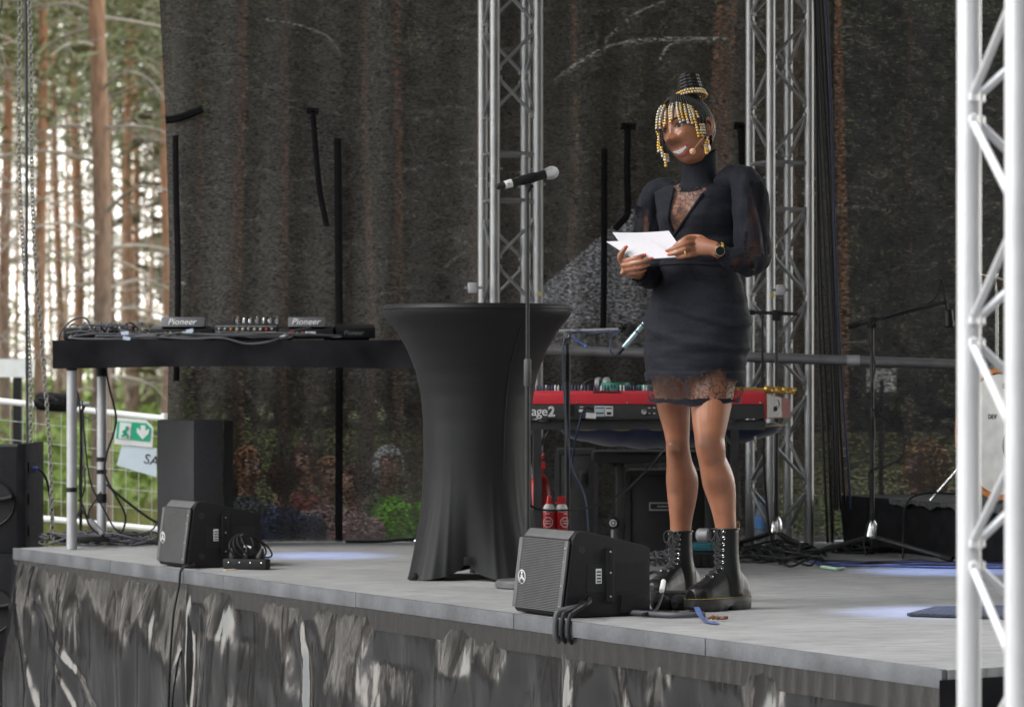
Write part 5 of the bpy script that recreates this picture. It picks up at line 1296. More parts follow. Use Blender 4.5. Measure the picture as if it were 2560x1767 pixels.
def needle_clump(mb, c, r, k, rg, lng=.28, wd=.03, mi=0):
    for i in range(k):
        d = V((rg.gauss(0, 1), rg.gauss(0, 1), rg.gauss(0, .55)))
        if d.length < .01: continue
        d.normalize(); b = c + d * (r * rg.random() ** .6)
        t = b + (d + V((rg.uniform(-.6, .6), rg.uniform(-.6, .6), rg.uniform(-.2, .7)))).normalized() * lng * rg.uniform(.5, 1)
        s = d.cross(V((rg.uniform(-1, 1), rg.uniform(-1, 1), rg.uniform(-1, 1))))
        if s.length < .01: continue
        s = s.normalized() * wd
        mb.add([b - s, b + s, t], [(0, 1, 2)], mi)
def pine_meshes(seed, h=19, r=.115, crown0=8.5, dead0=1.8, nd=34, ncl=80, kk=34):
    rg = random.Random(seed)
    tr = MB(); k = 22; P = []; RR = []
    ox, oy = rg.uniform(0, 9), rg.uniform(0, 9)
    for i in range(k + 1):
        z = h * i / k; P.append(V((.16 * noise.noise(V((z * .15, ox, 0))) * min(1, z / 3), .16 * noise.noise(V((z * .15, oy, 5))) * min(1, z / 3), z)))
        RR.append(r * (1 - .75 * (i / k) ** 1.2) * (1.35 - .35 * min(1, z / .8)) if z < .8 else r * (1 - .8 * (i / k) ** 1.2))
    tr.tube(P, RR, 12)
    at = lambda z: P[min(k, int(z / h * k))].lerp(P[min(k, int(z / h * k) + 1)], (z / h * k) % 1)
    br = MB()
    for i in range(nd):
        z = lerp(dead0, crown0 + 1.5, rg.random()); a = rg.uniform(0, 6.283); ln = rg.uniform(.5, 2.6) * (.6 + .4 * z / crown0)
        d = V((math.cos(a), math.sin(a), 0)); s = at(z); up_ = rg.uniform(-.05, .35)
        Q = [s, s + d * ln * .35 + UP * ln * (up_ * .4), s + d * ln * .7 + UP * ln * (up_ * .35 - .06) + V((rg.uniform(-.1, .1), rg.uniform(-.1, .1), 0)), s + d * ln + UP * ln * (up_ * .2 - .22)]
        br.tube(spl(Q, 3), [lerp(.022, .006, q / 9) for q in range(10)], 5)
        for q in range(rg.randint(1, 4)):
            b = Q[1].lerp(Q[3], rg.random()); e = b + V((rg.uniform(-.4, .4), rg.uniform(-.4, .4), rg.uniform(-.35, .15))); br.tube([b, e], [.007, .003], 4)
    cr = MB()
    lo = MB()
    for i in range(ncl):
        f = rg.random(); z = lerp(crown0, h, f ** .9); a = rg.uniform(0, 6.283); rad = (2.3 * math.sin(math.pi * min(.98, .12 + .86 * f)) + .3) * rg.random() ** .5
        s = at(min(z, h - .1)); c = s + V((math.cos(a) * rad, math.sin(a) * rad, rg.uniform(-.3, .4)))
        if rad > .5 and i % 2: br.tube([s - UP * .2, c], [.025, .008], 4)
        needle_clump(cr, c, .5, kk, rg)
    # sparse live twigs low down
    for i in range(9):
        z = lerp(4.5, crown0, rg.random()); a = rg.uniform(0, 6.283); s = at(z); c = s + V((math.cos(a), math.sin(a), 0)) * rg.uniform(.6, 2.0); needle_clump(cr, c, .4, 12, rg, .22, .02)
    return (mesh(tr, 'trunk', 180, mats=[m_bark]), mesh(br, 'dead_branches', 0, mats=[m_dead]), mesh(cr, 'crown', 0, mats=[m_need]))
PV = [pine_meshes(101), pine_meshes(202, 21, .12, 9.5, 2.2, 30), pine_meshes(303, 17, .10, 7.5, 1.5, 40), pine_meshes(404, 22, .125, 12, 3.0, 22)]
def pine(x, d, wid, label, var=0, group=None, rot=None, lean=0):
    """x, wid in picture units at breast height"""
    s = (wid * d / FD / 2) / (.115, .12, .10, .125)[var]
    q = W(x, 0, d); g = gz(q.x, d) if d < 165 else 0
    t = thing('pine_tree', label, 'tree', V((q.x, d, g - .1)), group)
    t.rotation_euler = (0, R(lean), rnd.uniform(0, 6.283) if rot is None else rot)
    sh = max(.8, min(1.25, s)); t.scale = (s, s, sh)
    for nm, me in zip(('trunk', 'branches', 'crown'), PV[var]):
        o = bpy.data.objects.new(nm, me); col.objects.link(o); o.parent = t
        if nm != 'trunk': o['kind'] = 'stuff'
    return t
G1 = 'pines at the forest edge'
pine(228, 36, 46, 'thick grey-brown pine trunk with broken dead branches, widest in the forest gap', 2, G1, 1.0)
pine(18, 56, 29, 'orange-barked pine at the far left picture edge', 0, G1)
pine(91, 54, 30, 'reddish pine trunk just right of the hoist chains', 1, G1)
pine(129, 66, 20, 'slim straight orange pine between the red and the grey trunk', 3, G1)
pine(170, 68, 26, 'orange pine trunk just left of the thick grey pine', 0, G1)
pine(253, 78, 16, 'thin pine half hidden right behind the thick grey pine', 1, G1)
pine(296, 62, 25, 'dark forked-looking pine between the grey pine and the scrim', 2, G1)
pine(309, 75, 20, 'bright orange pine trunk near the scrim edge', 3, G1)
pine(372, 58, 25, 'orange pine trunk touching the scrim edge', 0, G1)
LF = 'slender pine far back in the forest'
LFO = ('between the two hoist chains', 'right beside the straight hoist cable', 'just left of the slim straight orange pine', 'between the slim orange pine and its neighbour', 'touching the thick grey pine from the left', 'just right of the thick grey pine', 'close to the scrim edge', 'beside the bright orange pine near the scrim', 'at the very edge of the picture', 'thinnest one left of the thick grey pine', 'half outside the picture')
for i, (x, d, wd) in enumerate(((38, 110, 12), (60, 120, 10), (115, 125, 10), (150, 105, 12), (202, 130, 8), (275, 115, 11), (341, 100, 13), (330, 130, 9), (5, 125, 9), (185, 140, 8), (-40, 90, 14))):
    pine(x, d, wd, LF + ', ' + LFO[[38, 60, 115, 150, 202, 275, 341, 330, 5, 185, -40].index(x)], i % 4, 'slender pines deep in the forest')
# behind the scrim
LS = 'pine showing dimly through the mesh scrim'
pine(540, 46, 30, 'orange pine trunk glowing dimly through the left part of the scrim', 0, None)
pine(1648, 27, 58, 'broad orange pine trunk seen through the scrim above the woman\'s shoulder', 3, None, 2.0)
pine(1085, 42, 34, 'pine trunk seen through the scrim behind the cocktail-table truss', 0, None)
for i, (x, d, wd) in enumerate(((450, 60, 20), (640, 55, 22), (700, 80, 16), (830, 60, 22), (900, 50, 24), (985, 75, 16), (1290, 60, 20), (1330, 80, 15), (1450, 70, 18), (1560, 85, 16), (1800, 60, 22), (1900, 50, 24), (2050, 70, 18), (2200, 60, 20), (600, 110, 12), (780, 120, 10), (1200, 110, 12), (1500, 120, 11), (1750, 115, 12))):
    pine(x, d, wd, LS, i % 4, 'pines showing through the scrim')
# more of the forest out to the left; the glossy skirt mirrors it
rg = random.Random(77)
for i in range(96):
    a = R(lerp(20, 82, rg.random())); dd = rg.uniform(9, 46)
    if i % 3 == 2: a = R(rg.uniform(8, 24)); dd = rg.uniform(14, 75)
    x, y = -2 - math.sin(a) * dd, 14 + math.cos(a) * dd * .9
    if x / y > -.175: continue
    t = thing('pine_tree', 'pine of the forest that is mirrored in the glossy skirt', 'tree', V((x, y, -.1)), 'pines mirrored in the skirt')
    t.rotation_euler = (0, 0, rg.uniform(0, 6.28)); s = rg.uniform(.85, 1.3); t.scale = (s * 1.2, s * 1.2, s)
    for nm, me in zip(('trunk', 'branches', 'crown'), PV[i % 4]):
        o = bpy.data.objects.new(nm, me); col.objects.link(o); o.parent = t
        if nm != 'trunk': o['kind'] = 'stuff'
# unseen wood added behind and beside the camera to block light, and the wood mirrored in the skirt
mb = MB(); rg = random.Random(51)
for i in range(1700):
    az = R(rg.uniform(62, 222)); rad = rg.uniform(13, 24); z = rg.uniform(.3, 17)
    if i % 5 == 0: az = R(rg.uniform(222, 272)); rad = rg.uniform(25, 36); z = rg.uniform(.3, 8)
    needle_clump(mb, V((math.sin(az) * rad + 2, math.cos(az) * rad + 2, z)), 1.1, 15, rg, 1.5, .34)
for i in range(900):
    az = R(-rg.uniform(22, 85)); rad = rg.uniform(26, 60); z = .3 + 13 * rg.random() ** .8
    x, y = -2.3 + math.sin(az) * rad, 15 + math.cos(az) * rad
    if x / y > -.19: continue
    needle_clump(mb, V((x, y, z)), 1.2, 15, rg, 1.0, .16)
part('forest_foliage', mb, mat('deep_wood', (.10, .115, .05), .85, 0, .35, .5, 0), None, smooth=0, at=(0, 0, 0), kind='stuff', label='unseen wall of dark forest added around the clearing to shade the stage', category='forest')
# bare branch in front of the broad trunk, its lit paleness put into the colour
mb = MB()
for P in ([(1640, 92), (1560, 90), (1490, 92), (1430, 96), (1370, 112), (1310, 142), (1252, 186)], [(1570, 90), (1535, 95), (1508, 108), (1490, 136)], [(1430, 96), (1395, 100), (1370, 108)]):
    mb.tube(spl([W(x, y, 22.4 if len(P) > 4 else 22.35) for x, y in P], 4), .02 if len(P) > 4 else .013, 6)
for P in ([(1500, 5), (1440, 30), (1390, 70), (1365, 100)], [(600, 45), (680, 60), (740, 85), (770, 125)]): mb.tube(spl([W(x, y, 22.5) for x, y in P], 4), .011, 6)
t0 = W(1648, 92, 22.4)
mb.tube([W(1640, 92, 22.4), W(1648, 120, 27)], .02, 6)
part('bare_branch', mb, mat('lit_branch', (.62, .58, .52), .8), None, label='pale bare branches arching behind the scrim', category='branch')
# understory: young pines and low green shrubs far back (one mass)
rg = random.Random(12); mb = MB()
for i in range(150):
    d = rg.uniform(40, 120); x = rg.uniform(-200, 440) if i % 4 else rg.uniform(-1200, -200); q = W(x, 0, d); h = rg.uniform(.3, 1.2) if d < 75 else rg.uniform(.6, 2.8)
    z0 = gz(q.x, d)
    for k in range(7): needle_clump(mb, V((q.x + rg.gauss(0, .5), d + rg.gauss(0, .5), z0 + h * rg.random())), .5, 14, rg, .35, .06)
part('undergrowth', mb, m_need2, None, smooth=0, at=(0, 0, 0), kind='stuff', label='low green undergrowth between the pine trunks', category='undergrowth')
# high branches of the wood, fine needles that fill the top of the gap
mb = MB(); rg = random.Random(15)
for i in range(1000):
    d = rg.uniform(48, 135); x = rg.uniform(-1300, -150) if i % 5 == 0 else rg.uniform(-150, 430); q = W(x, 0, d); z = 1.8 + d / FD * (849 - rg.triangular(-500, 430, 20))
    needle_clump(mb, V((q.x, d, z)), .8 + d * .006, 26, rg, .3 + d * .002, .02 + d * .0003)
for i in range(520):       # far thickets low in the gap between the trunks
    d = rg.uniform(95, 150); x = rg.uniform(-150, 440) if i % 3 else rg.uniform(-1400, -150); q = W(x, 0, d); z = 1.8 + d / FD * (849 - rg.triangular(330, 850, 800))
    needle_clump(mb, V((q.x, d, z)), 1.3, 15, rg, .5, .045)
part('forest_foliage', mb, m_need, None, smooth=0, at=(0, 0, 0), kind='stuff', label='fine pine foliage filling the upper forest', category='foliage')
mb = MB()
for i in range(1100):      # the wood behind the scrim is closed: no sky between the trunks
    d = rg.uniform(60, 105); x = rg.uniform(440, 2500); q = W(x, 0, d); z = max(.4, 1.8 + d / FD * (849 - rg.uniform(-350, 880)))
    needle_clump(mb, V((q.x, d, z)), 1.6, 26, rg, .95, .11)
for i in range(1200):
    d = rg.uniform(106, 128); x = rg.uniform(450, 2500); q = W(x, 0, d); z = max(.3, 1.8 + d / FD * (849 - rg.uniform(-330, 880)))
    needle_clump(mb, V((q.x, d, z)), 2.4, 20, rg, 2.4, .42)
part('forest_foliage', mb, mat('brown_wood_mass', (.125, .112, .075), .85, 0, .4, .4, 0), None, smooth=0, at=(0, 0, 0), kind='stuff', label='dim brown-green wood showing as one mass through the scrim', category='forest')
# grass and moss tufts behind the fence
mb = MB(); rg = random.Random(19)
for i in range(5200):
    d = 17.8 + 26 * rg.random() ** 1.3; x = rg.uniform(-150, 440); q = W(x, 0, d); z0 = gz(q.x, d)
    for k in range(4):
        b = V((q.x + rg.gauss(0, .05), d + rg.gauss(0, .05), z0)); t_ = b + V((rg.gauss(0, .06), rg.gauss(0, .06), rg.uniform(.05, .22))); mb.add([b - V((.009, 0, 0)), b + V((.009, 0, 0)), t_], [(0, 1, 2)])
part('grass', mb, mat('dry_grass', (.2, .21, .07), .9, 0, .5, .6, 0), None, smooth=0, at=(0, 0, 0), kind='stuff', label='sparse green and straw grass behind the fence', category='grass')

# ------------------------------------------------------------------ people sitting behind the scrim
def remesh(mb, name, voxel, mats, smooth=6):
    me = bpy.data.meshes.new(name); me.from_pydata([tuple(p) for p in mb.v], [], mb.f)
    bm = bmesh.new(); bm.from_mesh(me); bmesh.ops.recalc_face_normals(bm, faces=bm.faces); bm.to_mesh(me); bm.free()
    ob = bpy.data.objects.new(name, me); col.objects.link(ob)
    md = ob.modifiers.new('r', 'REMESH'); md.mode = 'VOXEL'; md.voxel_size = voxel
    if smooth: ms = ob.modifiers.new('s', 'SMOOTH'); ms.iterations = smooth; ms.factor = .5
    dg = bpy.context.evaluated_depsgraph_get(); me2 = bpy.data.meshes.new_from_object(ob.evaluated_get(dg))
    bpy.data.objects.remove(ob); bpy.data.meshes.remove(me)
    me2.name = name; me2.materials.clear()
    for m_ in mats: me2.materials.append(m_)
    me2.shade_smooth(); return me2
def seated_mb():
    mb = MB()
    mb.tube([(0, 0, .44), (0, -.01, .55), (0, .0, .70), (0, .0, .86), (0, 0, .97), (0, 0, 1.02)], [.14, .165, .155, .17, .16, .07], 16, flat=.7, fdir=(1, 0, 0))
    mb.tube([(0, 0, 1.0), (0, -.015, 1.1)], .055, 10)
    mb.ball((0, -.02, 1.19), .098, 16, 0, (.78, .95, 1.18))
    mb.ball((0, -.12, 1.17), .018, 8)
    for s in (-1, 1):
        mb.tube([(s * .15, 0, .97), (s * .2, .0, .93), (s * .22, .02, .75), (s * .2, -.06, .66)], [.05, .056, .048, .043], 10)
        mb.tube([(s * .2, -.05, .66), (s * .13, -.22, .6), (s * .08, -.30, .58)], [.043, .036, .03], 10)
        mb.ball((s * .07, -.33, .575), .042, 8, 0, (1, 1.2, .7))
        mb.tube([(s * .08, 0, .5), (s * .1, -.25, .5), (s * .1, -.44, .49), (s * .1, -.46, .44)], [.09, .082, .065, .06], 12)
        mb.tube([(s * .1, -.46, .46), (s * .1, -.45, .25), (s * .1, -.43, .08)], [.058, .052, .04], 10)
        mb.tube([(s * .1, -.40, .04), (s * .1, -.5, .035), (s * .1, -.6, .03)], [.045, .042, .03], 8)
    return mb
SEAT = remesh(seated_mb(), 'body', .018, [], 4)
def body_colors(me, skin, top, legs):
    me.materials.clear()
    for m_ in (skin, top, legs): me.materials.append(m_)
    idx = []
    for p in me.polygons:
        c = p.center
        hand = c.y < -.26 and c.z > .53 and abs(c.x) < .14
        if c.z > 1.03 or hand: idx.append(0)
        elif c.z > .56 or (c.y > -.1 and c.z > .5): idx.append(1)
        else: idx.append(2)
    me.polygons.foreach_set('material_index', idx)
def spectator(x, yh, d, rz, label, skin, top, legs, hair, hairkind='short'):
    q = W(x, 0, d); t = thing('person', label, 'person', V((q.x, d, 0)), 'people sitting behind the scrim')
    t.rotation_euler = (0, 0, R(rz))
    zt2 = CZ - (yh - 849) * d / FD; s = zt2 / 1.31; t.scale = (1, 1, s)
    me = SEAT.copy(); body_colors(me, skin, top, legs)
    o = bpy.data.objects.new('body', me); col.objects.link(o); o.parent = t
    mb = MB(); rg = random.Random(int(x))
    mb.ball((0, .0, 1.21), .108, 18, 0, (.85, .98, 1.1))
    mb.v = [p for p in mb.v]
    if hairkind == 'curly':
        for i in range(420):
            a, b = rg.uniform(0, 6.283), rg.uniform(-.9, 1); c = V((math.cos(a) * math.sqrt(1 - b * b) * .13, math.sin(a) * math.sqrt(1 - b * b) * .13 + .02, b * .15 + 1.19))
            if c.y < -.07 and c.z < 1.24: continue
            mb.tube([c + V((.018 * math.cos(k), .018 * math.sin(k), .008 * k - .02)) for k in range(6)], .006, 4)
    else:
        for i in range(500):
            a, b = rg.uniform(0, 6.283), rg.uniform(-.3, 1); c = V((math.cos(a) * math.sqrt(1 - b * b) * .088, math.sin(a) * math.sqrt(1 - b * b) * .102, b * .115 + 1.21))
            if c.y < -.05 and c.z < 1.25: continue
            mb.tube([c, c + V((rg.gauss(0, .01), .015 + rg.gauss(0, .01), -.03))], [.006, .003], 4)
    # cut the face side of the cap away
    keep = MB()
    for f in mb.f:
        c = sum((mb.v[i] for i in f), V((0, 0, 0))) / len(f)
        if c.y < -.055 and c.z < 1.255: continue
        keep.add([mb.v[i] for i in f], [tuple(range(len(f)))])
    o = bpy.data.objects.new('hair', mesh(keep, 'hair', 60, mats=[hair])); col.objects.link(o); o.parent = t
    return t
sk1 = mat('pale_skin', (.5, .3, .22), .55, 0, .1)
jeans = mat('blue_jeans', (.05, .07, .14), .85); navy = mat('navy_jacket', (.05, .07, .16), .8); grey_t = mat('grey_jacket', (.16, .18, .2), .8)
red_t = mat('red_brown_jacket', (.3, .09, .07), .8); pink_t = mat('pink_patterned_top', (.5, .33, .33), .8, 0, .6, 30); vest = mat('hi_vis_green', (.32, .9, .03), .6, 0, .05)
h_gin = mat('ginger_hair', (.4, .2, .09), .6); h_brn = mat('brown_hair', (.12, .06, .035), .6); h_wht = mat('white_hair', (.6, .6, .61), .6); h_bld = mat('blond_curls', (.75, .5, .27), .6, 0, .5, 30)
SPD = 19.6
spectator(556, 1012, SPD, 35, 'ginger-haired person in a grey jacket behind the scrim, beside the tall speaker', sk1, grey_t, jeans, h_gin)
spectator(640, 1035, SPD - .9, 170, 'person in a navy jacket seen from behind through the scrim', sk1, navy, jeans, h_brn)
spectator(690, 1005, SPD + .5, -20, 'person in a red-brown jacket at the back of the seated group', sk1, red_t, jeans, h_brn)
spectator(742, 1035, SPD + .2, 30, 'person in a pale pink top beside the scrim\'s dark strap', sk1, pink_t, jeans, h_gin)
spectator(805, 1050, SPD - .3, -50, 'person in a pink patterned top next to the bright green vest', sk1, pink_t, jeans, h_brn)
spectator(877, 1010, SPD - .2, 15, 'white-haired person in a bright green safety vest', sk1, vest, jeans, h_wht)
spectator(2085, 1006, SPD - 1.4, -60, 'curly blond person behind the scrim next to the drum', sk1, mat('teal_top', (.1, .16, .2), .8), jeans, h_bld, 'curly')
for x0, x1, d in ((520, 930, SPD + .1), (2030, 2140, SPD - 1.4)):
    a, b = W(x0, 0, d), W(x1, 0, d); t = thing('bench', 'long wooden bench carrying the seated group' if x1 < 1000 else 'short wooden bench under the curly-haired person', 'bench', V(((a.x + b.x) / 2, d, 0)))
    mb = MB(); mb.box(((a.x + b.x) / 2, d, .40), (b.x - a.x, .9 if x1 < 1000 else .4, .05)); part('seat', mb, mat('bench_wood', (.3, .2, .12), .7), t)
    for x in (a.x + .08, b.x - .08): mb = MB(); mb.box((x, d, .19), (.07, .35, .375)); part('leg', mb, MATS['bench_wood'], t)

# ================================================================== the woman on stage
D0 = 11.22
SPX = 8000.0
def H(x, y, d): return WP(x, y, d)
def topx(p): return ((p.x * FD / p.y + 1156) * 1.10727, ((CZ - p.z) * FD / p.y + 849) * 1.10727)
TF = V((-.6, -.8, 0)); TL_ = V((.8, -.6, 0))          # torso: facing, her left
m_skin = mat('brown_skin', (.30, .122, .066), .37, 0, .2, 14, .10, 260, spec=.5, coat=.12)
n, L, p = nodes(m_skin); p.inputs['Subsurface Weight'].default_value = .12; p.inputs['Subsurface Radius'].default_value = (.02, .008, .004); p.inputs['Subsurface Scale'].default_value = .3
wm0 = V((H(1745, 1520, D0).x, D0, ST))
lastc = p.inputs['Base Color'].links[0].from_socket; tcs = n.new('ShaderNodeTexCoord'); acc = None
for kx_, ky_, kd_, rr_ in ((1768, 1108, 11.07, .052), (1688, 1120, 11.33, .052), (1730, 612, 10.96, .02), (1720, 625, 10.95, .02)):
    kp = H(kx_, ky_, kd_) - wm0; vd = n.new('ShaderNodeVectorMath'); vd.operation = 'DISTANCE'; vd.inputs[1].default_value = kp; L.new(tcs.outputs['Object'], vd.inputs[0])
    mk = n.new('ShaderNodeMapRange'); mk.interpolation_type = 'SMOOTHSTEP'; mk.inputs['From Min'].default_value = rr_ * .3; mk.inputs['From Max'].default_value = rr_; mk.inputs['To Min'].default_value = .62; mk.inputs['To Max'].default_value = 0; L.new(vd.outputs['Value'], mk.inputs['Value'])
    if acc is None: acc = mk.outputs[0]
    else:
        mxk = n.new('ShaderNodeMath'); mxk.operation = 'MAXIMUM'; L.new(acc, mxk.inputs[0]); L.new(mk.outputs[0], mxk.inputs[1]); acc = mxk.outputs[0]
mkc = n.new('ShaderNodeMix'); mkc.data_type = 'RGBA'; L.new(acc, mkc.inputs['Factor']); L.new(lastc, mkc.inputs[6]); mkc.inputs[7].default_value = (.085, .036, .024, 1); L.new(mkc.outputs[2], p.inputs['Base Color'])
wm = thing('person', 'smiling woman in a short black lace dress and platform boots holding white cards', 'person', V((H(1745, 1520, D0).x, D0, ST)))

# ---------------- head frame (columns fitted to the picture)
HX = V((.725, -.631, .276)); HY = V((-.208, .181, .961)); HZ = V((-.656, -.755, 0.0))
HC = H(1719, 324, 11.16); HS = 1.075
def hw(x, y, z): return HC + (HX * x + HY * y + HZ * z) * HS
def g2(x, y, sx, sy): return math.exp(-(x / sx) ** 2 - (y / sy) ** 2)
def headpt(dx, dy, dz):
    X, Y, Z = .0725 * dx, .117 * dy, .094 * dz
    low = max(0, -dy); rr0 = math.sqrt(max(.12, 1 - dy * dy))
    if dy < 0: X *= rr0 ** -.42
    if dz > 0: X *= 1 - .27 * low ** 2
    else: X *= 1 - .22 * low
    if dz < 0: Z *= (1.06 if dy > -.1 else lerp(1.06, .62, min(1, (low - .1) / .6)))
    if dz > 0:
        f = dz ** .5
        Z *= 1 - .06 * max(0, 1 - abs(dx) * 2)
        ax_ = abs(X)
        z = 0
        z += .011 * math.exp(-(X / .008) ** 2) * math.exp(-((Y + .018) / .024) ** 2)
        z += .0345 * g2(X, Y + .040, .0135, .0130) + .0220 * g2(ax_ - .0165, Y + .043, .0090, .0100)
        tt_ = max(0, min(1, ((ax_ - .021) * .022 + (Y + .038) * -.037) / (.022 ** 2 + .037 ** 2))); dl_ = math.hypot(ax_ - .021 - .022 * tt_, Y + .038 + .037 * tt_)
        z -= .0032 * math.exp(-(dl_ / .0042) ** 2)
        z -= .0095 * g2(ax_ - .031, Y - .0, .017, .0125)
        z += .004 * g2(ax_ - .03, Y - .021, .022, .009)
        z += .0135 * g2(ax_ - .042, Y + .033, .019, .017)
        z += .005 * g2(X, Y + .078, .032, .02)
        z -= .003 * g2(X, Y + .098, .02, .006)
        z += .011 * g2(X, Y + .112, .022, .014)
        z += .007 * g2(X, Y - .05, .05, .04)
        Z += z * f
    return X, Y, Z
body = MB()
hd_ = MB(); nu, nv = 150, 100
rings_ = []
for j in range(nv):
    ph = math.pi * (j + .3) / (nv - .4); rr = math.sin(ph); dy = math.cos(ph)
    rings_.append([hw(*headpt(rr * math.sin(2 * math.pi * i / nu), dy, rr * math.cos(2 * math.pi * i / nu))) for i in range(nu)])
hd_.rings(rings_, True)
body.add(hd_.v, hd_.f)
bvh = BVHTree.FromPolygons([tuple(p) for p in hd_.v], hd_.f)
def face(x, y, off=.001):
    """point on the face at head-frame x (her left), y (up)"""
    o = hw(x, y, .3); r = bvh.ray_cast(o, -HZ)
    q = r[0] if r[0] is not None else hw(x, y, .06)
    return q + HZ * off
def scalp(dx, dy, dz, off=.004):
    d = V((dx, dy, dz)).normalized(); X, Y, Z = headpt(d.x, d.y, d.z)
    return hw(X * (1 + off / .08), Y * (1 + off / .11), Z * (1 + off / .09))
# ears
for s in (1, -1):
    c = hw(.073 * s, -.018, -.008)
    body.tube(spl([c + (HY * yy + HZ * zz + HX * s * xx) * HS for xx, yy, zz in ((-.004, -.027, .008), (.004, -.022, -.004), (.009, -.004, -.016), (.010, .018, -.016), (.006, .028, -.004), (0, .022, .006), (-.002, .006, .008))], 4), [.0055 + .0015 * math.sin(k / 24 * 3.1) for k in range(25)], 8)
    body.ball(c + HX * s * .0, .014, 8, 0, (.7, .7, 1.3))
# neck, torso core
body.tube([hw(0, -.06, -.03), H(1750, 405, 11.175), H(1749, 432, 11.19), H(1748, 462, 11.2)], [.047, .045, .048, .062], 20)
rows = [(455, 1704, 1796), (466, 1668, 1828), (478, 1640, 1852), (500, 1642, 1854), (530, 1648, 1852), (560, 1652, 1850), (600, 1656, 1846), (640, 1657, 1841), (665, 1654, 1842), (700, 1645, 1846), (735, 1633, 1856), (770, 1624, 1865), (800, 1619, 1869), (850, 1617, 1868), (900, 1619, 1861), (950, 1623, 1851), (985, 1627, 1844), (1004, 1630, 1841)]
RY = [r[0] for r in rows]; RL = [r[1] for r in rows]; RR_ = [r[2] for r in rows]
def tring(y, n_, grow=0.0, d=D0, relief=0.0):
    xl, xr = interp(RY, RL, y), interp(RY, RR_, y); c = H((xl + xr) / 2, y, d); wv = (xr - xl) / 2 / SPX * d
    a = wv / .898 + grow; bb = a * (.68 if y < 700 else .74)
    out = []
    for k in range(n_):
        t = 2 * math.pi * k / n_; fx, fl = math.cos(t), math.sin(t)       # fx along facing
        q = c + TF * (bb * fx) + TL_ * (a * fl)
        if fx > 0 and 470 < y < 620:
            for s in (-.42, .42): q += TF * (.028 * math.exp(-((fl - s) / .34) ** 2) * math.exp(-((y - 545) / 38) ** 2))
        if relief:
            w1 = noise.noise(V((q.x * 9, q.y * 9, q.z * 26))); w2 = noise.noise(V((q.x * 30, q.y * 30, q.z * 14 + 9)))
            w3 = noise.noise(V((q.x * 14 + 5, q.y * 14, q.z * 60)))
            dirn = (TF * fx + TL_ * fl).normalized()
            hipm = math.exp(-((y - 810) / 90) ** 2); wam = math.exp(-((y - 640) / 45) ** 2)
            ph_ = q.z * 62 + 3.2 * fl + 2.0 * noise.noise(V((q.x * 6, q.y * 6, q.z * 5)))
            q += dirn * (.0075 * hipm * max(0, math.sin(ph_)) ** 2 + .004 * wam * math.sin(q.z * 110 + 2.5 * fl))
            q += dirn * relief * (w1 * 1.3 + .5 * w2 + .5 * w3)
        out.append(q)
    return out
body.rings([tring(y, 40, -.010) for y in (458, 475, 500, 530, 560, 600, 640, 665, 700, 740, 780, 820, 860, 880)], True)
# ---------------- legs
def leg(pts, n_=28):
    P = [H(x, y, d) for x, y, w_, d in pts]; rr = [w_ / 2 / SPX * d for x, y, w_, d in pts]
    # resample smoothly
    S = spl(P, 6); R_ = [q.x for q in spl([V((r, 0, 0)) for r in rr], 6)]
    body.tube(S, R_, n_)
leg([(1796, 880, 122, 11.19), (1783, 960, 112, 11.16), (1778, 1010, 103, 11.14), (1775, 1060, 88, 11.12), (1774, 1095, 76, 11.11), (1776, 1118, 75, 11.11), (1781, 1150, 70, 11.13), (1790, 1180, 78, 11.15), (1797, 1208, 81, 11.17), (1804, 1240, 73, 11.18), (1810, 1280, 60, 11.18), (1815, 1325, 52, 11.18), (1817, 1380, 50, 11.18), (1817, 1430, 50, 11.18)])
leg([(1690, 880, 120, 11.27), (1683, 960, 104, 11.30), (1684, 1010, 86, 11.33), (1690, 1060, 70, 11.35), (1694, 1100, 60, 11.36), (1695, 1125, 60, 11.37), (1699, 1160, 66, 11.41), (1704, 1190, 79, 11.45), (1706, 1215, 80, 11.48), (1705, 1250, 72, 11.5), (1703, 1290, 59, 11.52), (1701, 1330, 51, 11.53), (1700, 1380, 49, 11.53), (1700, 1430, 49, 11.53)])
# kneecaps and shins
for x, y, d in ((1768, 1104, 11.065), (1688, 1112, 11.325)):
    body.ball(H(x, y, d + .018), .032, 12, 0, (.85, .7, 1.25))
# ---------------- arms (inside the sleeves) and hands
LA = [H(1850, 470, 11.11), H(1874, 560, 11.085), H(1885, 640, 11.07)]
body.tube(spl(LA, 5), .038, 14)
body.tube(spl([H(1884, 648, 11.065), H(1850, 651, 11.005), H(1814, 638, 10.978), H(1786, 624, 10.965)], 5), [.034] * 5 + [.030] * 5 + [.024] * 5 + [.0225], 14)
RA = [H(1640, 492, 11.40), H(1632, 590, 11.42), H(1640, 680, 11.38)]
body.tube(spl(RA, 5), .038, 14)
body.tube(spl([H(1640, 682, 11.38), H(1622, 689, 11.24), H(1602, 685, 11.14), H(1590, 679, 11.09)], 5), [.033] * 5 + [.030] * 5 + [.024] * 5 + [.0225], 14)
nails = []
def finger(pts, r0, r1, nail=True):
    P = [H(*p) for p in pts]; S = spl(P, 5); n_ = len(S)
    rr = []
    for i in range(n_):
        t = i / (n_ - 1); r = lerp(r0, r1, t)
        k = len(pts) - 1
        for j in range(1, k): r += .0007 * math.exp(-((t - j / k) / .06) ** 2)
        if t > .93: r *= .82
        rr.append(r)
    body.tube(S, rr, 10); body.ball(S[-1], r1 * .86, 8)
    if nail: nails.append((S[-1], (S[-1] - S[-3]).normalized(), r1))
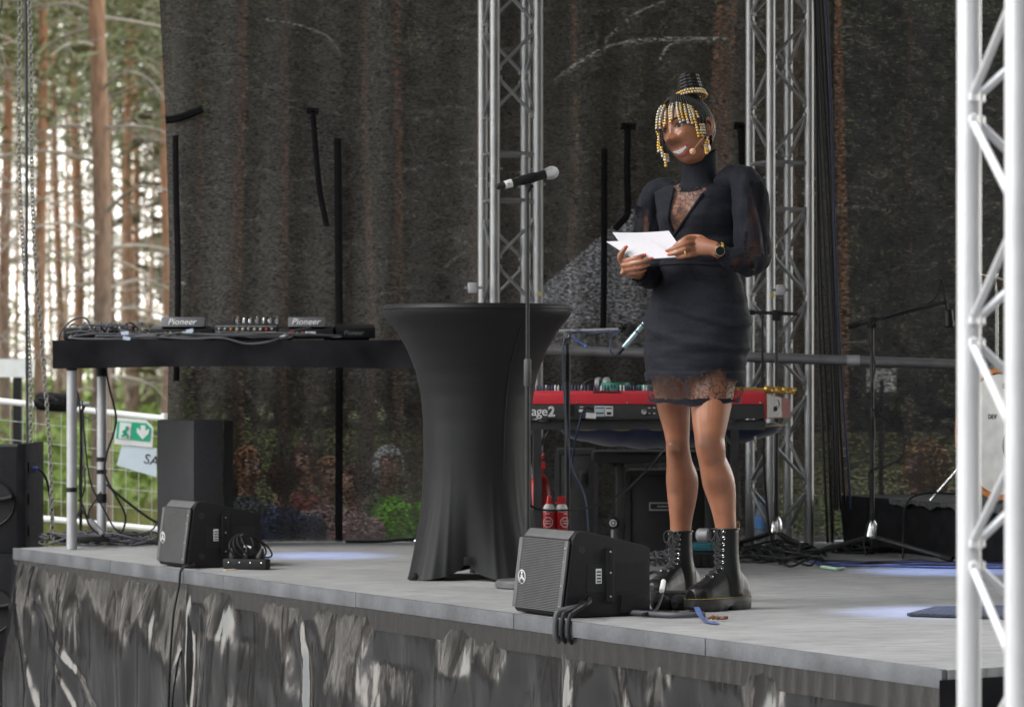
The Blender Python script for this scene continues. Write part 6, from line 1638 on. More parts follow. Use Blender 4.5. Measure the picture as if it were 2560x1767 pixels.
# her left hand (palm as a loft from wrist to knuckles)
def palm(a, b, wa, wb, ta, tb, up):
    a, b = H(*a), H(*b); ax_ = (b - a).normalized(); up = (V(up) - ax_ * V(up).dot(ax_)).normalized(); th = ax_.cross(up)
    rg_ = []
    for k in range(7):
        t = k / 6; w_ = lerp(wa, wb, t ** .8); h_ = lerp(ta, tb, t) * (1 if k < 6 else .7)
        rg_.append([a.lerp(b, t) + up * (w_ * math.cos(q)) + th * (h_ * math.sin(q)) for q in [2 * math.pi * i / 16 for i in range(16)]])
    body.rings(rg_, True)
palm((1794, 622, 10.965), (1730, 613, 10.985), .023, .036, .019, .014, (0, .25, 1))
finger([(1736, 596, 10.985), (1717, 596, 10.972), (1700, 606, 10.972), (1685, 617, 10.978)], .0105, .0078)
finger([(1733, 609, 10.975), (1711, 611, 10.958), (1690, 620, 10.958), (1668, 627, 10.968)], .0105, .0078)
finger([(1734, 622, 10.972), (1712, 625, 10.952), (1692, 632, 10.952), (1672, 637, 10.962)], .0102, .0075)
finger([(1740, 635, 10.975), (1722, 638, 10.955), (1706, 642, 10.955), (1692, 644, 10.962)], .0095, .007, False)
finger([(1770, 606, 10.985), (1748, 594, 11.01), (1722, 594, 11.03), (1700, 604, 11.045)], .012, .009, False)
# her right hand
palm((1592, 682, 11.09), (1560, 664, 11.055), .023, .034, .02, .016, (.3, 0, 1))
finger([(1556, 652, 11.045), (1572, 650, 11.018), (1592, 645, 11.008), (1611, 637, 11.012)], .0102, .0076)
finger([(1556, 663, 11.045), (1578, 660, 11.012), (1602, 655, 11.0), (1628, 646, 11.002)], .0105, .0076)
finger([(1562, 674, 11.05), (1582, 671, 11.016), (1602, 668, 11.006), (1622, 662, 11.012)], .0100, .0073, False)
finger([(1570, 683, 11.06), (1588, 681, 11.03), (1602, 679, 11.022), (1614, 675, 11.025)], .0090, .0066, False)
finger([(1572, 676, 11.06), (1555, 655, 11.045), (1550, 640, 11.03), (1564, 619, 11.026)], .0125, .0092)
me = remesh(body, 'body', .0032, [m_skin], 3)
me.transform(Matrix.Translation(-ORG[wm]))
ob = bpy.data.objects.new('body', me); col.objects.link(ob); ob.parent = wm; ORG[ob] = ORG[wm].copy()
m_nail = mat('coral_nails', (.75, .10, .045), .25)
for q, ax_, r in nails:
    mb = MB(); c = q + V((0, -r * .62, 0)) + ax_ * r * .3
    mb.ball(c, r * .62, 8, 0, (1.2, .55, .9)); part('fingernail', mb, m_nail, ob, smooth=180)
# rings and wristwatch
def ringon(c, ax_, r, m_, nm):
    mb = MB(); c = H(*c); ax_ = V(ax_).normalized(); u = ax_.orthogonal().normalized(); b = ax_.cross(u)
    mb.tube([c + (u * math.cos(a) + b * math.sin(a)) * r for a in [k * 6.283 / 18 for k in range(18)]], .0022, 6, closed=True); return part(nm, mb, m_, wm)
ringon((1714, 634, 10.953), (-1, .2, -.2), .0112, M_gold, 'ring')
ringon((1585, 663, 11.014), (1, 0, .25), .0112, M_silver, 'ring')
wc = H(1799, 628, 10.940); wn = V((.25, -.95, .1)).normalized()
mb = MB(); u = V((-.9, -.2, .25)).normalized(); a_ = u.orthogonal().normalized(); b_ = u.cross(a_)
mb.tube([H(1800, 626, 10.975) + (a_ * math.cos(a) + b_ * math.sin(a)) * .0265 for a in [k * 6.283 / 26 for k in range(26)]], .0045, 8, closed=True, flat=.5); wb_ = part('watch_strap', mb, M_gold, wm)
mb = MB(); mb.lathe([(.018, -.008), (.0195, 0), (.0185, .005), (.0150, .0055)], wc, wn, 24); part('watch_case', mb, mat('pale_gold', (.8, .68, .5), .25, 1), wb_)
mb = MB(); mb.lathe([(.0150, .0058), (.0150, .0064)], wc, wn, 22); part('watch_dial', mb, mat('dial_black', (.01, .01, .012), .2), wb_)
# ---------------- face details
def patch(fa, fb, n_, k, off0, off1, name, m_, par, bulge=0):
    """surface between two face curves fa(t), fb(t), t in -1..1"""
    mb = MB()
    def fn(u, v):
        t = u * 2 - 1; a, b = fa(t), fb(t)
        return face(lerp(a[0], b[0], v), lerp(a[1], b[1], v), lerp(off0, off1, v) + bulge * math.sin(v * math.pi) * (1 - t * t) ** .5)
    mb.grid(fn, n_, k); return part(name, mb, m_, par, smooth=180)
m_eye = mat('eye_white', (.42, .38, .35), .2); m_iris = mat('iris', (.02, .012, .008), .1, 0, 0, 10, 0); m_lash = mat('lashes', (.008, .006, .006), .6)
m_lip = mat('lips', (.42, .12, .10), .35, 0, .08, 60, .1); m_tooth = mat('teeth', (.80, .77, .72), .22, 0, .03); m_mouth = mat('mouth_dark', (.06, .015, .012), .5)
m_brow = mat('eyebrow', (.014, .009, .007), .8)
for s in (1, -1):
    cx, cy, wd, hu, hl = .0315 * s, -.001, .0148, .0058, .0042
    up_ = lambda t: (cx + wd * t, cy + hu * (1 - t * t) ** .7 + .0012 * t * s)
    lo_ = lambda t: (cx + wd * t, cy - hl * (1 - t * t) + .0012 * t * s)
    ey = patch(up_, lo_, 13, 5, .0010, .0010, 'eye', m_eye, wm, .0012)
    mb = MB(); gx = cx - .003; P = [face(gx + .0058 * math.cos(a), cy + .0008 + .0056 * math.sin(a) if abs(.0056 * math.sin(a)) < .0056 else cy, .0030) for a in [k * 6.283 / 14 for k in range(14)]]
    mb.add(P, [tuple(range(14))]); part('iris', mb, m_iris, ey)
    mb = MB(); c = face(gx - .002, cy + .0030, .0036); mb.ball(c, .0010, 6); part('eye_glint', mb, m_eye, ey)
    mb = MB(); mb.tube([face(up_(t)[0], up_(t)[1] + .0004, .0022) for t in [-1 + k / 7 for k in range(15)]], [.0008 + .0011 * math.sin(k / 14 * 3.1) for k in range(15)], 6); part('lash_line', mb, m_lash, ey)
    mb = MB(); mb.tube([face(lo_(t)[0], lo_(t)[1], .0015) for t in [-1 + k / 5 for k in range(11)]], .0006, 5); part('lower_lash_line', mb, m_lash, ey)
    mb = MB(); mb.tube([face(up_(t)[0], up_(t)[1] + .0045, .0006) for t in [-1 + k / 5 for k in range(11)]], .0007, 5); part('lid_crease', mb, mat('skin_crease', (.11, .045, .026), .6), ey)
    mb = MB(); P = [(.010, .0165), (.020, .0215), (.032, .0235), (.042, .0205), (.049, .0145)]
    mb.tube(spl([face(x * s, y, .0012) for x, y in P], 4), [lerp(.0034, .0012, abs(k - 5) / 12) for k in range(17)], 6, flat=.5, fdir=tuple(HY)); part('eyebrow', mb, m_brow, wm)
MW = .036
def mc(dep, pw=1.0, top=0.0): return lambda t: (MW * t, -.0635 - .0015 + .0 - dep * (1 - abs(t) ** 2.2) ** pw + .002 * t * 0)
bow = lambda t: (MW * t, -.0650 - .0030 * (1 - t * t) + .0012 * math.exp(-((abs(t) - .16) / .12) ** 2) - .0008 * math.exp(-(t / .08) ** 2))
upin = lambda t: (MW * .97 * t, -.0655 - .0082 * (1 - t * t) ** .8)
loin = lambda t: (MW * .95 * t, -.0657 - .0212 * (1 - t * t) ** .75)
loout = lambda t: (MW * .98 * t, -.0660 - .0305 * (1 - t * t) ** .62)
patch(upin, loin, 25, 7, .0004, .0004, 'mouth_inside', m_mouth, wm)
for k in range(-4, 4):
    t0, t1 = k * .205 + .004, (k + 1) * .205 - .004
    def sub(f, a, b): return lambda t: f(lerp(a, b, (t + 1) / 2))
    lo2 = lambda t: (loin(t)[0], lerp(upin(t)[1], loin(t)[1], .88 if abs(t) < .5 else .8))
    patch(sub(upin, t0, t1), sub(lo2, t0, t1), 5, 4, .0018, .0022, 'tooth', m_tooth, wm, .0006)
patch(bow, upin, 31, 6, .0004, .0022, 'upper_lip', m_lip, wm, .0022)
patch(loin, loout, 31, 7, .0024, .0002, 'lower_lip', m_lip, wm, .0032)
for s in (1, -1):   # nostrils and smile lines
    mb = MB(); q = face(.0085 * s, -.0535, -.001); mb.ball(q, .0030, 8, 0, (1.2, .7, .6)); part('nostril', mb, m_mouth, wm)
# headset microphone
hm = H(1732, 379, 11.045); mb = MB(); mb.ball(hm, .0112, 14); hset = part('headset_windscreen', mb, mat('tan_foam', (.62, .35, .2), .9, 0, .2, 300), wm, smooth=180)
mb = MB(); mb.tube(spl([hm, H(1738, 370, 11.05), H(1748, 356, 11.06), H(1762, 340, 11.09), H(1772, 322, 11.11)], 5), .0015, 6); part('headset_boom', mb, mat('tan_wire', (.45, .22, .12), .5), hset)
# ---------------- hair
m_hair = mat('black_hair', (.009, .008, .008), .45, 0, .3, 60, .25, 300)
hair = MB()
def hairline(az):
    """lowest dy of the hair for azimuth az (0 = face)"""
    a = abs(math.remainder(az, 2 * math.pi)); return interp([0, .45, .8, 1.1, 1.35, 1.6, 2.0, 3.2], [.58, .54, .42, .22, .02, -.12, -.45, -.55], a)
def cap(u, v):
    az = 2 * math.pi * u; d0 = hairline(az); ph = lerp(math.acos(.999), math.acos(d0), v); return scalp(math.sin(ph) * math.sin(az), math.cos(ph), math.sin(ph) * math.cos(az), .003 + .003 * (1 - v))
hair.grid(cap, 96, 24, wrapu=True)
hr = part('hair', hair, m_hair, wm, smooth=180)
BUNB = H(1728, 243, 11.17); BUNT = H(1720, 186, 11.19); bax = (BUNT - BUNB).normalized()
bu = bax.orthogonal().normalized(); bv = bax.cross(bu)
mb = MB()
for i in range(58):      # cornrow braids from the hairline up to the bun
    az = 2 * math.pi * i / 58 + .03; d0 = hairline(az) - .0; P = []
    a0 = scalp(math.sin(math.acos(d0)) * math.sin(az), d0, math.sin(math.acos(d0)) * math.cos(az), .004)
    for k in range(11):
        t = k / 10; ph = lerp(math.acos(d0), .28, t); q = scalp(math.sin(ph) * math.sin(az), math.cos(ph), math.sin(ph) * math.cos(az), .0062)
        if t > .7: q = q.lerp(BUNB + (q - BUNB).normalized() * .035 + bax * .002, (t - .7) / .3 * .8)
        P.append(q)
    S = spl(P, 6); mb.tube(S, [.0031 + .0011 * math.sin(j * 2.1) for j in range(len(S))], 6)
part('cornrow_braid', mb, m_hair, hr, smooth=180, kind='stuff')
mb = MB(); S = []; turns = 5.6; nn_ = 300
for i in range(nn_):
    t = i / (nn_ - 1); a = t * turns * 6.283; r = lerp(.0385, .030, t) * (1 - .35 * max(0, t - .9) / .1); S.append(BUNB + bax * (.012 + .068 * t) + (bu * math.cos(a) + bv * math.sin(a)) * r)
mb.tube(S, [.0072 + .0013 * math.sin(i * 1.3) for i in range(nn_)], 8)
mb.lathe([(.03, 0), (.033, .02), (.029, .05), (.022, .074)], BUNB, bax, 16); part('bun', mb, m_hair, hr, smooth=180)
def bead_string(P, nm, pat, par, rb=.0056, sp_=.0098):
    S = spl(P, 10); mb = MB(); acc = 0; k = 0; mb.tube(S[::3] + [S[-1]], .0024, 5, mi=2)
    nxt = sp_ * .4
    for a, b in zip(S[:-1], S[1:]):
        seg = (b - a).length
        while nxt <= acc + seg:
            c = a.lerp(b, (nxt - acc) / seg); ax_ = (b - a).normalized()
            mb.lathe([(rb * .55, -rb * .8), (rb * .95, -rb * .4), (rb, 0), (rb * .95, rb * .4), (rb * .55, rb * .8)], c, ax_, 9, mi=0 if pat(k) else 1); k += 1; nxt += sp_
        acc += seg
    return part(nm, mb, [M_gold, M_silver, m_hair], par, smooth=180)
for row, (r, z, tl) in enumerate(((.049, .012, 0), (.053, .001, .0))):
    bead_string([BUNB + bax * z + (bu * math.cos(a) + bv * math.sin(a)) * r for a in [k * 6.283 / 16 for k in range(17)]], 'bead_ring', (lambda k: (k * 7 + k // 3) % 5 < 3), hr)
Z7 = lambda x, y: (1580 + x / 5.321, 160 + y / 5.321)
def onhead(x, y, off=.009, dflt=11.10):
    o = V((0, 0, CZ)); d = (WP(x, y, 11) - o).normalized(); r = bvh.ray_cast(o, d)
    if r[0] is not None: return r[0] - d * off
    return WP(x, y, dflt)
strands = [
 ([(400, 560), (352, 640), (332, 760), (328, 885)], 's', 11.11), ([(385, 600), (358, 690), (350, 780), (348, 900)], 's', 11.12), ([(372, 640), (345, 720), (338, 830)], 'm', 11.13), ([(420, 580), (385, 680), (372, 790), (378, 880)], 's', 11.10),
 ([(440, 548), (412, 640), (408, 740), (428, 832)], 'g', 11.1), ([(455, 565), (445, 680), (440, 800)], 's', 11.1),
 ([(522, 515), (500, 600), (505, 700), (514, 785)], 'm', 11.1), ([(548, 530), (528, 620), (530, 740)], 's', 11.1),
 ([(598, 515), (605, 620), (628, 720), (652, 795)], 's', 11.1), ([(640, 520), (652, 620), (674, 720), (692, 785)], 'g', 11.1),
 ([(693, 540), (710, 630), (735, 740), (756, 805)], 'm', 11.1), ([(742, 545), (770, 660), (802, 795)], 's', 11.1), ([(775, 560), (805, 650), (835, 760)], 'm', 11.1),
 ([(795, 598), (820, 700), (850, 800), (872, 900), (888, 975)], 'g', 11.1), ([(842, 625), (876, 712)], 'g', 11.1),
 ([(900, 795), (928, 880), (936, 965)], 'g', 11.1), ([(945, 795), (960, 880), (962, 940)], 's', 11.1), ([(925, 800), (915, 870), (905, 930)], 's', 11.1),
 ([(985, 1000), (973, 1090), (992, 1192)], 'g', 11.07), ([(1005, 1010), (1000, 1090), (1008, 1150)], 'm', 11.08),
 ([(330, 890), (356, 970), (348, 1080), (356, 1168)], 'g', 11.12), ([(372, 900), (374, 1000), (366, 1110), (372, 1160)], 'm', 11.12),
 ([(392, 1100), (398, 1170), (408, 1238)], 'm', 11.1), ([(438, 1190), (446, 1280), (452, 1372)], 'g', 11.1), ([(468, 1200), (478, 1260), (492, 1325)], 's', 11.11), ([(420, 1150), (428, 1240), (440, 1300)], 's', 11.12)]
pats = {'s': lambda k: k % 7 == 6, 'g': lambda k: k % 5 != 2, 'm': lambda k: (k // 2) % 2 == 0}
for P, pt, dd in strands:
    bead_string([onhead(*Z7(*p), .009, dd) for p in P], 'beaded_braid', pats[pt], hr)
# plain black braids that join the hairline with the hanging beads
for a, b in (((400, 560), (520, 470)), ((440, 548), (550, 460)), ((522, 515), (590, 450)), ((598, 515), (630, 445)), ((640, 520), (665, 440)), ((693, 540), (710, 440)), ((742, 545), (760, 445)), ((795, 598), (800, 460)), ((842, 625), (850, 480)), ((900, 795), (890, 560)), ((945, 795), (930, 600)), ((985, 1000), (958, 880)), ((330, 890), (330, 870)), ((392, 1100), (372, 900)), ((438, 1190), (400, 1000)), ((468, 1200), (420, 1010)), ((372, 900), (365, 800))):
    mb = MB(); mid = ((a[0] + b[0]) / 2 - 4, (a[1] + b[1]) / 2); mb.tube(spl([onhead(*Z7(*b), .006, 11.1), onhead(*Z7(*mid), .008, 11.1), onhead(*Z7(*a), .009, 11.11)], 5), .0034, 6); part('hanging_braid', mb, m_hair, hr, smooth=180)

# ---------------- dress
def fabric(name, lo, hi, base=(.0145, .0152, .021)):
    m_ = mat(name, base, .7, 0, .38, 190, .25, 260, spec=.12, sheen=.02, stretch=(1.2, 1.2, .8))
    if hi > 0: seethrough(m_, noisefac(m_, 22, lo, hi, (1, 1, .8), 4, (.4, .62)))
    return m_
m_dress = fabric('black_crinkle_fabric', 0, 0); m_sheer = fabric('sheer_black_chiffon', .15, .6)
m_lace = mat('black_lace', (.02, .018, .022), .8, 0, .3, 40, .5, 300)
n, L, p = nodes(m_lace); tc = n.new('ShaderNodeTexCoord')
vo = n.new('ShaderNodeTexVoronoi'); vo.feature = 'DISTANCE_TO_EDGE'; vo.inputs['Scale'].default_value = 46
nzw = n.new('ShaderNodeTexNoise'); nzw.inputs['Scale'].default_value = 30; L.new(tc.outputs['Object'], nzw.inputs['Vector'])
mxv = n.new('ShaderNodeMix'); mxv.data_type = 'VECTOR'; mxv.inputs['Factor'].default_value = .06; L.new(tc.outputs['Object'], mxv.inputs[4]); L.new(nzw.outputs['Color'], mxv.inputs[5]); L.new(mxv.outputs[1], vo.inputs['Vector'])
lm = n.new('ShaderNodeMapRange'); lm.inputs['From Min'].default_value = .03; lm.inputs['From Max'].default_value = .12; lm.inputs['To Min'].default_value = .25; lm.inputs['To Max'].default_value = .88; L.new(vo.outputs['Distance'], lm.inputs['Value'])
seethrough(m_lace, lm.outputs[0])
ys_ = [452 + (1006 - 452) * i / 150 for i in range(151)]
NA = 170
ringsD = [tring(y, NA, .004 + (.006 if y > 930 else 0), relief=.0042 if y > 470 else .001) for y in ys_]
# hem dips in the middle of the front
def inpoly(x, y, P):
    c = False; j = len(P) - 1
    for i in range(len(P)):
        if (P[i][1] > y) != (P[j][1] > y) and x < (P[j][0] - P[i][0]) * (y - P[i][1]) / (P[j][1] - P[i][1]) + P[i][0]: c = not c
        j = i
    return c
VP = [(1690, 440), (1680, 480), (1673, 520), (1671, 552), (1686, 590), (1708, 556), (1730, 524), (1758, 482), (1788, 436)]
vt = [q for r in ringsD for q in r]
for i, r in enumerate(ringsD):
    if i > 140:
        for k, q in enumerate(r):
            x, y = topx(q); vt[i * NA + k] = q - UP * ((i - 140) / 10 * .012 * (math.exp(-((x - 1735) / 45) ** 2) + .15 * math.sin(x * .15)))
bod, lace, hem = MB(), MB(), MB()
for M_ in (bod, lace, hem): M_.v = [V(q) for q in vt]
for i in range(len(ringsD) - 1):
    for k in range(NA):
        f = (i * NA + k, i * NA + (k + 1) % NA, (i + 1) * NA + (k + 1) % NA, (i + 1) * NA + k)
        c = sum((vt[a] for a in f), V((0, 0, 0))) / 4; x, y = topx(c)
        t = 2 * math.pi * (k + .5) / NA; front = (TF * math.cos(t) * .7 + TL_ * math.sin(t)).y < .1
        hemy = 932 + 10 * math.sin(x * .04 + 1) + (14 if x < 1722 else -8 * math.exp(-((x - 1770) / 30) ** 2)) + (25 if x > 1815 else 0)
        M_ = lace if (front and inpoly(x, y, VP)) else (hem if (y > hemy and y < 997) else bod)
        M_.f.append(f); M_.m.append(0)
def purge(M_):
    used = sorted({i for f in M_.f for i in f}); mp_ = {a: b for b, a in enumerate(used)}
    M_.v = [M_.v[i] for i in used]; M_.f = [tuple(mp_[i] for i in f) for f in M_.f]; return M_
dr = part('dress', purge(bod), m_dress, wm, smooth=180)
part('lace_panel', purge(lace), m_lace, dr, smooth=180); part('lace_hem', purge(hem), m_lace, dr, smooth=180)
# inner slip edge above the lace hem, waist seam
mb = MB(); mb.tube([q * 1 for q in tring(662, 90, .0065)], .0028, 6, closed=True); part('waist_seam', mb, m_dress, dr)
# wrap edges of the neckline with gathered pleats
for P in ([(1684, 470), (1680, 490), (1673, 520), (1671, 552), (1684, 588)], [(1757, 484), (1744, 503), (1730, 524), (1706, 558), (1684, 590), (1668, 612)]):
    S = []
    bd2 = BVHTree.FromPolygons([tuple(q) for q in vt], [(i * NA + k, i * NA + (k + 1) % NA, (i + 1) * NA + (k + 1) % NA, (i + 1) * NA + k) for i in range(len(ringsD) - 1) for k in range(NA)])
    for q in spl([V((x, y, 0)) for x, y in P], 6):
        o = V((0, 0, CZ)); d = (WP(q.x, q.y, 11) - o).normalized(); r = bd2.ray_cast(o, d); S.append((r[0] if r[0] is not None else WP(q.x, q.y, 11.1)) - d * .003)
    mb = MB(); mb.tube(S, .006, 7, flat=.6); part('neck_edge', mb, m_dress, dr, smooth=180)
# collar
col_ = MB(); cr_ = []
CL = ((1746, 470, .082, .15), (1746, 458, .0725, .2), (1747, 447, .0665, .28), (1748, 433, .0635, .34), (1749, 417, .062, .40), (1750, 402, .0608, .44), (1750, 394, .0612, .44), (1750, 391, .0595, .44), (1750, 397, .0575, .44))
for k, (x, y, r, tl) in enumerate(CL):
    c = H(x, y, 11.185); ringp = []
    for i in range(60):
        a = 2 * math.pi * i / 60; q = c + V((math.cos(a) * r, math.sin(a) * r * .95, 0)); q.z += (q.x - c.x) * tl - (q.y - c.y) * -.12; q += V((math.cos(a), math.sin(a), 0)) * .0014 * math.sin(a * 3 + k * .9); ringp.append(q)
    cr_.append(ringp)
col_.rings(cr_, False); part('collar', col_, m_dress, dr, smooth=180)
# sleeves
def sleeve(pts, name, m_, seed, flat=1.0):
    P = [H(x, y, d) for x, y, r, d in pts]; rr = [r for x, y, r, d in pts]
    S = spl(P, 8); R_ = [q.x for q in spl([V((r, 0, 0)) for r in rr], 8)]
    mb = MB(); mb.tube(S, R_, 48, True, flat=flat)
    c = sum(mb.v, V((0, 0, 0))) / len(mb.v)
    for i, q in enumerate(mb.v[:len(S) * 48]):
        s = S[i // 48]; d = (q - s); r = d.length
        if r > 1e-6:
            w1 = noise.noise(V((q.x * 22 + seed, q.y * 22, q.z * 9))); w2 = noise.noise(V((q.x * 50, q.y * 50 + seed, q.z * 22))); w3 = math.sin(q.z * 70 + 5 * noise.noise(q * 9)) * max(0, min(1, (1.62 + .0 - (q.z - ST) * 1.0) / .25)) if False else 0; mb.v[i] = q + d / r * (.0075 * w1 + .0045 * w2)
    return mb
LS_ = [(1800, 468, .035, 11.14), (1818, 452, .046, 11.13), (1842, 448, .054, 11.12), (1864, 458, .0585, 11.10), (1874, 490, .062, 11.09), (1877, 530, .0645, 11.085), (1879, 575, .0640, 11.08), (1884, 618, .0600, 11.075), (1888, 645, .053, 11.06), (1874, 654, .0500, 11.035), (1848, 652, .0455, 11.00), (1826, 645, .039, 10.985), (1810, 637, .0315, 10.975), (1802, 632, .029, 10.97)]
RS_ = [(1690, 482, .033, 11.3), (1668, 476, .044, 11.33), (1648, 484, .052, 11.36), (1634, 505, .056, 11.38), (1628, 545, .0575, 11.40), (1624, 595, .0565, 11.40), (1628, 640, .054, 11.39), (1636, 672, .050, 11.36), (1630, 688, .047, 11.28), (1614, 690, .040, 11.19), (1602, 685, .031, 11.13), (1597, 683, .0275, 11.11)]
for nm, pts, sd, ps in (('sleeve', LS_, 3.0, 1), ('sleeve', RS_, 8.0, -1)):
    mb = sleeve(pts, nm, m_dress, sd)
    # power shoulder: pull the top of the cap up into a soft point
    pk_ = H(1884, 424, 11.1) if ps > 0 else H(1616, 458, 11.39)
    for i, q in enumerate(mb.v):
        d = (q - pk_); w_ = math.exp(-(d.length / .05) ** 2); mb.v[i] = q + (pk_ - q) * .62 * w_ if d.length < .12 else q
    up_f, sh_f = MB(), MB(); up_f.v = list(mb.v); sh_f.v = list(mb.v)
    for f in mb.f:
        c = sum((mb.v[i] for i in f), V((0, 0, 0))) / len(f); x, y = topx(c)
        sheer = (c.y < (11.095 if ps > 0 else 11.40)) and ((x > 1862 + (8 if y < 560 else 0) + 9 * noise.noise(V((y * .045, x * .03, 2))) and 455 + 14 * noise.noise(V((x * .07, 5, 0))) < y < 640 + 12 * noise.noise(V((x * .07, 9, 0)))) or (x < 1622 + 8 * noise.noise(V((y * .06, 3, 0))) and 515 < y < 600) or (ps > 0 and 1830 < x < 1885 and 645 < y < 675))
        (sh_f if sheer else up_f).f.append(f); (sh_f if sheer else up_f).m.append(0)
    sl = part('sleeve', purge(up_f), m_dress, dr, smooth=180)
    if sh_f.f: part('sheer_inset', purge(sh_f), m_sheer, sl, smooth=180)
    # ruffled cuff
    c0, c1 = H(*[pts[-1][i] for i in (0, 1, 3)]), H(*[pts[-3][i] for i in (0, 1, 3)]); ax_ = (c0 - c1).normalized(); u = ax_.orthogonal().normalized(); b = ax_.cross(u)
    mb = MB(); mb.rings([[c0 + ax_ * z + (u * math.cos(a) + b * math.sin(a)) * (r + am * math.sin(a * 11)) for a in [6.283 * k / 66 for k in range(66)]] for z, r, am in ((-.012, .0285, .001), (-.004, .0275, .0015), (.006, .031, .003))], False); part('cuff', mb, m_dress, sl, smooth=180)
# gathers where the sleeve meets the bodice
# ---------------- boots
m_lea = mat('black_leather', (.009, .009, .010), .34, 0, .25, 25, .05, 60, spec=.35, rvar=.1)
m_sole = mat('rubber_sole', (.02, .019, .019), .55, 0, .2, 40, .2); m_st = mat('yellow_stitch', (.55, .38, .06), .6); m_lacec = mat('boot_lace', (.014, .014, .015), .7, 0, .2, 200, .4)
def boot(toe, heel, dto, dhe, shx, shy, shd, label):
    a, b = H(heel[0], heel[1], dhe), H(toe[0], toe[1], dto); a.z = b.z = ST + .001
    f = (b - a).normalized(); Lg = .30; s = V((-f.y, f.x, 0))
    sh = H(shx, shy, shd); sx0, sy0 = -.042, 0.0; c = V((sh.x, sh.y, ST + .001)) - f * sx0; top = sh.z - ST
    bt = lambda x, y, z: c + f * x + s * y + UP * z
    def outline(k, grow=0):
        t = 2 * math.pi * k; x = math.cos(t) * (Lg / 2 + grow); y = math.sin(t) * (.051 + grow)
        xx = x / (Lg / 2)
        y *= 1.0 + .12 * math.exp(-((xx - .45) / .4) ** 2) - .16 * math.exp(-((xx + .25) / .3) ** 2)
        ex = .62; y = math.copysign((abs(math.sin(t)) ** ex) * abs(y / (math.sin(t) if abs(math.sin(t)) > 1e-6 else 1)), math.sin(t))
        return x, y
    N_o = 72; O = [outline(k / N_o) for k in range(N_o)]
    t = thing('x', '', ''); bpy.data.objects.remove(t)
    mb = MB(); ringsS = []
    for z, g in ((.0, -.004), (.004, 0), (.018, .001), (.03, .0), (.041, -.001), (.043, -.004)):
        rg_ = []
        for k, (x, y) in enumerate(O):
            notch = .006 if (z < .012 and k % 4 < 2) else 0
            zz = z + (.012 * math.exp(-((x + .02) / .02) ** 2) if z < .012 else 0) + (.010 * max(0, (x - .10) / .05) if z < .012 and x > .1 else 0)
            l_ = math.hypot(x, y); rg_.append(bt(x * (1 + (g - notch) / l_), y * (1 + (g - notch) / l_), zz))
        ringsS.append(rg_)
    mb.rings(ringsS, True); 
    pass
    up = MB()
    # foot: sections along the length
    secs = [(-.138, .030, .062), (-.12, .037, .085), (-.09, .040, .115), (-.05, .040, .135), (-.01, .040, .125), (.03, .042, .098), (.07, .045, .072), (.10, .044, .060), (.125, .037, .052), (.138, .026, .040)]
    rg_ = []
    for x, w_, h_ in secs: rg_.append([bt(x, w_ * math.cos(q), .036 + (h_) * max(0, math.sin(q)) ** .8 if math.sin(q) > 0 else .036) for q in [2 * math.pi * i / 24 for i in range(24)]])
    up.rings(rg_, True)
    P = [bt(-.055, 0, .05), bt(-.052, sy0 * .2, .11), bt(sx0 * .7 - .015, sy0 * .6, .17), bt(sx0, sy0, .22), bt(sx0, sy0, top)]
    up.tube(spl(P, 5), [.050, .05, .05, .05, .0495, .049, .0475, .046, .045, .0445, .044, .044, .0435, .0435, .0435, .0435, .0435, .0435, .0435, .0435, .0435], 24)
    up.ball(bt(.098, 0, .068), .036, 12, 0, (1.1, 1.1, .75))
    me_ = remesh(up, 'boot_upper', .0042, [m_lea], 5); me_.transform(Matrix.Translation(-ORG[wm]))
    bo = bpy.data.objects.new('boot', me_); col.objects.link(bo); bo.parent = wm; ORG[bo] = ORG[wm].copy(); bo['label'] = label
    part('sole', mb, m_sole, bo, smooth=40)
    mb = MB()
    for k in range(0, 110):
        x, y = outline(k / 110); x2, y2 = outline((k + .55) / 110)
        mb.tube([bt(x * .985, y * .975, .0445), bt(x2 * .985, y2 * .975, .0445)], .0011, 4)
    part('welt_stitching', mb, m_st, bo, smooth=0, kind='stuff')
    mb = MB(); mb.rings([[bt(x * .99, y * .985, z) for x, y in O] for z in (.0425, .0445)], True); part('welt', mb, m_sole, bo)
    # collar rim, pull loop
    bvb = BVHTree.FromPolygons([tuple(v.co + ORG[wm]) for v in me_.vertices], [tuple(p_.vertices) for p_ in me_.polygons])
    tc_ = bt(sx0, sy0, top)
    mb = MB(); mb.tube([tc_ + (f * math.cos(q) + s * math.sin(q)) * .0435 - UP * .002 for q in [6.283 * i / 30 for i in range(30)]], .0042, 6, closed=True); part('top_rim', mb, m_lea, bo)
    mb = MB(); lb = tc_ - f * .045; mb.tube(spl([lb - UP * .03, lb + UP * .012 - f * .006, lb + UP * .022 - f * .016, lb + UP * .006 - f * .02, lb - UP * .03 - f * .004], 5), .0042, 6, flat=.45); part('pull_loop', mb, mat('black_yellow_webbing', (.16, .11, .03), .7, 0, .8, 120), bo)
    # lace rows on the front
    def fr(x_from, zz, yy):
        o = bt(x_from, yy, zz) + f * .3; r = bvb.ray_cast(o, (-f - UP * (.45 if zz < .16 else .0)).normalized()); return r[0], r[1]
    rowsL = []
    for i in range(9):
        t_ = i / 8; zz = lerp(.105, top - .012, t_); yc = lerp(0, sy0, min(1, t_ * 1.6)); rw = []
        for sg in (-1, 1):
            o = bt(.4, yc + sg * lerp(.016, .024, t_), zz + (.10 if t_ < .25 else 0)); d = V((-f.x, -f.y, -.25 if t_ < .25 else 0)).normalized(); r = bvb.ray_cast(o, d)
            rw.append((r[0], r[1]) if r[0] is not None else (bt(.0, yc + sg * .02, zz), f))
        rowsL.append(rw)
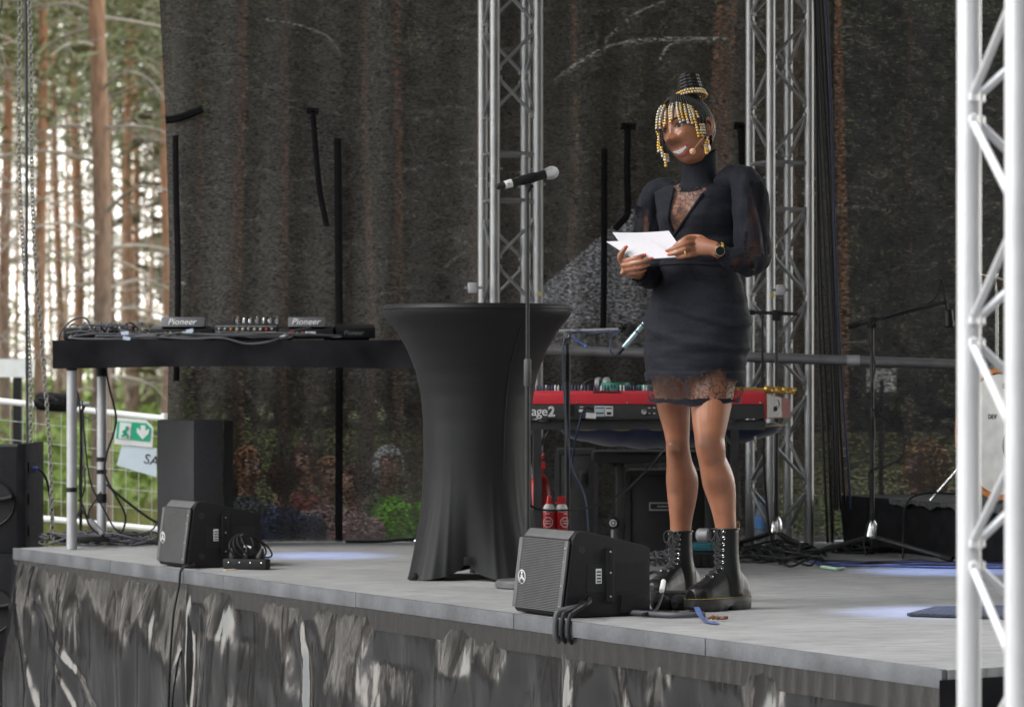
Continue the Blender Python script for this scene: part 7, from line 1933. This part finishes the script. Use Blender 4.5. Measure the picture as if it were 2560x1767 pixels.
    for i, rw in enumerate(rowsL):
        for q, nrm_ in rw:
            mb = MB(); u = nrm_.orthogonal().normalized(); b = nrm_.cross(u); mb.tube([q + nrm_ * .002 + (u * math.cos(a_) + b * math.sin(a_)) * .0040 for a_ in [6.283 * k / 10 for k in range(10)]], .0013, 5, closed=True); part('eyelet', mb, M_chrome, bo)
    for i in range(8):
        for sg in (0, 1):
            q0, n0 = rowsL[i][sg]; q1, n1 = rowsL[i + 1][1 - sg]; mb = MB(); mb.tube([q0 + n0 * .003, (q0 + q1) / 2 + (n0 + n1).normalized() * (.009 if sg else .0065), q1 + n1 * .003], .0026, 6); part('boot_lace', mb, m_lacec, bo)
        mb = MB(); (q0, n0), (q1, n1) = rowsL[i]; mb.tube([q0 + n0 * .003, (q0 + q1) / 2 + (n0 + n1).normalized() * .007, q1 + n1 * .003], .0026, 6); part('boot_lace', mb, m_lacec, bo)
    q = (rowsL[8][0][0] + rowsL[8][1][0]) / 2 + f * .006
    for sg in (-1, 1):
        mb = MB(); mb.tube(spl([q, q + s * sg * .02 + UP * .012 + f * .01, q + s * sg * .034 - UP * .006 + f * .012, q + s * sg * .022 - UP * .03 + f * .012, q + f * .004], 5), .0024, 6); part('lace_bow', mb, m_lacec, bo)
        mb = MB(); mb.tube(spl([q + f * .004, q + s * sg * .012 - UP * .03 + f * .016, q + s * sg * .02 - UP * .065 + f * .02], 5), .0022, 6); part('lace_end', mb, m_lacec, bo)
    return bo
boot((1721, 1533), (1879, 1522), 10.99, 11.20, 1816, 1321, 11.18, 'boot nearer the camera, on the woman\'s left foot')
boot((1608, 1508), (1741, 1497), 11.42, 11.66, 1701, 1327, 11.53, 'boot farther from the camera, on the woman\'s right foot')

# ---------------- cards in her hands
def card(q4, name, label, n_, th=.0005, gap=.0009):
    P = [H(*p) for p in q4]; nr = (P[1] - P[0]).cross(P[3] - P[0]).normalized(); nr = nr if nr.y < 0 else -nr
    t = thing(name, label, 'cards', (P[0] + P[2]) / 2)
    for i in range(n_):
        mb = MB(); off = -nr * gap * i
        j = V((rnd.uniform(-.0015, .0015), 0, rnd.uniform(-.0015, .0015))) if i else V((0, 0, 0))
        def fn(u, v):
            q = P[0].lerp(P[1], u).lerp(P[3].lerp(P[2], u), v); return q + off + j - nr * (.006 * math.sin(u * math.pi) * (1 - v * .6) if n_ == 1 else .0)
        mb.grid(fn, 12, 4); nb = len(mb.v); mb.grid(lambda u, v: fn(u, v) - nr * th, 12, 4)
        part('card', mb, mat('white_card', (.66, .64, .68), .55, 0, .03), t, smooth=60)
    return t
card([(1516, 604, 11.075), (1622, 600, 11.05), (1692, 643, 10.985), (1586, 649, 11.02)], 'note_cards', 'front stack of white cue cards held in both hands', 5)
card([(1531, 581, 11.12), (1672, 577, 11.085), (1706, 626, 11.02), (1566, 630, 11.065)], 'note_cards', 'single white cue card held behind the front stack', 1)
